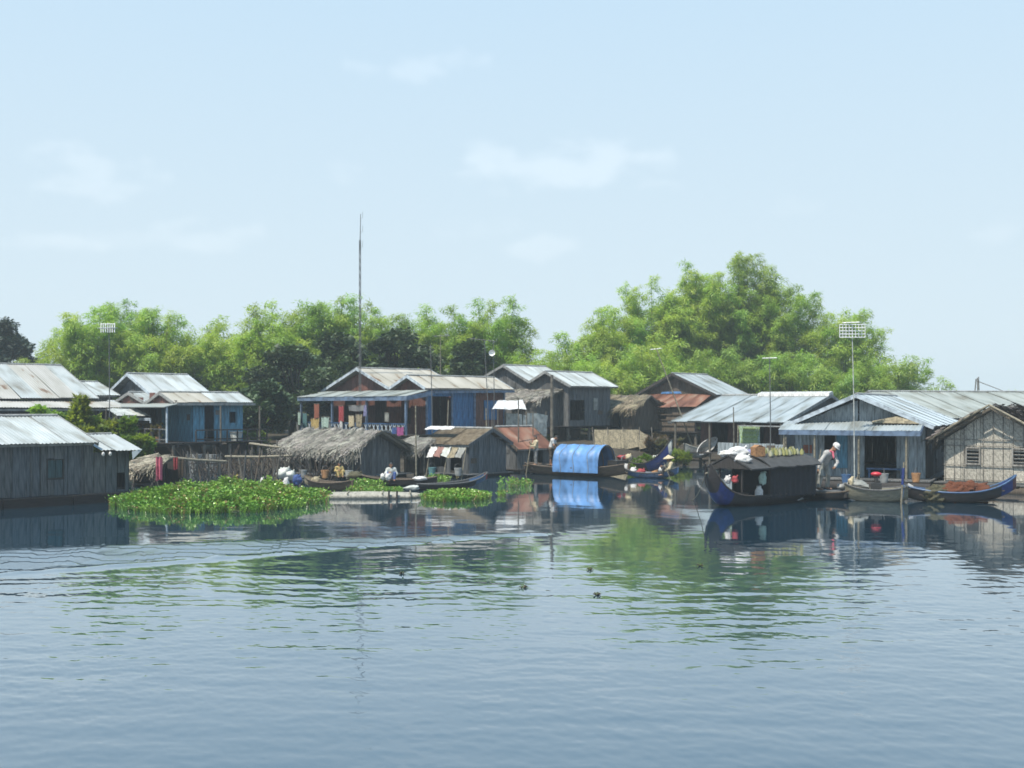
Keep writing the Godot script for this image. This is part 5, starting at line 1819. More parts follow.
func rust_hut():
	var t := thing("hut", "hut with rust-red sheet roof behind the people on the boat", "hut", place(517, 44, 0), 40)
	var L := 1.95
	gable_roof(t, -0.05, L, Vector2(0.1, 0.92), Vector2(-1.3, 1.78), Vector2(-2.6, 1.0), M.rust, M.brown_wood[1], 0.65)
	wall(t, Vector2(0.1, -0.15), Vector2(L - 0.1, -0.15), 0.1, 0.95, M.grey_wood, 0.3, [[0.7, 1.4, 0.15, 0.85]])
	wall(t, Vector2(0.1, -2.4), Vector2(0.1, -0.15), 0.1, [[0.0, 1.05], [1.1, 1.68], [2.25, 0.96]], M.grey_wood, 0.35)
	wall(t, Vector2(L - 0.1, -0.15), Vector2(L - 0.1, -2.4), 0.1, [[0.0, 0.96], [1.15, 1.68], [2.25, 1.05]], M.grey_wood, 0.5)
	wall(t, Vector2(L - 0.1, -2.4), Vector2(0.1, -2.4), 0.1, 1.0, M.grey_wood, 0.6)
	deck(t, 0.0, L, -2.5, 0.1, 0.12, M.dark_wood, 0.35)
	for k in 4:
		var mb := MB.new()
		mb.tube([Vector3(0.2 + k * 0.5, -0.02, -2.5), Vector3(0.2 + k * 0.5, -0.02, 0.1)], [0.13, 0.13], 8)
		obj(mb, "float_log", M.dark_wood[k % 4], t)

func small_shed():
	var t := thing("shelter", "tiny thatched shelter beside the left house, pink cloth on its post", "shelter", place(158, 36, 0), -35)
	thatch(t, -1.1, 0.05, Vector2(-0.6, 0.98), Vector2(0.15, 0.72), 330, Color(0.25, 0.23, 0.185))
	stilts(t, [Vector2(-1.2, 0.05), Vector2(0, 0.05), Vector2(-1.2, -0.9), Vector2(0, -0.9)], -0.5, 0.8, 0.035)
	wall(t, Vector2(-1.2, -0.85), Vector2(0.0, -0.85), 0.05, 0.9, M.dark_wood, 0.3)
	wall(t, Vector2(-1.2, -0.8), Vector2(-1.2, 0.0), 0.05, 0.7, M.dark_wood, 0.3)
	deck(t, -1.3, 0.1, -0.95, 0.1, 0.08, M.dark_wood, 0.3)

# ------------------------------------------------------------------ trees and water plants
func trees():
	var spots := [
		[52, 66, 330, 24, 16, 0.45, "pale bamboo clump at the far left beside the dark tree"],
		[88, 63, 300, 36, 30, 0.2, "tall yellow-green bamboo clump above the rust-streaked roof"],
		[128, 67, 298, 30, 26, 0.75, "darker bamboo clump behind the left antenna pole"],
		[162, 64, 303, 30, 26, 0.15, "feathery bright bamboo clump behind the sky-blue house ridge"],
		[205, 66, 316, 38, 28, 0.3, "lower rounded bamboo clump above the sky-blue house's right end"],
		[236, 65, 318, 32, 22, 0.1, "bright bamboo clump right of the sky-blue house"],
		[270, 64, 303, 34, 28, 0.1, "bright bamboo clump left of the dark trees"],
		[308, 66, 291, 34, 30, 0.35, "high bamboo clump just left of the tall lattice mast"],
		[358, 67, 290, 32, 30, 0.45, "bamboo clump directly behind the tall lattice mast"],
		[418, 67, 306, 36, 28, 0.4, "bamboo clump behind the big blue house's ridge"],
		[458, 66, 303, 30, 24, 0.55, "mid-green bamboo clump behind the small dish antenna"],
		[494, 65, 290, 36, 28, 0.55, "bamboo clump with loose airy top left of the sky gap"],
		[530, 62, 352, 22, 14, 0.2, "low bamboo tuft at the sky gap in the middle"],
		[574, 68, 326, 30, 22, 0.3, "lowest left clump of the big bamboo grove"],
		[612, 70, 298, 38, 30, 0.2, "left shoulder clump of the big bamboo grove"],
		[602, 64, 352, 36, 24, 0.15, "short bright clump before the grove, over the grey stilt house"],
		[655, 72, 276, 42, 40, 0.1, "bright tall clump left of the big grove's middle"],
		[648, 65, 335, 40, 30, 0.2, "bright low clump above the brown house with rusty porch"],
		[695, 73, 258, 42, 42, 0.15, "highest light clump in the middle of the big grove"],
		[738, 74, 250, 48, 42, 0.45, "highest darker clump right of the big grove's middle"],
		[782, 73, 268, 42, 40, 0.55, "dark right shoulder clump of the big grove"],
		[725, 66, 345, 44, 32, 0.75, "deep green low clump above the blue-grey long roof"],
		[790, 66, 345, 44, 32, 0.8, "deep green low clump behind the white ridge cap"],
		[846, 70, 300, 36, 30, 0.35, "airy clump behind the grid antenna"],
		[850, 64, 355, 36, 26, 0.75, "low dark clump under the grid antenna"],
		[892, 66, 350, 34, 26, 0.4, "small clump at the grove's right end"],
		[930, 72, 375, 16, 9, 0.3, "thin sprig of bamboo furthest right above the shed roof"],
	]
	for s in spots:
		bamboo(s[6], s[0], s[1], s[2], s[3], s[4], s[5])
	bamboo("tip of a bamboo clump at the right edge above the shed roof", 1024, 80, 384, 16, 10, 0.4)
	var dark := Color(0.062, 0.1, 0.045)
	broad_tree("dark blue-green tree at the far left edge", 2, 72, 322, 38, 0.6, Color(0.04, 0.065, 0.05), "broadleaf_tree", 0.2, 46, 150)
	broad_tree("dark round tree left of the big blue house", 292, 57, 350, 44, 0.4, dark, "broadleaf_tree", 0.28, 44)
	broad_tree("dark tree behind the big blue house's left gable", 340, 60, 338, 38, 0.5, dark * 1.1, "broadleaf_tree", 0.25, 40)
	broad_tree("dark tree behind the big blue house's small gable", 396, 61, 334, 40, 0.5, dark * 0.9, "broadleaf_tree", 0.25, 44)
	broad_tree("dark tree behind the dish antenna", 466, 61, 345, 34, 0.5, dark * 1.0, "broadleaf_tree", 0.25, 36)
	broad_tree("small grey-green tree at the right end of the sky-blue house", 262, 53, 388, 26, 0.3, Color(0.05, 0.09, 0.04), "small_tree", 0.3, 20)
	var green := Color(0.19, 0.29, 0.045)
	shrub("yellow-green shrub behind the tin annex roof, leftmost", 48, 40, 0.3, 1.0, 2.85, green * 1.1, 2000)
	shrub("broad yellow-green shrub behind the tin annex roof", 84, 40, 0.3, 1.2, 2.9, green, 2600)
	shrub("dark-stemmed shrub below the sky-blue house's porch", 124, 40.5, 0.3, 1.0, 2.5, green * 0.8, 1900)
	shrub("sunlit weeds on the bank below the tan mat screen", 540, 56, 0.4, 1.4, 1.2, green, 500)
	shrub("green weeds on the bank right of the boat with blue prow", 681, 49, 0.1, 0.45, 0.75, green * 0.9, 200)
	shrub("low bush under the trees right of the sky-blue house", 250, 49, 0.3, 0.9, 1.5, green * 0.6, 350)
	# tangled brush where the bank meets the brown house
	shrub("dry grey brush heaped on the bank below the brown house", 652, 54, 0.3, 1.5, 1.2, Color(0.11, 0.1, 0.07), 600, "brush_heap")

func mats():
	hyacinth("large bright green water hyacinth mat floating before the left houses", [[124, 29.0], [148, 27.8], [185, 27.4], [235, 27.6], [280, 28.6], [318, 30.4], [315, 32.5], [270, 34], [215, 34.5], [165, 33.2], [128, 31.0]], 7200, 0.2, 61)
	hyacinth("smaller water hyacinth mat beside the pale log raft", [[424, 31.2], [445, 30.5], [468, 30.6], [487, 31.6], [485, 32.6], [460, 33.4], [430, 32.9]], 1700, 0.06, 62)
	hyacinth("strip of water hyacinth between log raft and thatched hut", [[345, 33.4], [375, 33.4], [405, 33.6], [400, 34.4], [352, 34.6]], 230, 0.02, 63)
	hyacinth("bright tuft of hyacinth under the thatched hut's gable", [[356, 35.8], [368, 35.7], [376, 36.3], [362, 36.6]], 110, 0.2, 64)
	hyacinth("small hyacinth tuft before the rust-roofed hut", [[506, 36.0], [520, 35.8], [522, 37.2], [508, 37.4]], 40, 0.2, 65)
	hyacinth("three sprigs of hyacinth in front of the smaller mat's right end", [[497, 32.2], [507, 32.2], [505, 32.9], [498, 32.9]], 22, 0.0, 66)
	hyacinth("hyacinth patch before the brown-roofed hut's door", [[432, 38.4], [446, 38.2], [448, 38.9], [434, 39.2]], 50, 0.2, 67)
	var bits := [[597, 595, "tuft of weed adrift on open water, right of the middle"], [523, 588, "tuft of weed adrift on open water near the picture's middle"], [403, 574, "scrap of weed adrift left of the middle"], [590, 570, "dark scrap of weed adrift behind the right-hand tuft"], [700, 566, "green sprig of weed adrift below the covered boat"]]
	for b in bits:
		var d: float = 2970.0 / (b[1] - HORIZON)
		var o := thing("floating_weed", b[2], "weed", place(b[0], d, 0.0), rf(0, 90), "weeds adrift")
		var m := MB.new()
		for k in 7:
			var a := rf(0, TAU)
			m.tube([Vector3(0, -0.01, 0), Vector3(cos(a) * 0.04, rf(0.01, 0.04), sin(a) * 0.04), Vector3(cos(a) * 0.08, rf(0.0, 0.02), sin(a) * 0.06)], [0.006, 0.008, 0.003], 5)
		obj(m, "stalks", M.green_net, o)
		var sp := PackedVector3Array([Vector3(0, -0.03, 0)])
		var cc := PackedColorArray([Color(0.1, 0.16, 0.03)])
		scatter(o, "leaves", "hyacinth", sp, cc, Vector2(0.2, 0.26), M.water_leaf, true)

# ------------------------------------------------------------------ boats
func afloat(called: String, label: String, px0: float, d0: float, px1: float, d1: float, group := "boats of the village") -> Array:
	# a boat lying from stern (first bearing and distance) to bow; returns the thing and its length
	var a := place(px0, d0)
	var b := place(px1, d1)
	var v := b - a
	return [thing(called, label, "boat", a, rad_to_deg(atan2(-v.z, v.x)), group), v.length()]

func sack(label: String, where: Vector3, size: Vector3, m: Material, seed_: int, called := "sack", group := "goods on the boats"):
	var o := thing(called, label, "bag", where, 0, group)
	var mb := MB.new()
	mb.blob(Vector3(0, size.y, 0), size, 0.5, noise_of(seed_, 0.05, 3), 18, 12)
	obj(mb, "filled_bag", m, o)
	var knot := MB.new()
	knot.tube([Vector3(size.x * 0.5, size.y * 1.65, 0), Vector3(size.x * 0.62, size.y * 1.95, 0.01), Vector3(size.x * 0.75, size.y * 2.05, 0)], [size.y * 0.3, size.y * 0.12, size.y * 0.3], 7)
	obj(knot, "tied_neck", m, o)

func boats():
	tarp_boat()
	covered_boat()
	# boat with high blue prow, loaded with green stuff
	var r := afloat("rowing_boat", "dark boat with tall upswept blue prow loaded with green produce", 628, 45.5, 672, 43.2)
	var t: Node3D = r[0]
	var inner: Callable = hull(t, r[1], 0.95, 1.05, 0.3, 0.3, 0.1, M.dark_hull, M.dark_wood[2], M.blue_paint, 0.6, M.tarp_pale)
	thwarts(t, inner, [0.2, 0.5], M.brown_wood[1])
	var o := thing("produce_heap", "heap of green leafy produce piled in the boat with blue prow", "produce", place(645, 44.6, 0.12), 0)
	var sp := PackedVector3Array()
	var cc := PackedColorArray()
	for k in 200:
		var a := rf(0, TAU)
		var q := sqrt(rng.randf())
		sp.append(Vector3(cos(a) * q * 0.62, 0.55 * (1 - q * q) * rf(0.3, 1), sin(a) * q * 0.35))
		var c := Color(0.13, 0.22, 0.03) * rf(0.6, 1.3)
		cc.append(Color(c.r, c.g, c.b))
	scatter(o, "leaves", "shrub", sp, cc, Vector2(0.5, 0.9), M.leaf)
	var heap := MB.new()
	heap.blob(Vector3(0, 0.05, 0), Vector3(0.55, 0.35, 0.32), 0.3, noise_of(5, 0.06), 14, 9)
	obj(heap, "stems", M.green_net, o)
	# small paddled boat in front of it
	r = afloat("rowing_boat", "small blue-grey boat paddled past, loaded with white and red bundles", 678, 40.4, 622, 41.4)
	t = r[0]
	inner = hull(t, r[1], 0.7, 0.22, 0.25, 0.17, 0.08, M.mid_blue_paint, M.grey_wood[1], M.grey_hull, 0.86)
	thwarts(t, inner, [0.25, 0.6], M.brown_wood[1])
	sack("red bundle in the middle of the small paddled boat", place(641, 41, 0.08), Vector3(0.16, 0.12, 0.13), M.red_cloth, 3, "bundle")
	sack("white bundle amidships in the small paddled boat", place(633, 41.1, 0.1), Vector3(0.13, 0.13, 0.11), M.white_cloth, 4, "bundle")
	sack("upright white jar-shaped bag at the paddled boat's bow", place(625.5, 41.3, 0.12), Vector3(0.09, 0.17, 0.09), M.white_cloth, 5, "bundle")
	sack("brown bundle right of the red bundle in the paddled boat", place(655, 40.8, 0.08), Vector3(0.12, 0.1, 0.1), M.carton, 6, "bundle")
	sack("round white pot near the paddler", place(662, 40.6, 0.14), Vector3(0.12, 0.14, 0.12), M.white_cloth, 7, "bundle")
	# pulled-up boats on the landing stage
	var st := thing("landing_stage", "low plank landing stage carrying a grey and a white boat", "jetty", place(702, 49.5, 0), -6)
	deck(st, -0.9, 1.1, -0.6, 0.35, 0.22, M.brown_wood, 0.24)
	stilts(st, [Vector2(-0.8, 0.3), Vector2(1.0, 0.3), Vector2(-0.8, -0.5), Vector2(1.0, -0.5), Vector2(0.1, 0.3)], -0.6, 0.16, 0.05)
	r = afloat("canoe", "grey canoe propped on the landing stage", 684.5, 48.9, 715, 49.4)
	t = r[0]
	t.position.y = 0.4
	hull(t, r[1], 0.6, 0.35, 0.2, 0.38, 0.12, M.grey_hull, M.tarp_grey, M.grey_hull, 0.86)
	r = afloat("canoe", "white canoe tipped up on its side on the landing stage", 696.5, 48.6, 715, 49.2)
	t = r[0]
	t.position.y = 0.42
	t.rotate_object_local(Vector3.BACK, 0.55)
	t.rotate_object_local(Vector3.RIGHT, 0.9)
	hull(t, r[1] * 1.15, 0.5, 0.1, 0.1, 0.2, 0.16, M.white_hull, M.white_hull)
	# the barge the bending man stands on
	r = afloat("work_boat", "low flat dark boat the bending man stands on", 855, 31.3, 797, 31.9)
	t = r[0]
	inner = hull(t, r[1], 0.95, 0.12, 0.12, 0.2, 0.1, M.dark_hull, M.brown_wood[1], null, 0.86, null, 0.35)
	deck(t, r[1] * 0.08, r[1] * 0.92, -0.38, 0.38, 0.25, M.grey_wood, 0.19)
	# pale boat with outboard engine
	r = afloat("motor_boat", "pale wooden boat with grey cover, engine and blue stern panel", 908, 30.7, 845, 31.2)
	t = r[0]
	inner = hull(t, r[1], 0.95, 0.16, 0.12, 0.32, 0.1, M.pale_hull, M.grey_wood[2], M.pale_hull, 0.82)
	thwarts(t, inner, [0.35, 0.55], M.grey_wood[2])
	cloth_sheet("cover", t, [Vector3(r[1] * 0.62, 0.42, 0.42), Vector3(r[1] * 0.97, 0.5, 0.1), Vector3(r[1] * 0.97, 0.5, -0.1), Vector3(r[1] * 0.62, 0.42, -0.42)], M.tarp_grey, -0.12, 0.06)
	var sp2 := MB.new()
	sp2.box(Vector3(0.14, 0.25, 0), Vector3(0.03, 0.42, 0.5), Basis(Vector3.BACK, 0.15))
	obj(sp2, "stern_panel", M.mid_blue_paint, t)
	var eng := MB.new()
	eng.box(Vector3(r[1] * 0.5, 0.36, 0.1), Vector3(0.3, 0.28, 0.26))
	eng.tube([Vector3(r[1] * 0.5, 0.45, 0.1), Vector3(r[1] * 0.5, 0.68, 0.1)], [0.07, 0.05], 8)
	eng.tube([Vector3(r[1] * 0.55, 0.4, 0.25), Vector3(r[1] * 0.62, 0.1, 0.45)], [0.025, 0.02], 6)
	var en := obj(eng, "engine", M.engine, t)
	var tank := MB.new()
	tank.blob(Vector3(r[1] * 0.5, 0.75, 0.1), Vector3(0.15, 0.065, 0.1), 0.0, noise_of(1, 1), 16, 8)
	obj(tank, "fuel_tank", M.plastic_red, en)
	sack("cream bundle lying on the grey boat cover", place(851, 31, 0.42), Vector3(0.08, 0.12, 0.08), M.cream_cloth, 9, "bundle")
	# boat with fishing nets at the right
	r = afloat("fishing_boat", "long dark boat with blue gunwale and blue-maroon upswept prow, right edge", 906, 30.9, 1016, 30.2)
	t = r[0]
	inner = hull(t, r[1], 0.9, 0.5, 0.16, 0.27, 0.1, M.dark_hull, M.mid_blue_paint, M.blue_paint, 0.86, M.maroon_paint)
	thwarts(t, inner, [0.15, 0.85], M.brown_wood[1])
	boat_floor(t, r[1], 0.8, 0.06, M.brown_wood[1])
	var tip := MB.new()
	tip.box(Vector3(0.12, 0.44, 0), Vector3(0.14, 0.06, 0.2), Basis(Vector3.BACK, -0.5))
	obj(tip, "stern_cap", M.white_hull, t)
	var net := thing("net_heap", "heap of rust-brown fishing net filling the long dark boat", "fishing net", place(958, 30.55, 0.1), 2)
	var nm := MB.new()
	nm.blob(Vector3(0.25, 0.16, 0), Vector3(0.66, 0.3, 0.27), 0.6, noise_of(15, 0.09, 5), 56, 28)
	nm.blob(Vector3(0.0, 0.14, 0.03), Vector3(0.5, 0.28, 0.25), 0.65, noise_of(16, 0.09, 5), 50, 26)
	obj(nm, "brown_net", M.net, net)
	var nm2 := MB.new()
	nm2.blob(Vector3(-0.55, 0.12, 0), Vector3(0.4, 0.24, 0.22), 0.6, noise_of(17, 0.09, 5), 44, 24)
	obj(nm2, "olive_net", M.green_net, net)
	# canoes and raft before the thatched hut
	r = afloat("canoe", "dark canoe with red tip pointing right beside the smaller hyacinth mat", 418, 34.6, 487, 36.6)
	t = r[0]
	inner = hull(t, r[1], 0.55, 0.3, 0.05, 0.16, 0.06, M.dark_hull, M.grey_wood[1], M.mid_blue_paint, 0.78, M.red_cloth)
	thwarts(t, inner, [0.3, 0.6], M.grey_wood[1])
	r = afloat("canoe", "dark canoe moored along the thatched hut's gable", 437, 36.8, 362, 37.0)
	t = r[0]
	inner = hull(t, r[1], 0.6, 0.14, 0.1, 0.2, 0.06, M.dark_hull, M.brown_wood[2])
	thwarts(t, inner, [0.3, 0.55, 0.75], M.grey_wood[1])
	r = afloat("canoe", "brown canoe half hidden behind the large hyacinth mat", 352, 34.6, 305, 35.6)
	t = r[0]
	inner = hull(t, r[1], 0.6, 0.2, 0.1, 0.22, 0.06, M.brown_hull, M.brown_wood[2], M.tan_mat, 0.88)
	thwarts(t, inner, [0.4], M.brown_wood[2])
	var raft := thing("log_raft", "raft of long pale logs floating between the two hyacinth mats", "raft", place(330, 32.0, 0), 3)
	for k in 6:
		var mb := MB.new()
		var z := -0.45 + k * 0.17
		var l := 2.75 - 0.16 * absf(k - 2.5)
		mb.tube([Vector3(rf(-0.1, 0.15), 0.05, z), Vector3(l * 0.5, 0.06 + rf(0, 0.02), z + rf(-0.02, 0.02)), Vector3(l, 0.05, z)], [0.085, 0.09, 0.07], 9)
		obj(mb, "log", M.log, raft)
	for x in [0.5, 1.5, 2.3]:
		var mb := MB.new()
		mb.tube([Vector3(x, 0.155, -0.55), Vector3(x + 0.05, 0.155, 0.5)], [0.022, 0.022], 6)
		obj(mb, "lashing_pole", M.bamboo, raft)
	for x in [1.72, 1.95]:
		var mb := MB.new()
		mb.tube([Vector3(x, -0.3, 0.55), Vector3(x + 0.02, 0.24, 0.52)], [0.03, 0.028], 6)
		obj(mb, "mooring_peg", M.dark_wood[1], raft)

func tarp_boat():
	var r := afloat("covered_boat", "long brown boat with bright blue tarpaulin barrel cover", 627, 41.0, 526, 43.6)
	var t: Node3D = r[0]
	var L: float = r[1]
	var inner: Callable = hull(t, L, 1.25, 0.12, 0.2, 0.3, 0.12, M.brown_hull, M.brown_wood[2], null, 0.86, null, 0.45)
	deck(t, L * 0.78, L * 0.98, -0.36, 0.36, 0.34, M.brown_wood, 0.18)
	boat_floor(t, L, 1.0, 0.12, M.brown_wood[1])
	# the cover: hoops under a wrinkled sheet whose hem hangs over the gunwale
	var x0 := L * 0.19
	var x1 := L * 0.63
	var f := noise_of(33, 0.9, 3)
	var sheet := func(a: float, b: float, inset: float) -> Vector3:
		var ang: float = PI * b
		var x: float = lerpf(x0, x1, a)
		var crease := 0.05 * (absf(f.get_noise_2d(x * 3.0 + 3.0 * b, b * 6.0)) - 0.3) + 0.03 * f.get_noise_2d(x * 1.2, b * 2.0 + 9.0) + 0.02 * sin(a * 40.0) * pow(absf(cos(ang)), 3.0)
		var rr := 1.0 - inset + crease - 0.02 * sin(a * PI * 4.0) * sin(a * PI * 4.0)
		var y := 0.28 + 0.92 * pow(sin(ang), 0.78) * rr
		if b < 0.04 or b > 0.96:
			y -= 0.13
		return Vector3(x, y, cos(ang) * 0.68 * rr)
	var mb := MB.new()
	mb.grid(44, 26, func(a, b): return sheet.call(a, b, 0.0), true)
	mb.grid(44, 26, func(a, b): return sheet.call(a, b, 0.012))
	var cov := obj(mb, "tarpaulin_cover", M.tarp_blue, t)
	for k in 5:
		var pts := []
		var rad := []
		for q in 13:
			pts.append(sheet.call(k / 4.0 * 0.96 + 0.02, q / 12.0, 0.05))
			rad.append(0.02)
		var h := MB.new()
		h.tube(pts, rad, 5)
		obj(h, "hoop", M.bamboo, cov)
	for q in [0.22, 0.55, 0.84]:
		var pts := []
		var rad := []
		for e in 25:
			pts.append(sheet.call(q + 0.03 * sin(e * 0.7), e / 24.0, -0.012))
			rad.append(0.009)
		var rope := MB.new()
		rope.tube(pts, rad, 5)
		obj(rope, "rope", M.bamboo, cov)
	var bulk := MB.new()
	bulk.box(Vector3(x1 - 0.15, 0.6, 0), Vector3(0.03, 0.75, 0.85))
	obj(bulk, "bulkhead", M.black_cloth, t)
	sack("red bundle on the stern of the blue tarpaulin boat", place(622, 41.8, 0.62), Vector3(0.2, 0.09, 0.14), M.red_cloth, 21, "bundle")
	sack("pale sack on the stern of the blue tarpaulin boat", place(628.5, 41.6, 0.6), Vector3(0.12, 0.12, 0.1), M.cream_cloth, 22, "bundle")
	var eng := thing("engine_box", "dark engine box on the stern of the blue tarpaulin boat", "engine", place(618, 41.4, 0.24), 40)
	var eb := MB.new()
	eb.box(Vector3(0, 0.19, 0), Vector3(0.6, 0.38, 0.5))
	obj(eb, "casing", M.engine, eng)
	var ex := MB.new()
	ex.tube([Vector3(0.1, 0.37, 0.1), Vector3(0.1, 0.5, 0.1), Vector3(0.2, 0.52, 0.12)], [0.03, 0.03, 0.03], 7)
	obj(ex, "exhaust_pipe", M.steel, eng)

func covered_boat():
	var r := afloat("house_boat", "black-curtained cabin boat with blue bow patch, goods piled on its roof", 801, 31.6, 708, 28.9)
	var t: Node3D = r[0]
	var L: float = r[1]
	var inner: Callable = hull(t, L, 1.3, 0.9, 0.12, 0.26, 0.14, M.dark_hull, M.dark_wood[2], M.blue_paint, 0.86, M.dark_hull, 0.5, 13.0, 0.95)
	boat_floor(t, L, 1.1, 0.14, M.brown_wood[2])
	# cabin: side curtains between posts, barrel-shaped roof, a peaked front shelter
	var x0 := L * 0.06
	var x1 := L * 0.56
	var f := noise_of(71, 0.8, 2)
	for side in [-1, 1]:
		for k in 4:
			var a := lerpf(x0, x1, k / 4.0)
			var b := lerpf(x0, x1, (k + 1) / 4.0)
			var mb := MB.new()
			var surf := func(u: float, v: float, off: float) -> Vector3:
				return Vector3(lerpf(a, b, u), lerpf(0.2, 1.02, v), side * (0.66 + off + 0.02 * sin(u * 14.0 + k) * (1.2 - v)))
			mb.grid(10, 4, func(u, v): return surf.call(u, v, 0.006), side < 0)
			mb.grid(10, 4, func(u, v): return surf.call(u, v, -0.006), side > 0)
			obj(mb, "curtain", M.black_cloth, t)
	var roof := MB.new()
	for k in 2:
		roof.grid(14, 10, func(u, v):
			var z: float = lerpf(-0.8, 0.8, v)
			return Vector3(lerpf(x0 - 0.1, x1 + 0.15, u), 1.04 + 0.3 * (1 - z * z / 0.64) - 0.03 * k + 0.03 * f.get_noise_2d(u * 7, v * 7), z), k == 0)
	obj(roof, "cabin_roof", M.dark_cover, t)
	var pk := MB.new()
	for s in [-1, 1]:
		pk.hexa([Vector3(x1 + 0.1, 1.3, 0), Vector3(L * 0.8, 1.34, 0), Vector3(L * 0.8, 0.98, s * 0.78), Vector3(x1 + 0.1, 0.98, s * 0.78), Vector3(x1 + 0.1, 1.34, 0), Vector3(L * 0.8, 1.38, 0), Vector3(L * 0.8, 1.02, s * 0.8), Vector3(x1 + 0.1, 1.02, s * 0.8)])
	obj(pk, "front_roof", M.dark_cover, t)
	for x in [x0, x1, L * 0.77]:
		for s in [-1, 1]:
			var b := MB.new()
			var zz := 0.6 if x < L * 0.6 else 0.36
			b.bar(Vector3(x, 0.15, s * zz), Vector3(x, 1.04, s * (zz + 0.02)), 0.045, 0.045)
			obj(b, "cabin_post", M.dark_wood[2], t)
	var bk := MB.new()
	bk.box(Vector3(x1 - 0.05, 0.62, 0), Vector3(0.03, 0.95, 1.2))
	obj(bk, "cabin_bulkhead", M.black_cloth, t)
	var gb := MB.new()
	gb.hexa([Vector3(L * 0.785, 1.0, -0.7), Vector3(L * 0.785, 1.0, 0.7), Vector3(L * 0.795, 1.0, 0.7), Vector3(L * 0.795, 1.0, -0.7), Vector3(L * 0.785, 1.3, -0.05), Vector3(L * 0.785, 1.3, 0.05), Vector3(L * 0.795, 1.3, 0.05), Vector3(L * 0.795, 1.3, -0.05)])
	obj(gb, "front_gable", M.dark_wood[1], t)
	# things on the roof; heights follow the roof surface
	var on := func(x: float, z: float, y: float) -> Vector3:
		return t.transform * Vector3(x, y, -z)
	sack("white bundle draped on the front roof of the cabin boat", on.call(L * 0.74, 0.3, 1.12), Vector3(0.24, 0.12, 0.2), M.white_cloth, 31, "bundle")
	sack("second white bundle above the bow of the cabin boat", on.call(L * 0.76, -0.15, 1.28), Vector3(0.24, 0.1, 0.2), M.white_cloth, 32, "bundle")
	sack("large pale plastic bundle behind the carton on the cabin roof", on.call(L * 0.57, -0.4, 1.2), Vector3(0.3, 0.17, 0.24), M.tarp_white, 33, "bundle")
	sack("lavender-white bag right of the large plastic bundle", on.call(L * 0.48, -0.35, 1.2), Vector3(0.18, 0.14, 0.15), M.lavender_cloth, 34, "bundle")
	var c := thing("carton", "brown cardboard carton on the cabin boat's roof", "box", on.call(L * 0.55, 0.2, 1.3), 20)
	var cb := MB.new()
	cb.box(Vector3(0, 0.13, 0), Vector3(0.3, 0.26, 0.25), Basis(Vector3.BACK, 0.06))
	obj(cb, "box_body", M.carton, c)
	var cf := MB.new()
	cf.box(Vector3(-0.08, 0.28, 0), Vector3(0.14, 0.008, 0.25), Basis(Vector3.BACK, 0.5))
	cf.box(Vector3(0.09, 0.275, 0), Vector3(0.14, 0.008, 0.25), Basis(Vector3.BACK, -0.4))
	obj(cf, "flap", M.carton, c)
	for k in 22:
		var x := lerpf(L * 0.12, L * 0.46, (k % 11) / 10.0) + rf(-0.04, 0.04)
		var z := 0.14 + 0.2 * (k / 11) + rf(-0.04, 0.04)
		var o := thing("gourd", "pale gourd in the rows along the cabin boat's roof", "produce", on.call(x, z, 1.04 + 0.3 * (1 - z * z / 0.64) + 0.02), rf(0, 90), "gourds on the cabin roof")
		var g := MB.new()
		g.tube([Vector3(0, 0.0, 0), Vector3(0, 0.03, 0), Vector3(0, 0.08, 0), Vector3(0, 0.13, 0), Vector3(0, 0.17, 0)], [0.03, 0.06, 0.065, 0.04, 0.015], 9)
		obj(g, "fruit", M.yellow_fruit if k % 3 else M.pale_fruit, o)
		var gs := MB.new()
		gs.tube([Vector3(0, 0.165, 0), Vector3(0.012, 0.2, 0)], [0.01, 0.007], 5)
		obj(gs, "stalk", M.green_net, o)
	# things in the open bow
	sack("red bundle in the cabin boat's bow", on.call(L * 0.82, 0.3, 0.62), Vector3(0.09, 0.1, 0.09), M.red_cloth, 41, "bundle")
	sack("white bundle beside the red one in the cabin boat's bow", on.call(L * 0.84, 0.12, 0.6), Vector3(0.08, 0.11, 0.08), M.white_cloth, 42, "bundle")
	var pot := thing("water_jar", "white water jar standing at the cabin boat's side opening", "jar", on.call(L * 0.62, 0.45, 0.2), 0)
	var pm := MB.new()
	pm.tube([Vector3(0, 0, 0), Vector3(0, 0.06, 0), Vector3(0, 0.2, 0), Vector3(0, 0.28, 0), Vector3(0, 0.32, 0)], [0.09, 0.11, 0.11, 0.06, 0.065], 12)
	obj(pm, "jar_body", M.white_cloth, pot)
	var lid := MB.new()
	lid.tube([Vector3(0, 0.322, 0), Vector3(0, 0.35, 0)], [0.07, 0.05], 12)
	obj(lid, "lid", M.grey_cloth, pot)
	sack("grey-blue bag leaning at the cabin boat's side opening", on.call(L * 0.6, 0.5, 0.55), Vector3(0.1, 0.17, 0.09), M.mint_cloth, 43, "bundle")
	var crate := MB.new()
	crate.box(Vector3(L * 0.69, 0.28, 0.2), Vector3(0.5, 0.06, 0.7))
	obj(crate, "bow_seat", M.brown_wood[3], t)

# ------------------------------------------------------------------ masts and poles
func antenna_pole(called: String, label: String, px: float, d: float, base_y: float, top_y: float, lean_px := 0.0, r := 0.025, m: Material = null) -> Node3D:
	var o := thing(called, label, "antenna", place(px, d, base_y), 0, "poles and antennas over the village")
	var mb := MB.new()
	var top := Vector3(lean_px / FOCAL * d, top_y - base_y, 0)
	mb.tube([Vector3.ZERO, top * 0.5 + Vector3(0.02, 0, 0), top], [r, r * 0.85, r * 0.6], 7)
	obj(mb, "pole", m if m else M.steel, o)
	return o

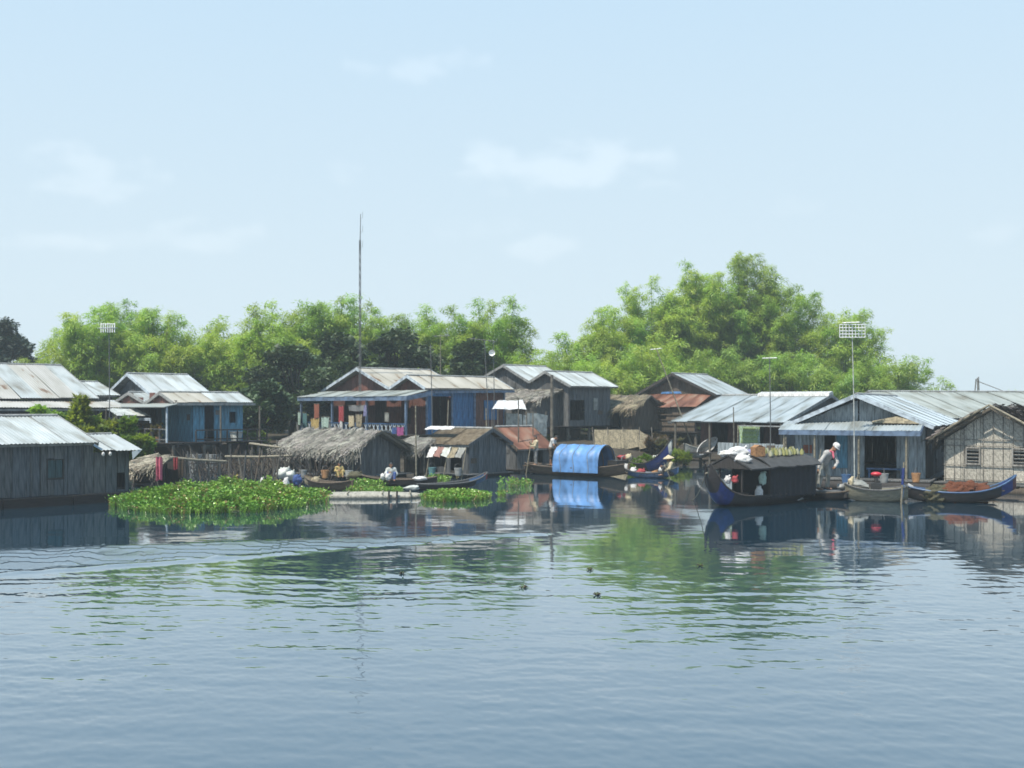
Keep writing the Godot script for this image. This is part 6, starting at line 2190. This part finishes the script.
func yagi(o: Node3D, c: Vector3, along: Vector3, length: float, bars: int, w0: float, w1: float, m: Material):
	var b := MB.new()
	b.tube([c - along * length / 2, c + along * length / 2], [0.018, 0.018], 5)
	var boom := obj(b, "boom", m, o)
	var side := along.cross(Vector3.UP).normalized()
	for k in bars:
		var p := c + along * length * (k / float(bars - 1) - 0.5)
		var w := lerpf(w0, w1, k / float(bars - 1))
		var e := MB.new()
		e.tube([p - side * w / 2, p + side * w / 2], [0.011, 0.011], 5)
		obj(e, "element", m, boom)

func masts():
	# tall triangular lattice mast
	var d := 53.0
	var top := tall(240, d)
	var t := thing("lattice_mast", "very tall thin lattice radio mast beside the big blue house", "mast", place(360, d, 0.5))
	var legs := []
	for k in 3:
		var a := TAU * k / 3.0 + 0.4
		legs.append(Vector3(cos(a) * 0.06, 0, sin(a) * 0.06))
		var mb := MB.new()
		mb.tube([legs[k], legs[k] * 0.7 + Vector3(0, top - 0.5, 0)], [0.014, 0.012], 5)
		obj(mb, "leg", M.steel, t)
	for k in 26:
		var y0 := (top - 0.5) * k / 26.0
		var y1 := (top - 0.5) * (k + 1) / 26.0
		var mb := MB.new()
		for q in 3:
			mb.tube([legs[q] * lerpf(1, 0.7, k / 26.0) + Vector3(0, y0, 0), legs[(q + 1) % 3] * lerpf(1, 0.7, k / 26.0) + Vector3(0, y1, 0)], [0.006, 0.006], 4, false)
		obj(mb, "brace", M.steel, t)
	var rod := MB.new()
	rod.tube([Vector3(0, top - 1.0, 0), Vector3(0.03, tall(214, d) - 0.5, 0)], [0.025, 0.014], 6)
	obj(rod, "aerial", M.steel, t)
	for y in [tall(218, d) - 0.5, tall(232, d) - 0.5, tall(247, d) - 0.5]:
		var mb := MB.new()
		mb.tube([Vector3(0.03, y, 0), Vector3(0.12, y, 0), Vector3(0.13, y + 0.3, 0)], [0.01, 0.01, 0.008], 4)
		obj(mb, "side_aerial", M.steel, t)
	# rooftop television antennas
	d = 44.0
	var o := antenna_pole("antenna_pole", "slim pole with bushy white television antenna at left", 109, d, 0.2, tall(328, d))
	var y := tall(328, d) - 0.2
	yagi(o, Vector3(-0.05, y, 0), Vector3(0.96, 0.02, 0.28).normalized(), 0.62, 8, 0.5, 0.36, M.white_metal)
	yagi(o, Vector3(-0.03, y + 0.16, 0), Vector3(0.96, 0.02, -0.28).normalized(), 0.5, 6, 0.3, 0.3, M.white_metal)
	var rp := MB.new()
	for k in 7:
		rp.bar(Vector3(-0.3 + 0.09 * k, y - 0.18, 0.05), Vector3(-0.3 + 0.09 * k, y + 0.2 - 0.02 * (k % 3), 0.05), 0.035, 0.02)
	obj(rp, "reflector", M.white_metal, o)
	d = 34.6
	o = antenna_pole("antenna_pole", "pole with broad white grid antenna above the pale blue house", 854.5, d, 0.3, tall(326, d), -2.5, 0.02, M.tarp_pale)
	y = tall(331, d) - 0.3
	var gx := -2.5 / FOCAL * d
	var gr := MB.new()
	for k in 5:
		gr.tube([Vector3(gx - 0.4, y - 0.2 + 0.1 * k, 0.04), Vector3(gx + 0.4, y - 0.2 + 0.1 * k, 0.04)], [0.014, 0.014], 5)
	for k in 9:
		gr.tube([Vector3(gx - 0.4 + 0.1 * k, y - 0.2, 0.04), Vector3(gx - 0.4 + 0.1 * k, y + 0.2, 0.04)], [0.011, 0.011], 5)
	obj(gr, "grid_reflector", M.white_metal, o)
	yagi(o, Vector3(gx - 0.05, y + 0.26, 0.1), Vector3(0.9, 0, 0.44), 0.5, 5, 0.3, 0.2, M.white_metal)
	d = 43.5
	o = antenna_pole("antenna_pole", "thin pole with small flat antenna over the blue-grey long roof", 770.5, d, 0.2, tall(357, d), -1.0)
	y = tall(358, d) - 0.2
	yagi(o, Vector3(-0.04, y, 0), Vector3(0.97, 0.02, 0.2).normalized(), 0.55, 6, 0.35, 0.25, M.white_metal)
	d = 52.0
	o = antenna_pole("antenna_pole", "slightly leaning pole with long television antenna left of the dish", 489.5, d, 0.4, tall(341, d), -5.0)
	y = tall(340, d) - 0.4
	yagi(o, Vector3(-0.3, y, 0), Vector3(0.97, -0.12, 0.2).normalized(), 1.25, 8, 0.45, 0.25, M.steel)
	o = antenna_pole("antenna_pole", "pole carrying a small white dish behind the big blue house", 494, 52.6, 0.4, tall(341, 52.6), -0.5)
	y = tall(353, 52.6) - 0.4
	var dish := MB.new()
	dish.grid(18, 5, func(a, b):
		var an: float = a * TAU
		return Vector3(0.0 + 0.15 * b * cos(an) - 0.1, y + 0.15 * b * sin(an), 0.12 * b * b + 0.03))
	dish.grid(18, 5, func(a, b):
		var an: float = a * TAU
		return Vector3(0.0 + 0.15 * b * cos(an) - 0.1, y + 0.15 * b * sin(an), 0.12 * b * b + 0.015), true)
	dish.tube([Vector3(-0.1, y, 0.03), Vector3(-0.05, y, 0.3)], [0.012, 0.012], 5)
	obj(dish, "dish", M.white_metal, o)
	o = antenna_pole("antenna_pole", "dark bare pole rising through the tan roof of the big blue house", 432.5, 48.5, 0.2, tall(344, 48.5), -2.0)
	o = antenna_pole("antenna_pole", "pale pole with crossbar antenna behind the tan roof's step", 439.5, 56.0, 0.4, tall(335, 56.0), 1.0, 0.025, M.bamboo)
	yagi(o, Vector3(0.1, tall(336, 56.0) - 0.4, 0), Vector3(0.98, 0, 0.2).normalized(), 0.8, 5, 0.5, 0.4, M.steel)
	d = 50.0
	o = antenna_pole("leaning_pole", "long bamboo pole leaning left over the brown house", 695, d, 0.5, tall(348, d), -39.0, 0.035, M.bamboo)
	yagi(o, Vector3(-39.0 / FOCAL * d, tall(349, d) - 0.5, 0), Vector3(0.95, 0.1, 0.3).normalized(), 0.5, 5, 0.35, 0.3, M.white_metal)
	o = antenna_pole("mooring_pole", "short dark pole before the long roof's maroon porch", 733.5, 43.5, -0.4, tall(407, 43.5), 0.0, 0.035, M.pole)
	# tripod of sticks over the shed roof
	o = thing("stick_tripod", "crossed poles standing above the big grey shed roof", "poles", place(976, 52.5, 0.4))
	for e in [[-0.4, 0.25, 0.0], [0.35, -0.25, 0.1], [0.05, 0.3, 0.05]]:
		var mb := MB.new()
		mb.tube([Vector3(e[0], 0, e[1]), Vector3(e[2] * 1.2, tall(379, 52.5) - 0.4 + e[2], 0)], [0.03, 0.025], 6)
		obj(mb, "pole", M.pole, o)
	var arm := MB.new()
	arm.tube([Vector3(0.05, tall(381, 52.5) - 0.4, 0), Vector3(1.25, tall(391, 52.5) - 0.4, 0.1)], [0.02, 0.016], 5)
	obj(arm, "crossarm", M.pole, o)

# ------------------------------------------------------------------ people
func people():
	var V := func(x, y, z): return Vector3(x, y, z)
	# man bending over a pole on the flat boat
	var man := {
		"head": V.call(0.1, 1.32, 0.36), "neck": V.call(0.04, 1.2, 0.26), "face": V.call(-0.15, -0.55, 0.85),
		"l_shoulder": V.call(-0.15, 1.14, 0.22), "r_shoulder": V.call(0.2, 1.13, 0.2),
		"l_elbow": V.call(-0.33, 0.9, 0.16), "r_elbow": V.call(0.22, 0.86, 0.32), "l_wrist": V.call(-0.42, 0.66, 0.16), "r_wrist": V.call(-0.02, 0.72, 0.44),
		"l_hip": V.call(-0.09, 0.83, -0.06), "r_hip": V.call(0.1, 0.83, -0.06), "l_knee": V.call(-0.17, 0.45, 0.03), "r_knee": V.call(0.16, 0.45, 0.02),
		"l_ankle": V.call(-0.2, 0.08, -0.04), "r_ankle": V.call(0.19, 0.08, -0.04), "toe": V.call(0, 0, 1), "l_palm": V.call(1, 0, 0.2), "r_palm": V.call(-1, 0, 0.2)}
	var base := place(824, 31.6, 0.255)
	var p := person("person in pale shirt and white cap bending over a pole on the boat", base, 32, 0.94, man, M.shirt_pale, M.tarp_grey, "cap", M.white_cloth, 0.016)
	var sc := flesh([[man.neck + Vector3(-0.09, -0.01, 0.03), man.neck + Vector3(0.1, -0.02, 0.02), 0.035, 0.035], [man.neck + Vector3(-0.02, -0.03, 0.07), man.neck + Vector3(-0.05, -0.2, 0.13), 0.035, 0.025], [man.neck + Vector3(0.06, 0, -0.05), man.neck + Vector3(-0.07, 0, -0.05), 0.035, 0.035], [man.neck + Vector3(0.1, -0.02, 0.02), man.neck + Vector3(0.06, 0, -0.05), 0.033, 0.033], [man.neck + Vector3(-0.09, -0.01, 0.03), man.neck + Vector3(-0.07, 0, -0.05), 0.033, 0.033]], 0.012, 0.02)
	var so := obj(sc, "scarf", M.pink_cloth, p)
	so.scale = Vector3.ONE * 0.94
	so.set_meta("label", "coral red scarf round the neck")
	var pole := thing("punt_pole", "pole gripped by the bending person in pale shirt", "pole", place(815.5, 31.3, 0.24))
	var pm := MB.new()
	pm.tube([Vector3(-0.02, 0, 0), Vector3(0.08, 0.7, -0.02), Vector3(0.16, 1.2, 0.0)], [0.02, 0.018, 0.016], 7)
	obj(pm, "shaft", M.bamboo, pole)
	var foot := MB.new()
	foot.tube([Vector3(-0.025, -0.0, 0), Vector3(-0.01, 0.1, 0)], [0.026, 0.024], 7)
	obj(foot, "shoe", M.steel, pole)
	# two slight figures on the bow of the tarpaulin boat
	var stand := {
		"head": V.call(0, 1.52, 0.04), "neck": V.call(0, 1.4, 0.0), "face": V.call(0.0, -0.1, 1),
		"l_shoulder": V.call(-0.17, 1.33, 0.0), "r_shoulder": V.call(0.17, 1.33, 0.0),
		"l_elbow": V.call(-0.22, 1.12, 0.18), "r_elbow": V.call(0.2, 1.07, 0.14), "l_wrist": V.call(-0.06, 1.28, 0.34), "r_wrist": V.call(0.02, 1.08, 0.36),
		"l_hip": V.call(-0.09, 0.85, 0), "r_hip": V.call(0.09, 0.85, 0), "l_knee": V.call(-0.1, 0.46, 0.03), "r_knee": V.call(0.1, 0.46, 0.03),
		"l_ankle": V.call(-0.1, 0.08, 0), "r_ankle": V.call(0.1, 0.08, 0), "toe": V.call(0, 0, 1), "l_palm": V.call(1, 0, 0), "r_palm": V.call(-1, 0, 0)}
	person("slight bareheaded person in pale shirt poling on the tarpaulin boat's bow", place(536, 43.1, 0.34), -75, 0.7, stand, M.cream_cloth, M.grey_cloth, "", null, 0.02)
	var pp := thing("punt_pole", "pole held by the slight person on the tarpaulin boat's bow", "pole", place(524.5, 43.0, -0.4))
	var pq := MB.new()
	pq.tube([Vector3(0, 0, 0), Vector3(0.14, 0.9, 0.0), Vector3(0.28, 1.75, 0.0)], [0.02, 0.022, 0.018], 7)
	obj(pq, "shaft", M.bamboo, pp)
	var bend: Dictionary = stand.duplicate()
	bend.l_shoulder = V.call(-0.16, 1.28, 0.12); bend.r_shoulder = V.call(0.16, 1.28, 0.12)
	bend.neck = V.call(0, 1.33, 0.17); bend.head = V.call(0, 1.38, 0.27); bend.face = V.call(0, -0.7, 0.8)
	bend.l_elbow = V.call(-0.2, 1.02, 0.22); bend.r_elbow = V.call(0.2, 1.02, 0.22)
	bend.l_wrist = V.call(-0.1, 0.82, 0.34); bend.r_wrist = V.call(0.1, 0.82, 0.34)
	person("stooping person in white shirt beside the blue tarpaulin's left end", place(551, 42.7, 0.34), 70, 0.78, bend, M.white_cloth, M.brown_hull, "", null, 0.02, false, false)
	# paddler
	var sit := {
		"head": V.call(0, 0.72, 0.1), "neck": V.call(0, 0.6, 0.05), "face": V.call(0, -0.1, 1),
		"l_shoulder": V.call(-0.17, 0.53, 0.05), "r_shoulder": V.call(0.17, 0.53, 0.05),
		"l_elbow": V.call(-0.26, 0.36, 0.2), "r_elbow": V.call(0.26, 0.32, 0.16), "l_wrist": V.call(-0.12, 0.4, 0.38), "r_wrist": V.call(0.16, 0.22, 0.34),
		"l_hip": V.call(-0.09, 0.1, 0), "r_hip": V.call(0.09, 0.1, 0), "l_knee": V.call(-0.15, 0.36, 0.34), "r_knee": V.call(0.15, 0.36, 0.34),
		"l_ankle": V.call(-0.12, 0.08, 0.44), "r_ankle": V.call(0.12, 0.08, 0.44), "toe": V.call(0, 0, 1), "l_palm": V.call(1, 0, 0), "r_palm": V.call(-1, 0, 0)}
	person("paddler in cream shirt and pale conical hat in the small boat", place(671, 40.5, 0.1), -80, 0.85, sit, M.cream_cloth, M.dark_hull, "cone", M.cream_cloth, 0.02)
	var pd := thing("paddle", "paddle dipping beside the paddler in conical hat", "paddle", place(669.5, 40.1, -0.12), 0)
	var ps := MB.new()
	ps.tube([Vector3(0.04, 0.1, 0), Vector3(-0.2, 0.72, -0.05)], [0.014, 0.014], 6)
	obj(ps, "shaft", M.bamboo, pd)
	var bl := MB.new()
	bl.hexa([Vector3(0.02, 0.12, -0.03), Vector3(0.05, 0.13, 0.03), Vector3(0.06, 0.13, 0.03), Vector3(0.03, 0.12, -0.03), Vector3(0.08, -0.15, -0.06), Vector3(0.11, -0.14, 0.06), Vector3(0.12, -0.14, 0.06), Vector3(0.09, -0.15, -0.06)])
	obj(bl, "blade", M.brown_wood[2], pd)
	# figures by the thatched hut
	person("person in pale grey shirt sitting on the dark canoe at the hut's gable", place(391, 36.9, 0.16), 10, 0.72, sit, M.tarp_pale, M.blue_cloth, "", null, 0.02)
	person("person in mustard clothes squatting under the thatched eave", place(339, 38.8, 0.16), 20, 0.62, sit, M.yellow_cloth, M.yellow_cloth, "", null, 0.022)

# ------------------------------------------------------------------ smaller things
func small_things():
	# washing on the big blue house's veranda: the facade runs from the near corner back to the left
	var e2 := Vector3(sin(deg_to_rad(45)), 0, cos(deg_to_rad(45)))
	var a := place(426, 50)
	var e1 := Vector3(e2.z, 0, -e2.x)
	var spots := [
		[-7.95, 2.35, 0.3, 0.62, M.mint_cloth, "mint cloth hung at the veranda's left end"],
		[-7.5, 2.3, 0.35, 0.7, M.teal_cloth, "dark teal cloth hung next to the mint one"],
		[-6.6, 2.05, 0.75, 0.5, M.yellow_cloth, "yellow cloth over the veranda rail"],
		[-5.75, 2.12, 0.65, 0.55, M.mint_cloth, "pale green cloth right of the yellow one"],
		[-6.5, 2.75, 0.45, 0.7, M.orange_cloth, "rust-orange cloth hung high under the awning"],
		[-4.5, 2.65, 0.42, 0.75, M.red_cloth, "bright red cloth hung high under the awning"],
		[-4.45, 1.95, 0.18, 0.4, M.white_cloth, "small white cloth below the red one"],
		[-3.3, 2.68, 1.3, 0.26, M.grey_cloth, "long grey towel hung above the cream cloths"],
		[-3.7, 2.2, 0.42, 0.5, M.cream_cloth, "cream cloth below the long grey towel"],
		[-3.1, 2.25, 0.55, 0.55, M.tan_mat, "beige cloth right of the cream one"],
		[-2.62, 2.7, 0.16, 0.5, M.lavender_cloth, "lavender strip of cloth at the long towel's end"],
		[-1.0, 2.35, 0.32, 0.4, M.tarp_grey, "olive-grey cloth near the veranda's right end"],
		[-0.1, 1.72, 0.55, 0.38, M.magenta_cloth, "magenta cloth over the lattice rail's right end"],
		[-0.5, 1.7, 0.35, 0.3, M.blue_cloth, "dark blue cloth left of the magenta one"]]
	for s in spots:
		hung_cloth("hanging_cloth", s[5], a + e2 * s[0] - e1 * 1.45 + Vector3(0, s[1], 0), e2, s[2], s[3], s[4], "washing on the blue house's veranda")
	# sky-blue house: planters, tub and cloth on the porch
	var b := place(190, 46)
	var pots := [[-4.8, 0.5, "first potted plant on the sky-blue house's porch, leftmost"], [-3.9, 0.7, "tall potted plant on the sky-blue house's porch"], [-2.9, 0.45, "low brownish potted plant on the sky-blue house's porch"], [-1.9, 0.6, "potted plant on the sky-blue house's porch near its right post"], [-0.9, 0.5, "last potted plant on the sky-blue house's porch, rightmost"]]
	for p in pots:
		var o := thing("potted_plant", p[2], "plant", b + e2 * p[0] - e1 * 0.95 + Vector3(0, 1.155, 0), 0, "potted plants on the porch")
		var mb := MB.new()
		mb.tube([Vector3.ZERO, Vector3(0, 0.2, 0), Vector3(0, 0.22, 0)], [0.09, 0.13, 0.14], 10)
		obj(mb, "pot", M.carton, o)
		var sp := PackedVector3Array()
		var cc := PackedColorArray()
		for k in 26:
			sp.append(Vector3(rf(-0.2, 0.2), 0.22 + rf(0, p[1]), rf(-0.2, 0.2)))
			var c := Color(0.14, 0.15, 0.05).lerp(Color(0.16, 0.09, 0.04), rng.randf()) * rf(0.6, 1.2)
			cc.append(Color(c.r, c.g, c.b))
		scatter(o, "foliage", "shrub", sp, cc, Vector2(0.5, 0.8), M.leaf)
	var tub := thing("wash_tub", "pale blue-grey tub on the sky-blue house's deck", "tub", b + e1 * 2.1 + e2 * 0.15 + Vector3(0, 1.16, 0))
	var tm := MB.new()
	tm.tube([Vector3.ZERO, Vector3(0, 0.34, 0), Vector3(0, 0.36, 0)], [0.2, 0.26, 0.28], 14)
	obj(tm, "basin", M.tarp_pale, tub)
	var rim := MB.new()
	rim.tube([Vector3(0, 0.35, 0), Vector3(0, 0.385, 0)], [0.29, 0.29], 14)
	obj(rim, "rim", M.grey_hull, tub)
	var awn := thing("tarpaulin_awning", "pale plastic awning left of the sky-blue house", "awning", place(127, 46.5, 2.38), 40)
	cloth_sheet("fabric", awn, [Vector3(-0.7, -0.1, 0.7), Vector3(0.8, -0.15, 0.6), Vector3(0.6, 0.15, -0.5), Vector3(-0.7, 0.18, -0.5)], M.tarp_pale, 0.06, 0.04)
	for e in [[-0.7, 0.7, -0.1], [0.8, 0.6, -0.15], [0.6, -0.5, 0.15], [-0.7, -0.5, 0.18]]:
		var mb := MB.new()
		mb.tube([Vector3(e[0], -2.6, e[1]), Vector3(e[0], e[2], e[1])], [0.03, 0.025], 6)
		obj(mb, "pole", M.pole, awn)
	# pink and red cloths on the small shelter
	hung_cloth("hanging_cloth", "pink cloth hanging from the tiny shelter's post", place(159, 35.6, 1.02), Vector3(1, 0, 0), 0.2, 0.75, M.pink_cloth, "cloths on the shelter")
	hung_cloth("hanging_cloth", "dark red cloth hanging right of the pink one", place(175.5, 36.2, 0.98), Vector3(1, 0, 0), 0.16, 0.4, M.red_cloth, "cloths on the shelter")
	hung_cloth("hanging_cloth", "grey-brown sack cloth hanging on the rail right of the shelter", place(181, 36.6, 0.9), Vector3(1, 0, 0), 0.22, 0.6, M.brown_hull, "cloths on the shelter")
	# bamboo walkways on stakes between the sky-blue house and the thatched hut
	var ways := [[[162, 37.0, 0.97], [226, 38.6, 0.72], "bamboo handrail running right from the tiny shelter"], [[226, 41, 0.78], [293, 40, 0.86], "lower bamboo walkway left of the thatched hut"], [[250, 43, 1.2], [300, 41.8, 1.05], "upper bamboo rail left of the thatched hut"]]
	for w in ways:
		var p0 := place(w[0][0], w[0][1], w[0][2])
		var p1 := place(w[1][0], w[1][1], w[1][2])
		var o := thing("bamboo_walkway", w[2], "walkway", Vector3(p0.x, 0, p0.z), 0, "bamboo walkways on the bank")
		var base := Vector3(p0.x, 0, p0.z)
		for k in 3:
			var mb := MB.new()
			var off := Vector3(0, rf(-0.01, 0.01), (k - 1) * 0.1)
			mb.tube([p0 - base + off, (p0 + p1) / 2 - base + off + Vector3(0, -0.03, 0), p1 - base + off], [0.042, 0.04, 0.036], 7)
			obj(mb, "rail_pole", M.bamboo, o)
		for k in 6:
			var q := p0.lerp(p1, (k + 0.3) / 6.0) - base
			var mb := MB.new()
			mb.tube([Vector3(q.x + rf(-0.08, 0.08), -0.6, q.z), Vector3(q.x, q.y + rf(-0.05, 0.25), q.z + 0.06)], [0.035, 0.03], 6)
			obj(mb, "support", M.pole, o)
	# fence stakes along the shore, each of its own height and lean
	for k in 24:
		var px := 176.0 + k * 4.8 + rf(-2.5, 2.5)
		var d := 38.0 + rf(-1.0, 2.5)
		var h := rf(0.45, 1.25)
		var o := thing("stake", "rough wooden stake standing in the shallows behind the large hyacinth mat", "stake", place(px, d, -0.5), 0, "stakes in the shallows")
		var mb := MB.new()
		var top := Vector3(rf(-0.35, 0.35), h + 0.5, rf(-0.2, 0.2))
		mb.tube([Vector3.ZERO, top * 0.5 + Vector3(rf(-0.03, 0.03), 0, 0), top], [0.035, 0.03, 0.02], 6)
		obj(mb, "shaft", [M.pole, M.brown_wood[1], M.dark_wood[3], M.dark_wood[2], M.grey_wood[1]][k % 5], o)
		if k % 3 == 0:
			var c := MB.new()
			c.tube([top * 0.75, top * 0.75 + Vector3(rf(-0.25, 0.25), rf(0.1, 0.25), 0.05)], [0.015, 0.01], 5)
			obj(c, "side_twig", M.pole, o)
	var posts := [[416, 38.5, 405.5, "thin pale pole before the big blue house's awning corner", -0.4], [447, 46.5, 400, "thin pole leaning before the blue boards", 1.5], [487, 46.8, 408, "thin pole before the maroon wall", -1.0], [518.5, 44.5, 398, "dark pole rising behind the rust-red roof", 0.0], [533, 45.5, 411, "short dark pole behind the rust-red roof's middle", 0.0], [552, 45.5, 375, "stout dark post beside the grey stilt house", 0.0], [902, 30.2, 462, "blue-painted stake leaning in the water by the motor boat", 2.0], [858.5, 32.0, 443, "thin bamboo pole against the pale blue house wall", 0.0], [300, 38.2, 470, "dark mooring post beside the white bundle", 0.0], [738, 42.8, 425, "pole at the green lattice panel", 0.0], [786, 40.5, 437, "short bamboo post behind the cabin boat", 0.0], [804, 40, 442, "pale short post left of the pale blue house", 0.0]]
	for p in posts:
		var o := thing("pole", p[3], "pole", place(p[0] - p[4], p[1], -0.5), 0, "mooring poles")
		var mb := MB.new()
		var top := Vector3(2.0 * p[4] / FOCAL * p[1], tall(p[2], p[1]) + 0.5, 0)
		var r := 0.075 if p[3].begins_with("stout") else 0.028
		mb.tube([Vector3.ZERO, top * 0.5, top], [r * 1.1, r, r * 0.85], 7)
		obj(mb, "shaft", M.pole if p[3].find("dark") >= 0 or p[3].begins_with("stout") else M.bamboo, o)
		if p[3].begins_with("blue"):
			var c := MB.new()
			c.tube([top * 0.62, top * 0.9], [0.036, 0.034], 7)
			obj(c, "painted_band", M.blue_paint, o)
	# bundles, floats and baskets by the thatched hut
	var bags := [[284, 38.3, 0.12, 0.26, 0.2, "tarp_pale", "large pale plastic bundle left of the thatched hut"], [291, 38.0, 0.12, 0.16, 0.16, "tarp_pale", "bluish bag beside the large pale plastic bundle"], [297, 36.6, 0.05, 0.16, 0.16, "blue_cloth", "dark blue bag at the waterline left of the thatched hut"], [286, 35.0, 0.12, 0.09, 0.13, "white_cloth", "small bright white bag before the pale bundle"], [262, 35.2, 0.1, 0.07, 0.13, "white_cloth", "white bottle-like float behind the large hyacinth mat"], [316, 35.6, 0.14, 0.16, 0.12, "tan_mat", "tan basket at the brown canoe"], [383, 36.6, 0.2, 0.09, 0.11, "white_cloth", "left of two white floats on the dark canoe"], [388, 36.5, 0.2, 0.1, 0.11, "white_cloth", "right of two white floats on the dark canoe"], [420, 36.4, 0.2, 0.22, 0.07, "white_cloth", "white foam slab lying on the dark canoe"], [355, 37.2, 0.08, 0.3, 0.18, "green_net", "brown netting heap below the thatched hut's gable"], [412, 33.4, 0.12, 0.22, 0.07, "tarp_pale", "pale foam slab on the log raft's right end"], [841, 31.4, 0.27, 0.12, 0.09, "grey_hull", "grey-blue tub on the flat boat right of the bending person"], [688, 50.0, 0.3, 0.17, 0.17, "cream_cloth", "cream basket left of the grey canoe"], [655, 46, 0.35, 0.14, 0.12, "white_cloth", "white bowl behind the green produce"]]
	var k := 50
	for q in bags:
		k += 1
		sack(q[6], place(q[0], q[1], q[2]), Vector3(q[3], q[4], q[3] * 0.8), M[q[5]], k, "bundle", "bundles along the shore")
	var tangles := [[200, 42.0, 1.2, "tangle of dark sticks under the sky-blue house's doorway"], [228, 42.5, 1.3, "tangle of dark sticks right of the sky-blue house's stilts"], [258, 42.0, 1.3, "tangle of dark sticks behind the bamboo walkways"], [284, 42.8, 1.0, "tangle of dark sticks left of the thatched hut"], [318, 38.9, 0.7, "loose sticks leaning under the thatched eave"]]
	for g in tangles:
		var o := thing("stick_tangle", g[3], "driftwood", place(g[0], g[1], 0.0), 0, "tangles of sticks on the bank")
		for q in 3:
			var mb := MB.new()
			for e in 16:
				var foot := Vector3(rf(-g[2], g[2]) * 0.8, -0.4, rf(-0.6, 0.5))
				var top := foot + Vector3(rf(-1.3, 1.3), rf(0.5, 1.6), rf(-0.5, 0.5))
				mb.tube([foot, foot.lerp(top, 0.5) + Vector3(rf(-0.1, 0.1), 0, rf(-0.1, 0.1)), top], [0.022, 0.018, 0.01], 5)
			var st := obj(mb, "sticks", [M.dark_wood[0], M.dark_wood[3], M.brown_hull][q], o)
			st.set_meta("kind", "stuff")
	var pails := [[303, 38.6, "grey_hull", "grey bucket at the thatched hut's left corner"], [325, 38.5, "carton", "brown bucket under the thatched eave"], [349, 38.3, "tarp_grey", "dull bucket before the thatched hut's plank wall"], [432, 40.2, "teal_cloth", "dark teal bucket before the brown-roofed hut"], [458, 39.8, "grey_hull", "grey bucket under the patched awning"], [846, 33.2, "mid_blue_paint", "blue bucket on the pale blue house's deck"], [884, 33.6, "grey_hull", "grey bucket beside the pale blue house's doorway"], [916, 33.8, "carton", "brown bucket by the pale blue house's right corner"]]
	for u in pails:
		var o := thing("bucket", u[3], "bucket", place(u[0], u[1], 0.14 if u[1] > 36 else 0.33), rf(0, 90), "buckets on the decks")
		var mb := MB.new()
		mb.tube([Vector3.ZERO, Vector3(0, 0.26, 0), Vector3(0, 0.28, 0)], [0.1, 0.14, 0.15], 12)
		obj(mb, "pail", M[u[2]], o)
		var h := MB.new()
		h.tube([Vector3(-0.14, 0.27, 0), Vector3(-0.1, 0.4, 0), Vector3(0, 0.45, 0), Vector3(0.1, 0.4, 0), Vector3(0.14, 0.27, 0)], [0.007, 0.007, 0.007, 0.007, 0.007], 5)
		obj(h, "handle", M.steel, o)
	var lines := [[[902.5, 30.25, 0.75], [913, 30.85, 0.4], "slack mooring rope from the blue-banded stake to the long dark boat"], [[706, 28.9, 0.9], [690, 31.5, -0.05], "mooring rope slanting from the cabin boat's stem into the water"], [[552, 45.4, 1.0], [558, 42.7, 0.4], "mooring rope from the stout dark post to the tarpaulin boat"], [[858.5, 32.0, 0.7], [848, 31.2, 0.42], "mooring rope from the thin bamboo pole to the motor boat"]]
	for l in lines:
		var p0 := place(l[0][0], l[0][1], l[0][2])
		var p1 := place(l[1][0], l[1][1], l[1][2])
		var o := thing("mooring_rope", l[2], "rope", p0)
		var mb := MB.new()
		var pts := []
		var rad := []
		for k2 in 9:
			var u := k2 / 8.0
			pts.append((p1 - p0) * u - Vector3(0, 0.18 * sin(u * PI), 0))
			rad.append(0.011)
		mb.tube(pts, rad, 5)
		obj(mb, "line", M.bamboo, o)
		var knot := MB.new()
		knot.tube([Vector3(-0.03, 0, 0.03), Vector3(0.03, 0.01, 0.03), Vector3(0.03, 0.02, -0.03)], [0.02, 0.02, 0.02], 5)
		obj(knot, "knot", M.bamboo, o)
	# clutter under the sky-blue house
	var under := [[196, 44.6, "dark barrel under the sky-blue house, left"], [212, 44.4, "dark barrel under the sky-blue house, right"]]
	for u in under:
		var o := thing("barrel", u[2], "barrel", place(u[0], u[1], 0.0), 0, "barrels under the house")
		var mb := MB.new()
		mb.tube([Vector3.ZERO, Vector3(0, 0.3, 0), Vector3(0, 0.7, 0)], [0.24, 0.27, 0.25], 14)
		obj(mb, "drum", M.grey_hull, o)
		var h := MB.new()
		h.tube([Vector3(0, 0.33, 0), Vector3(0, 0.37, 0)], [0.28, 0.28], 14)
		obj(h, "hoop", M.dark_wood[3], o)
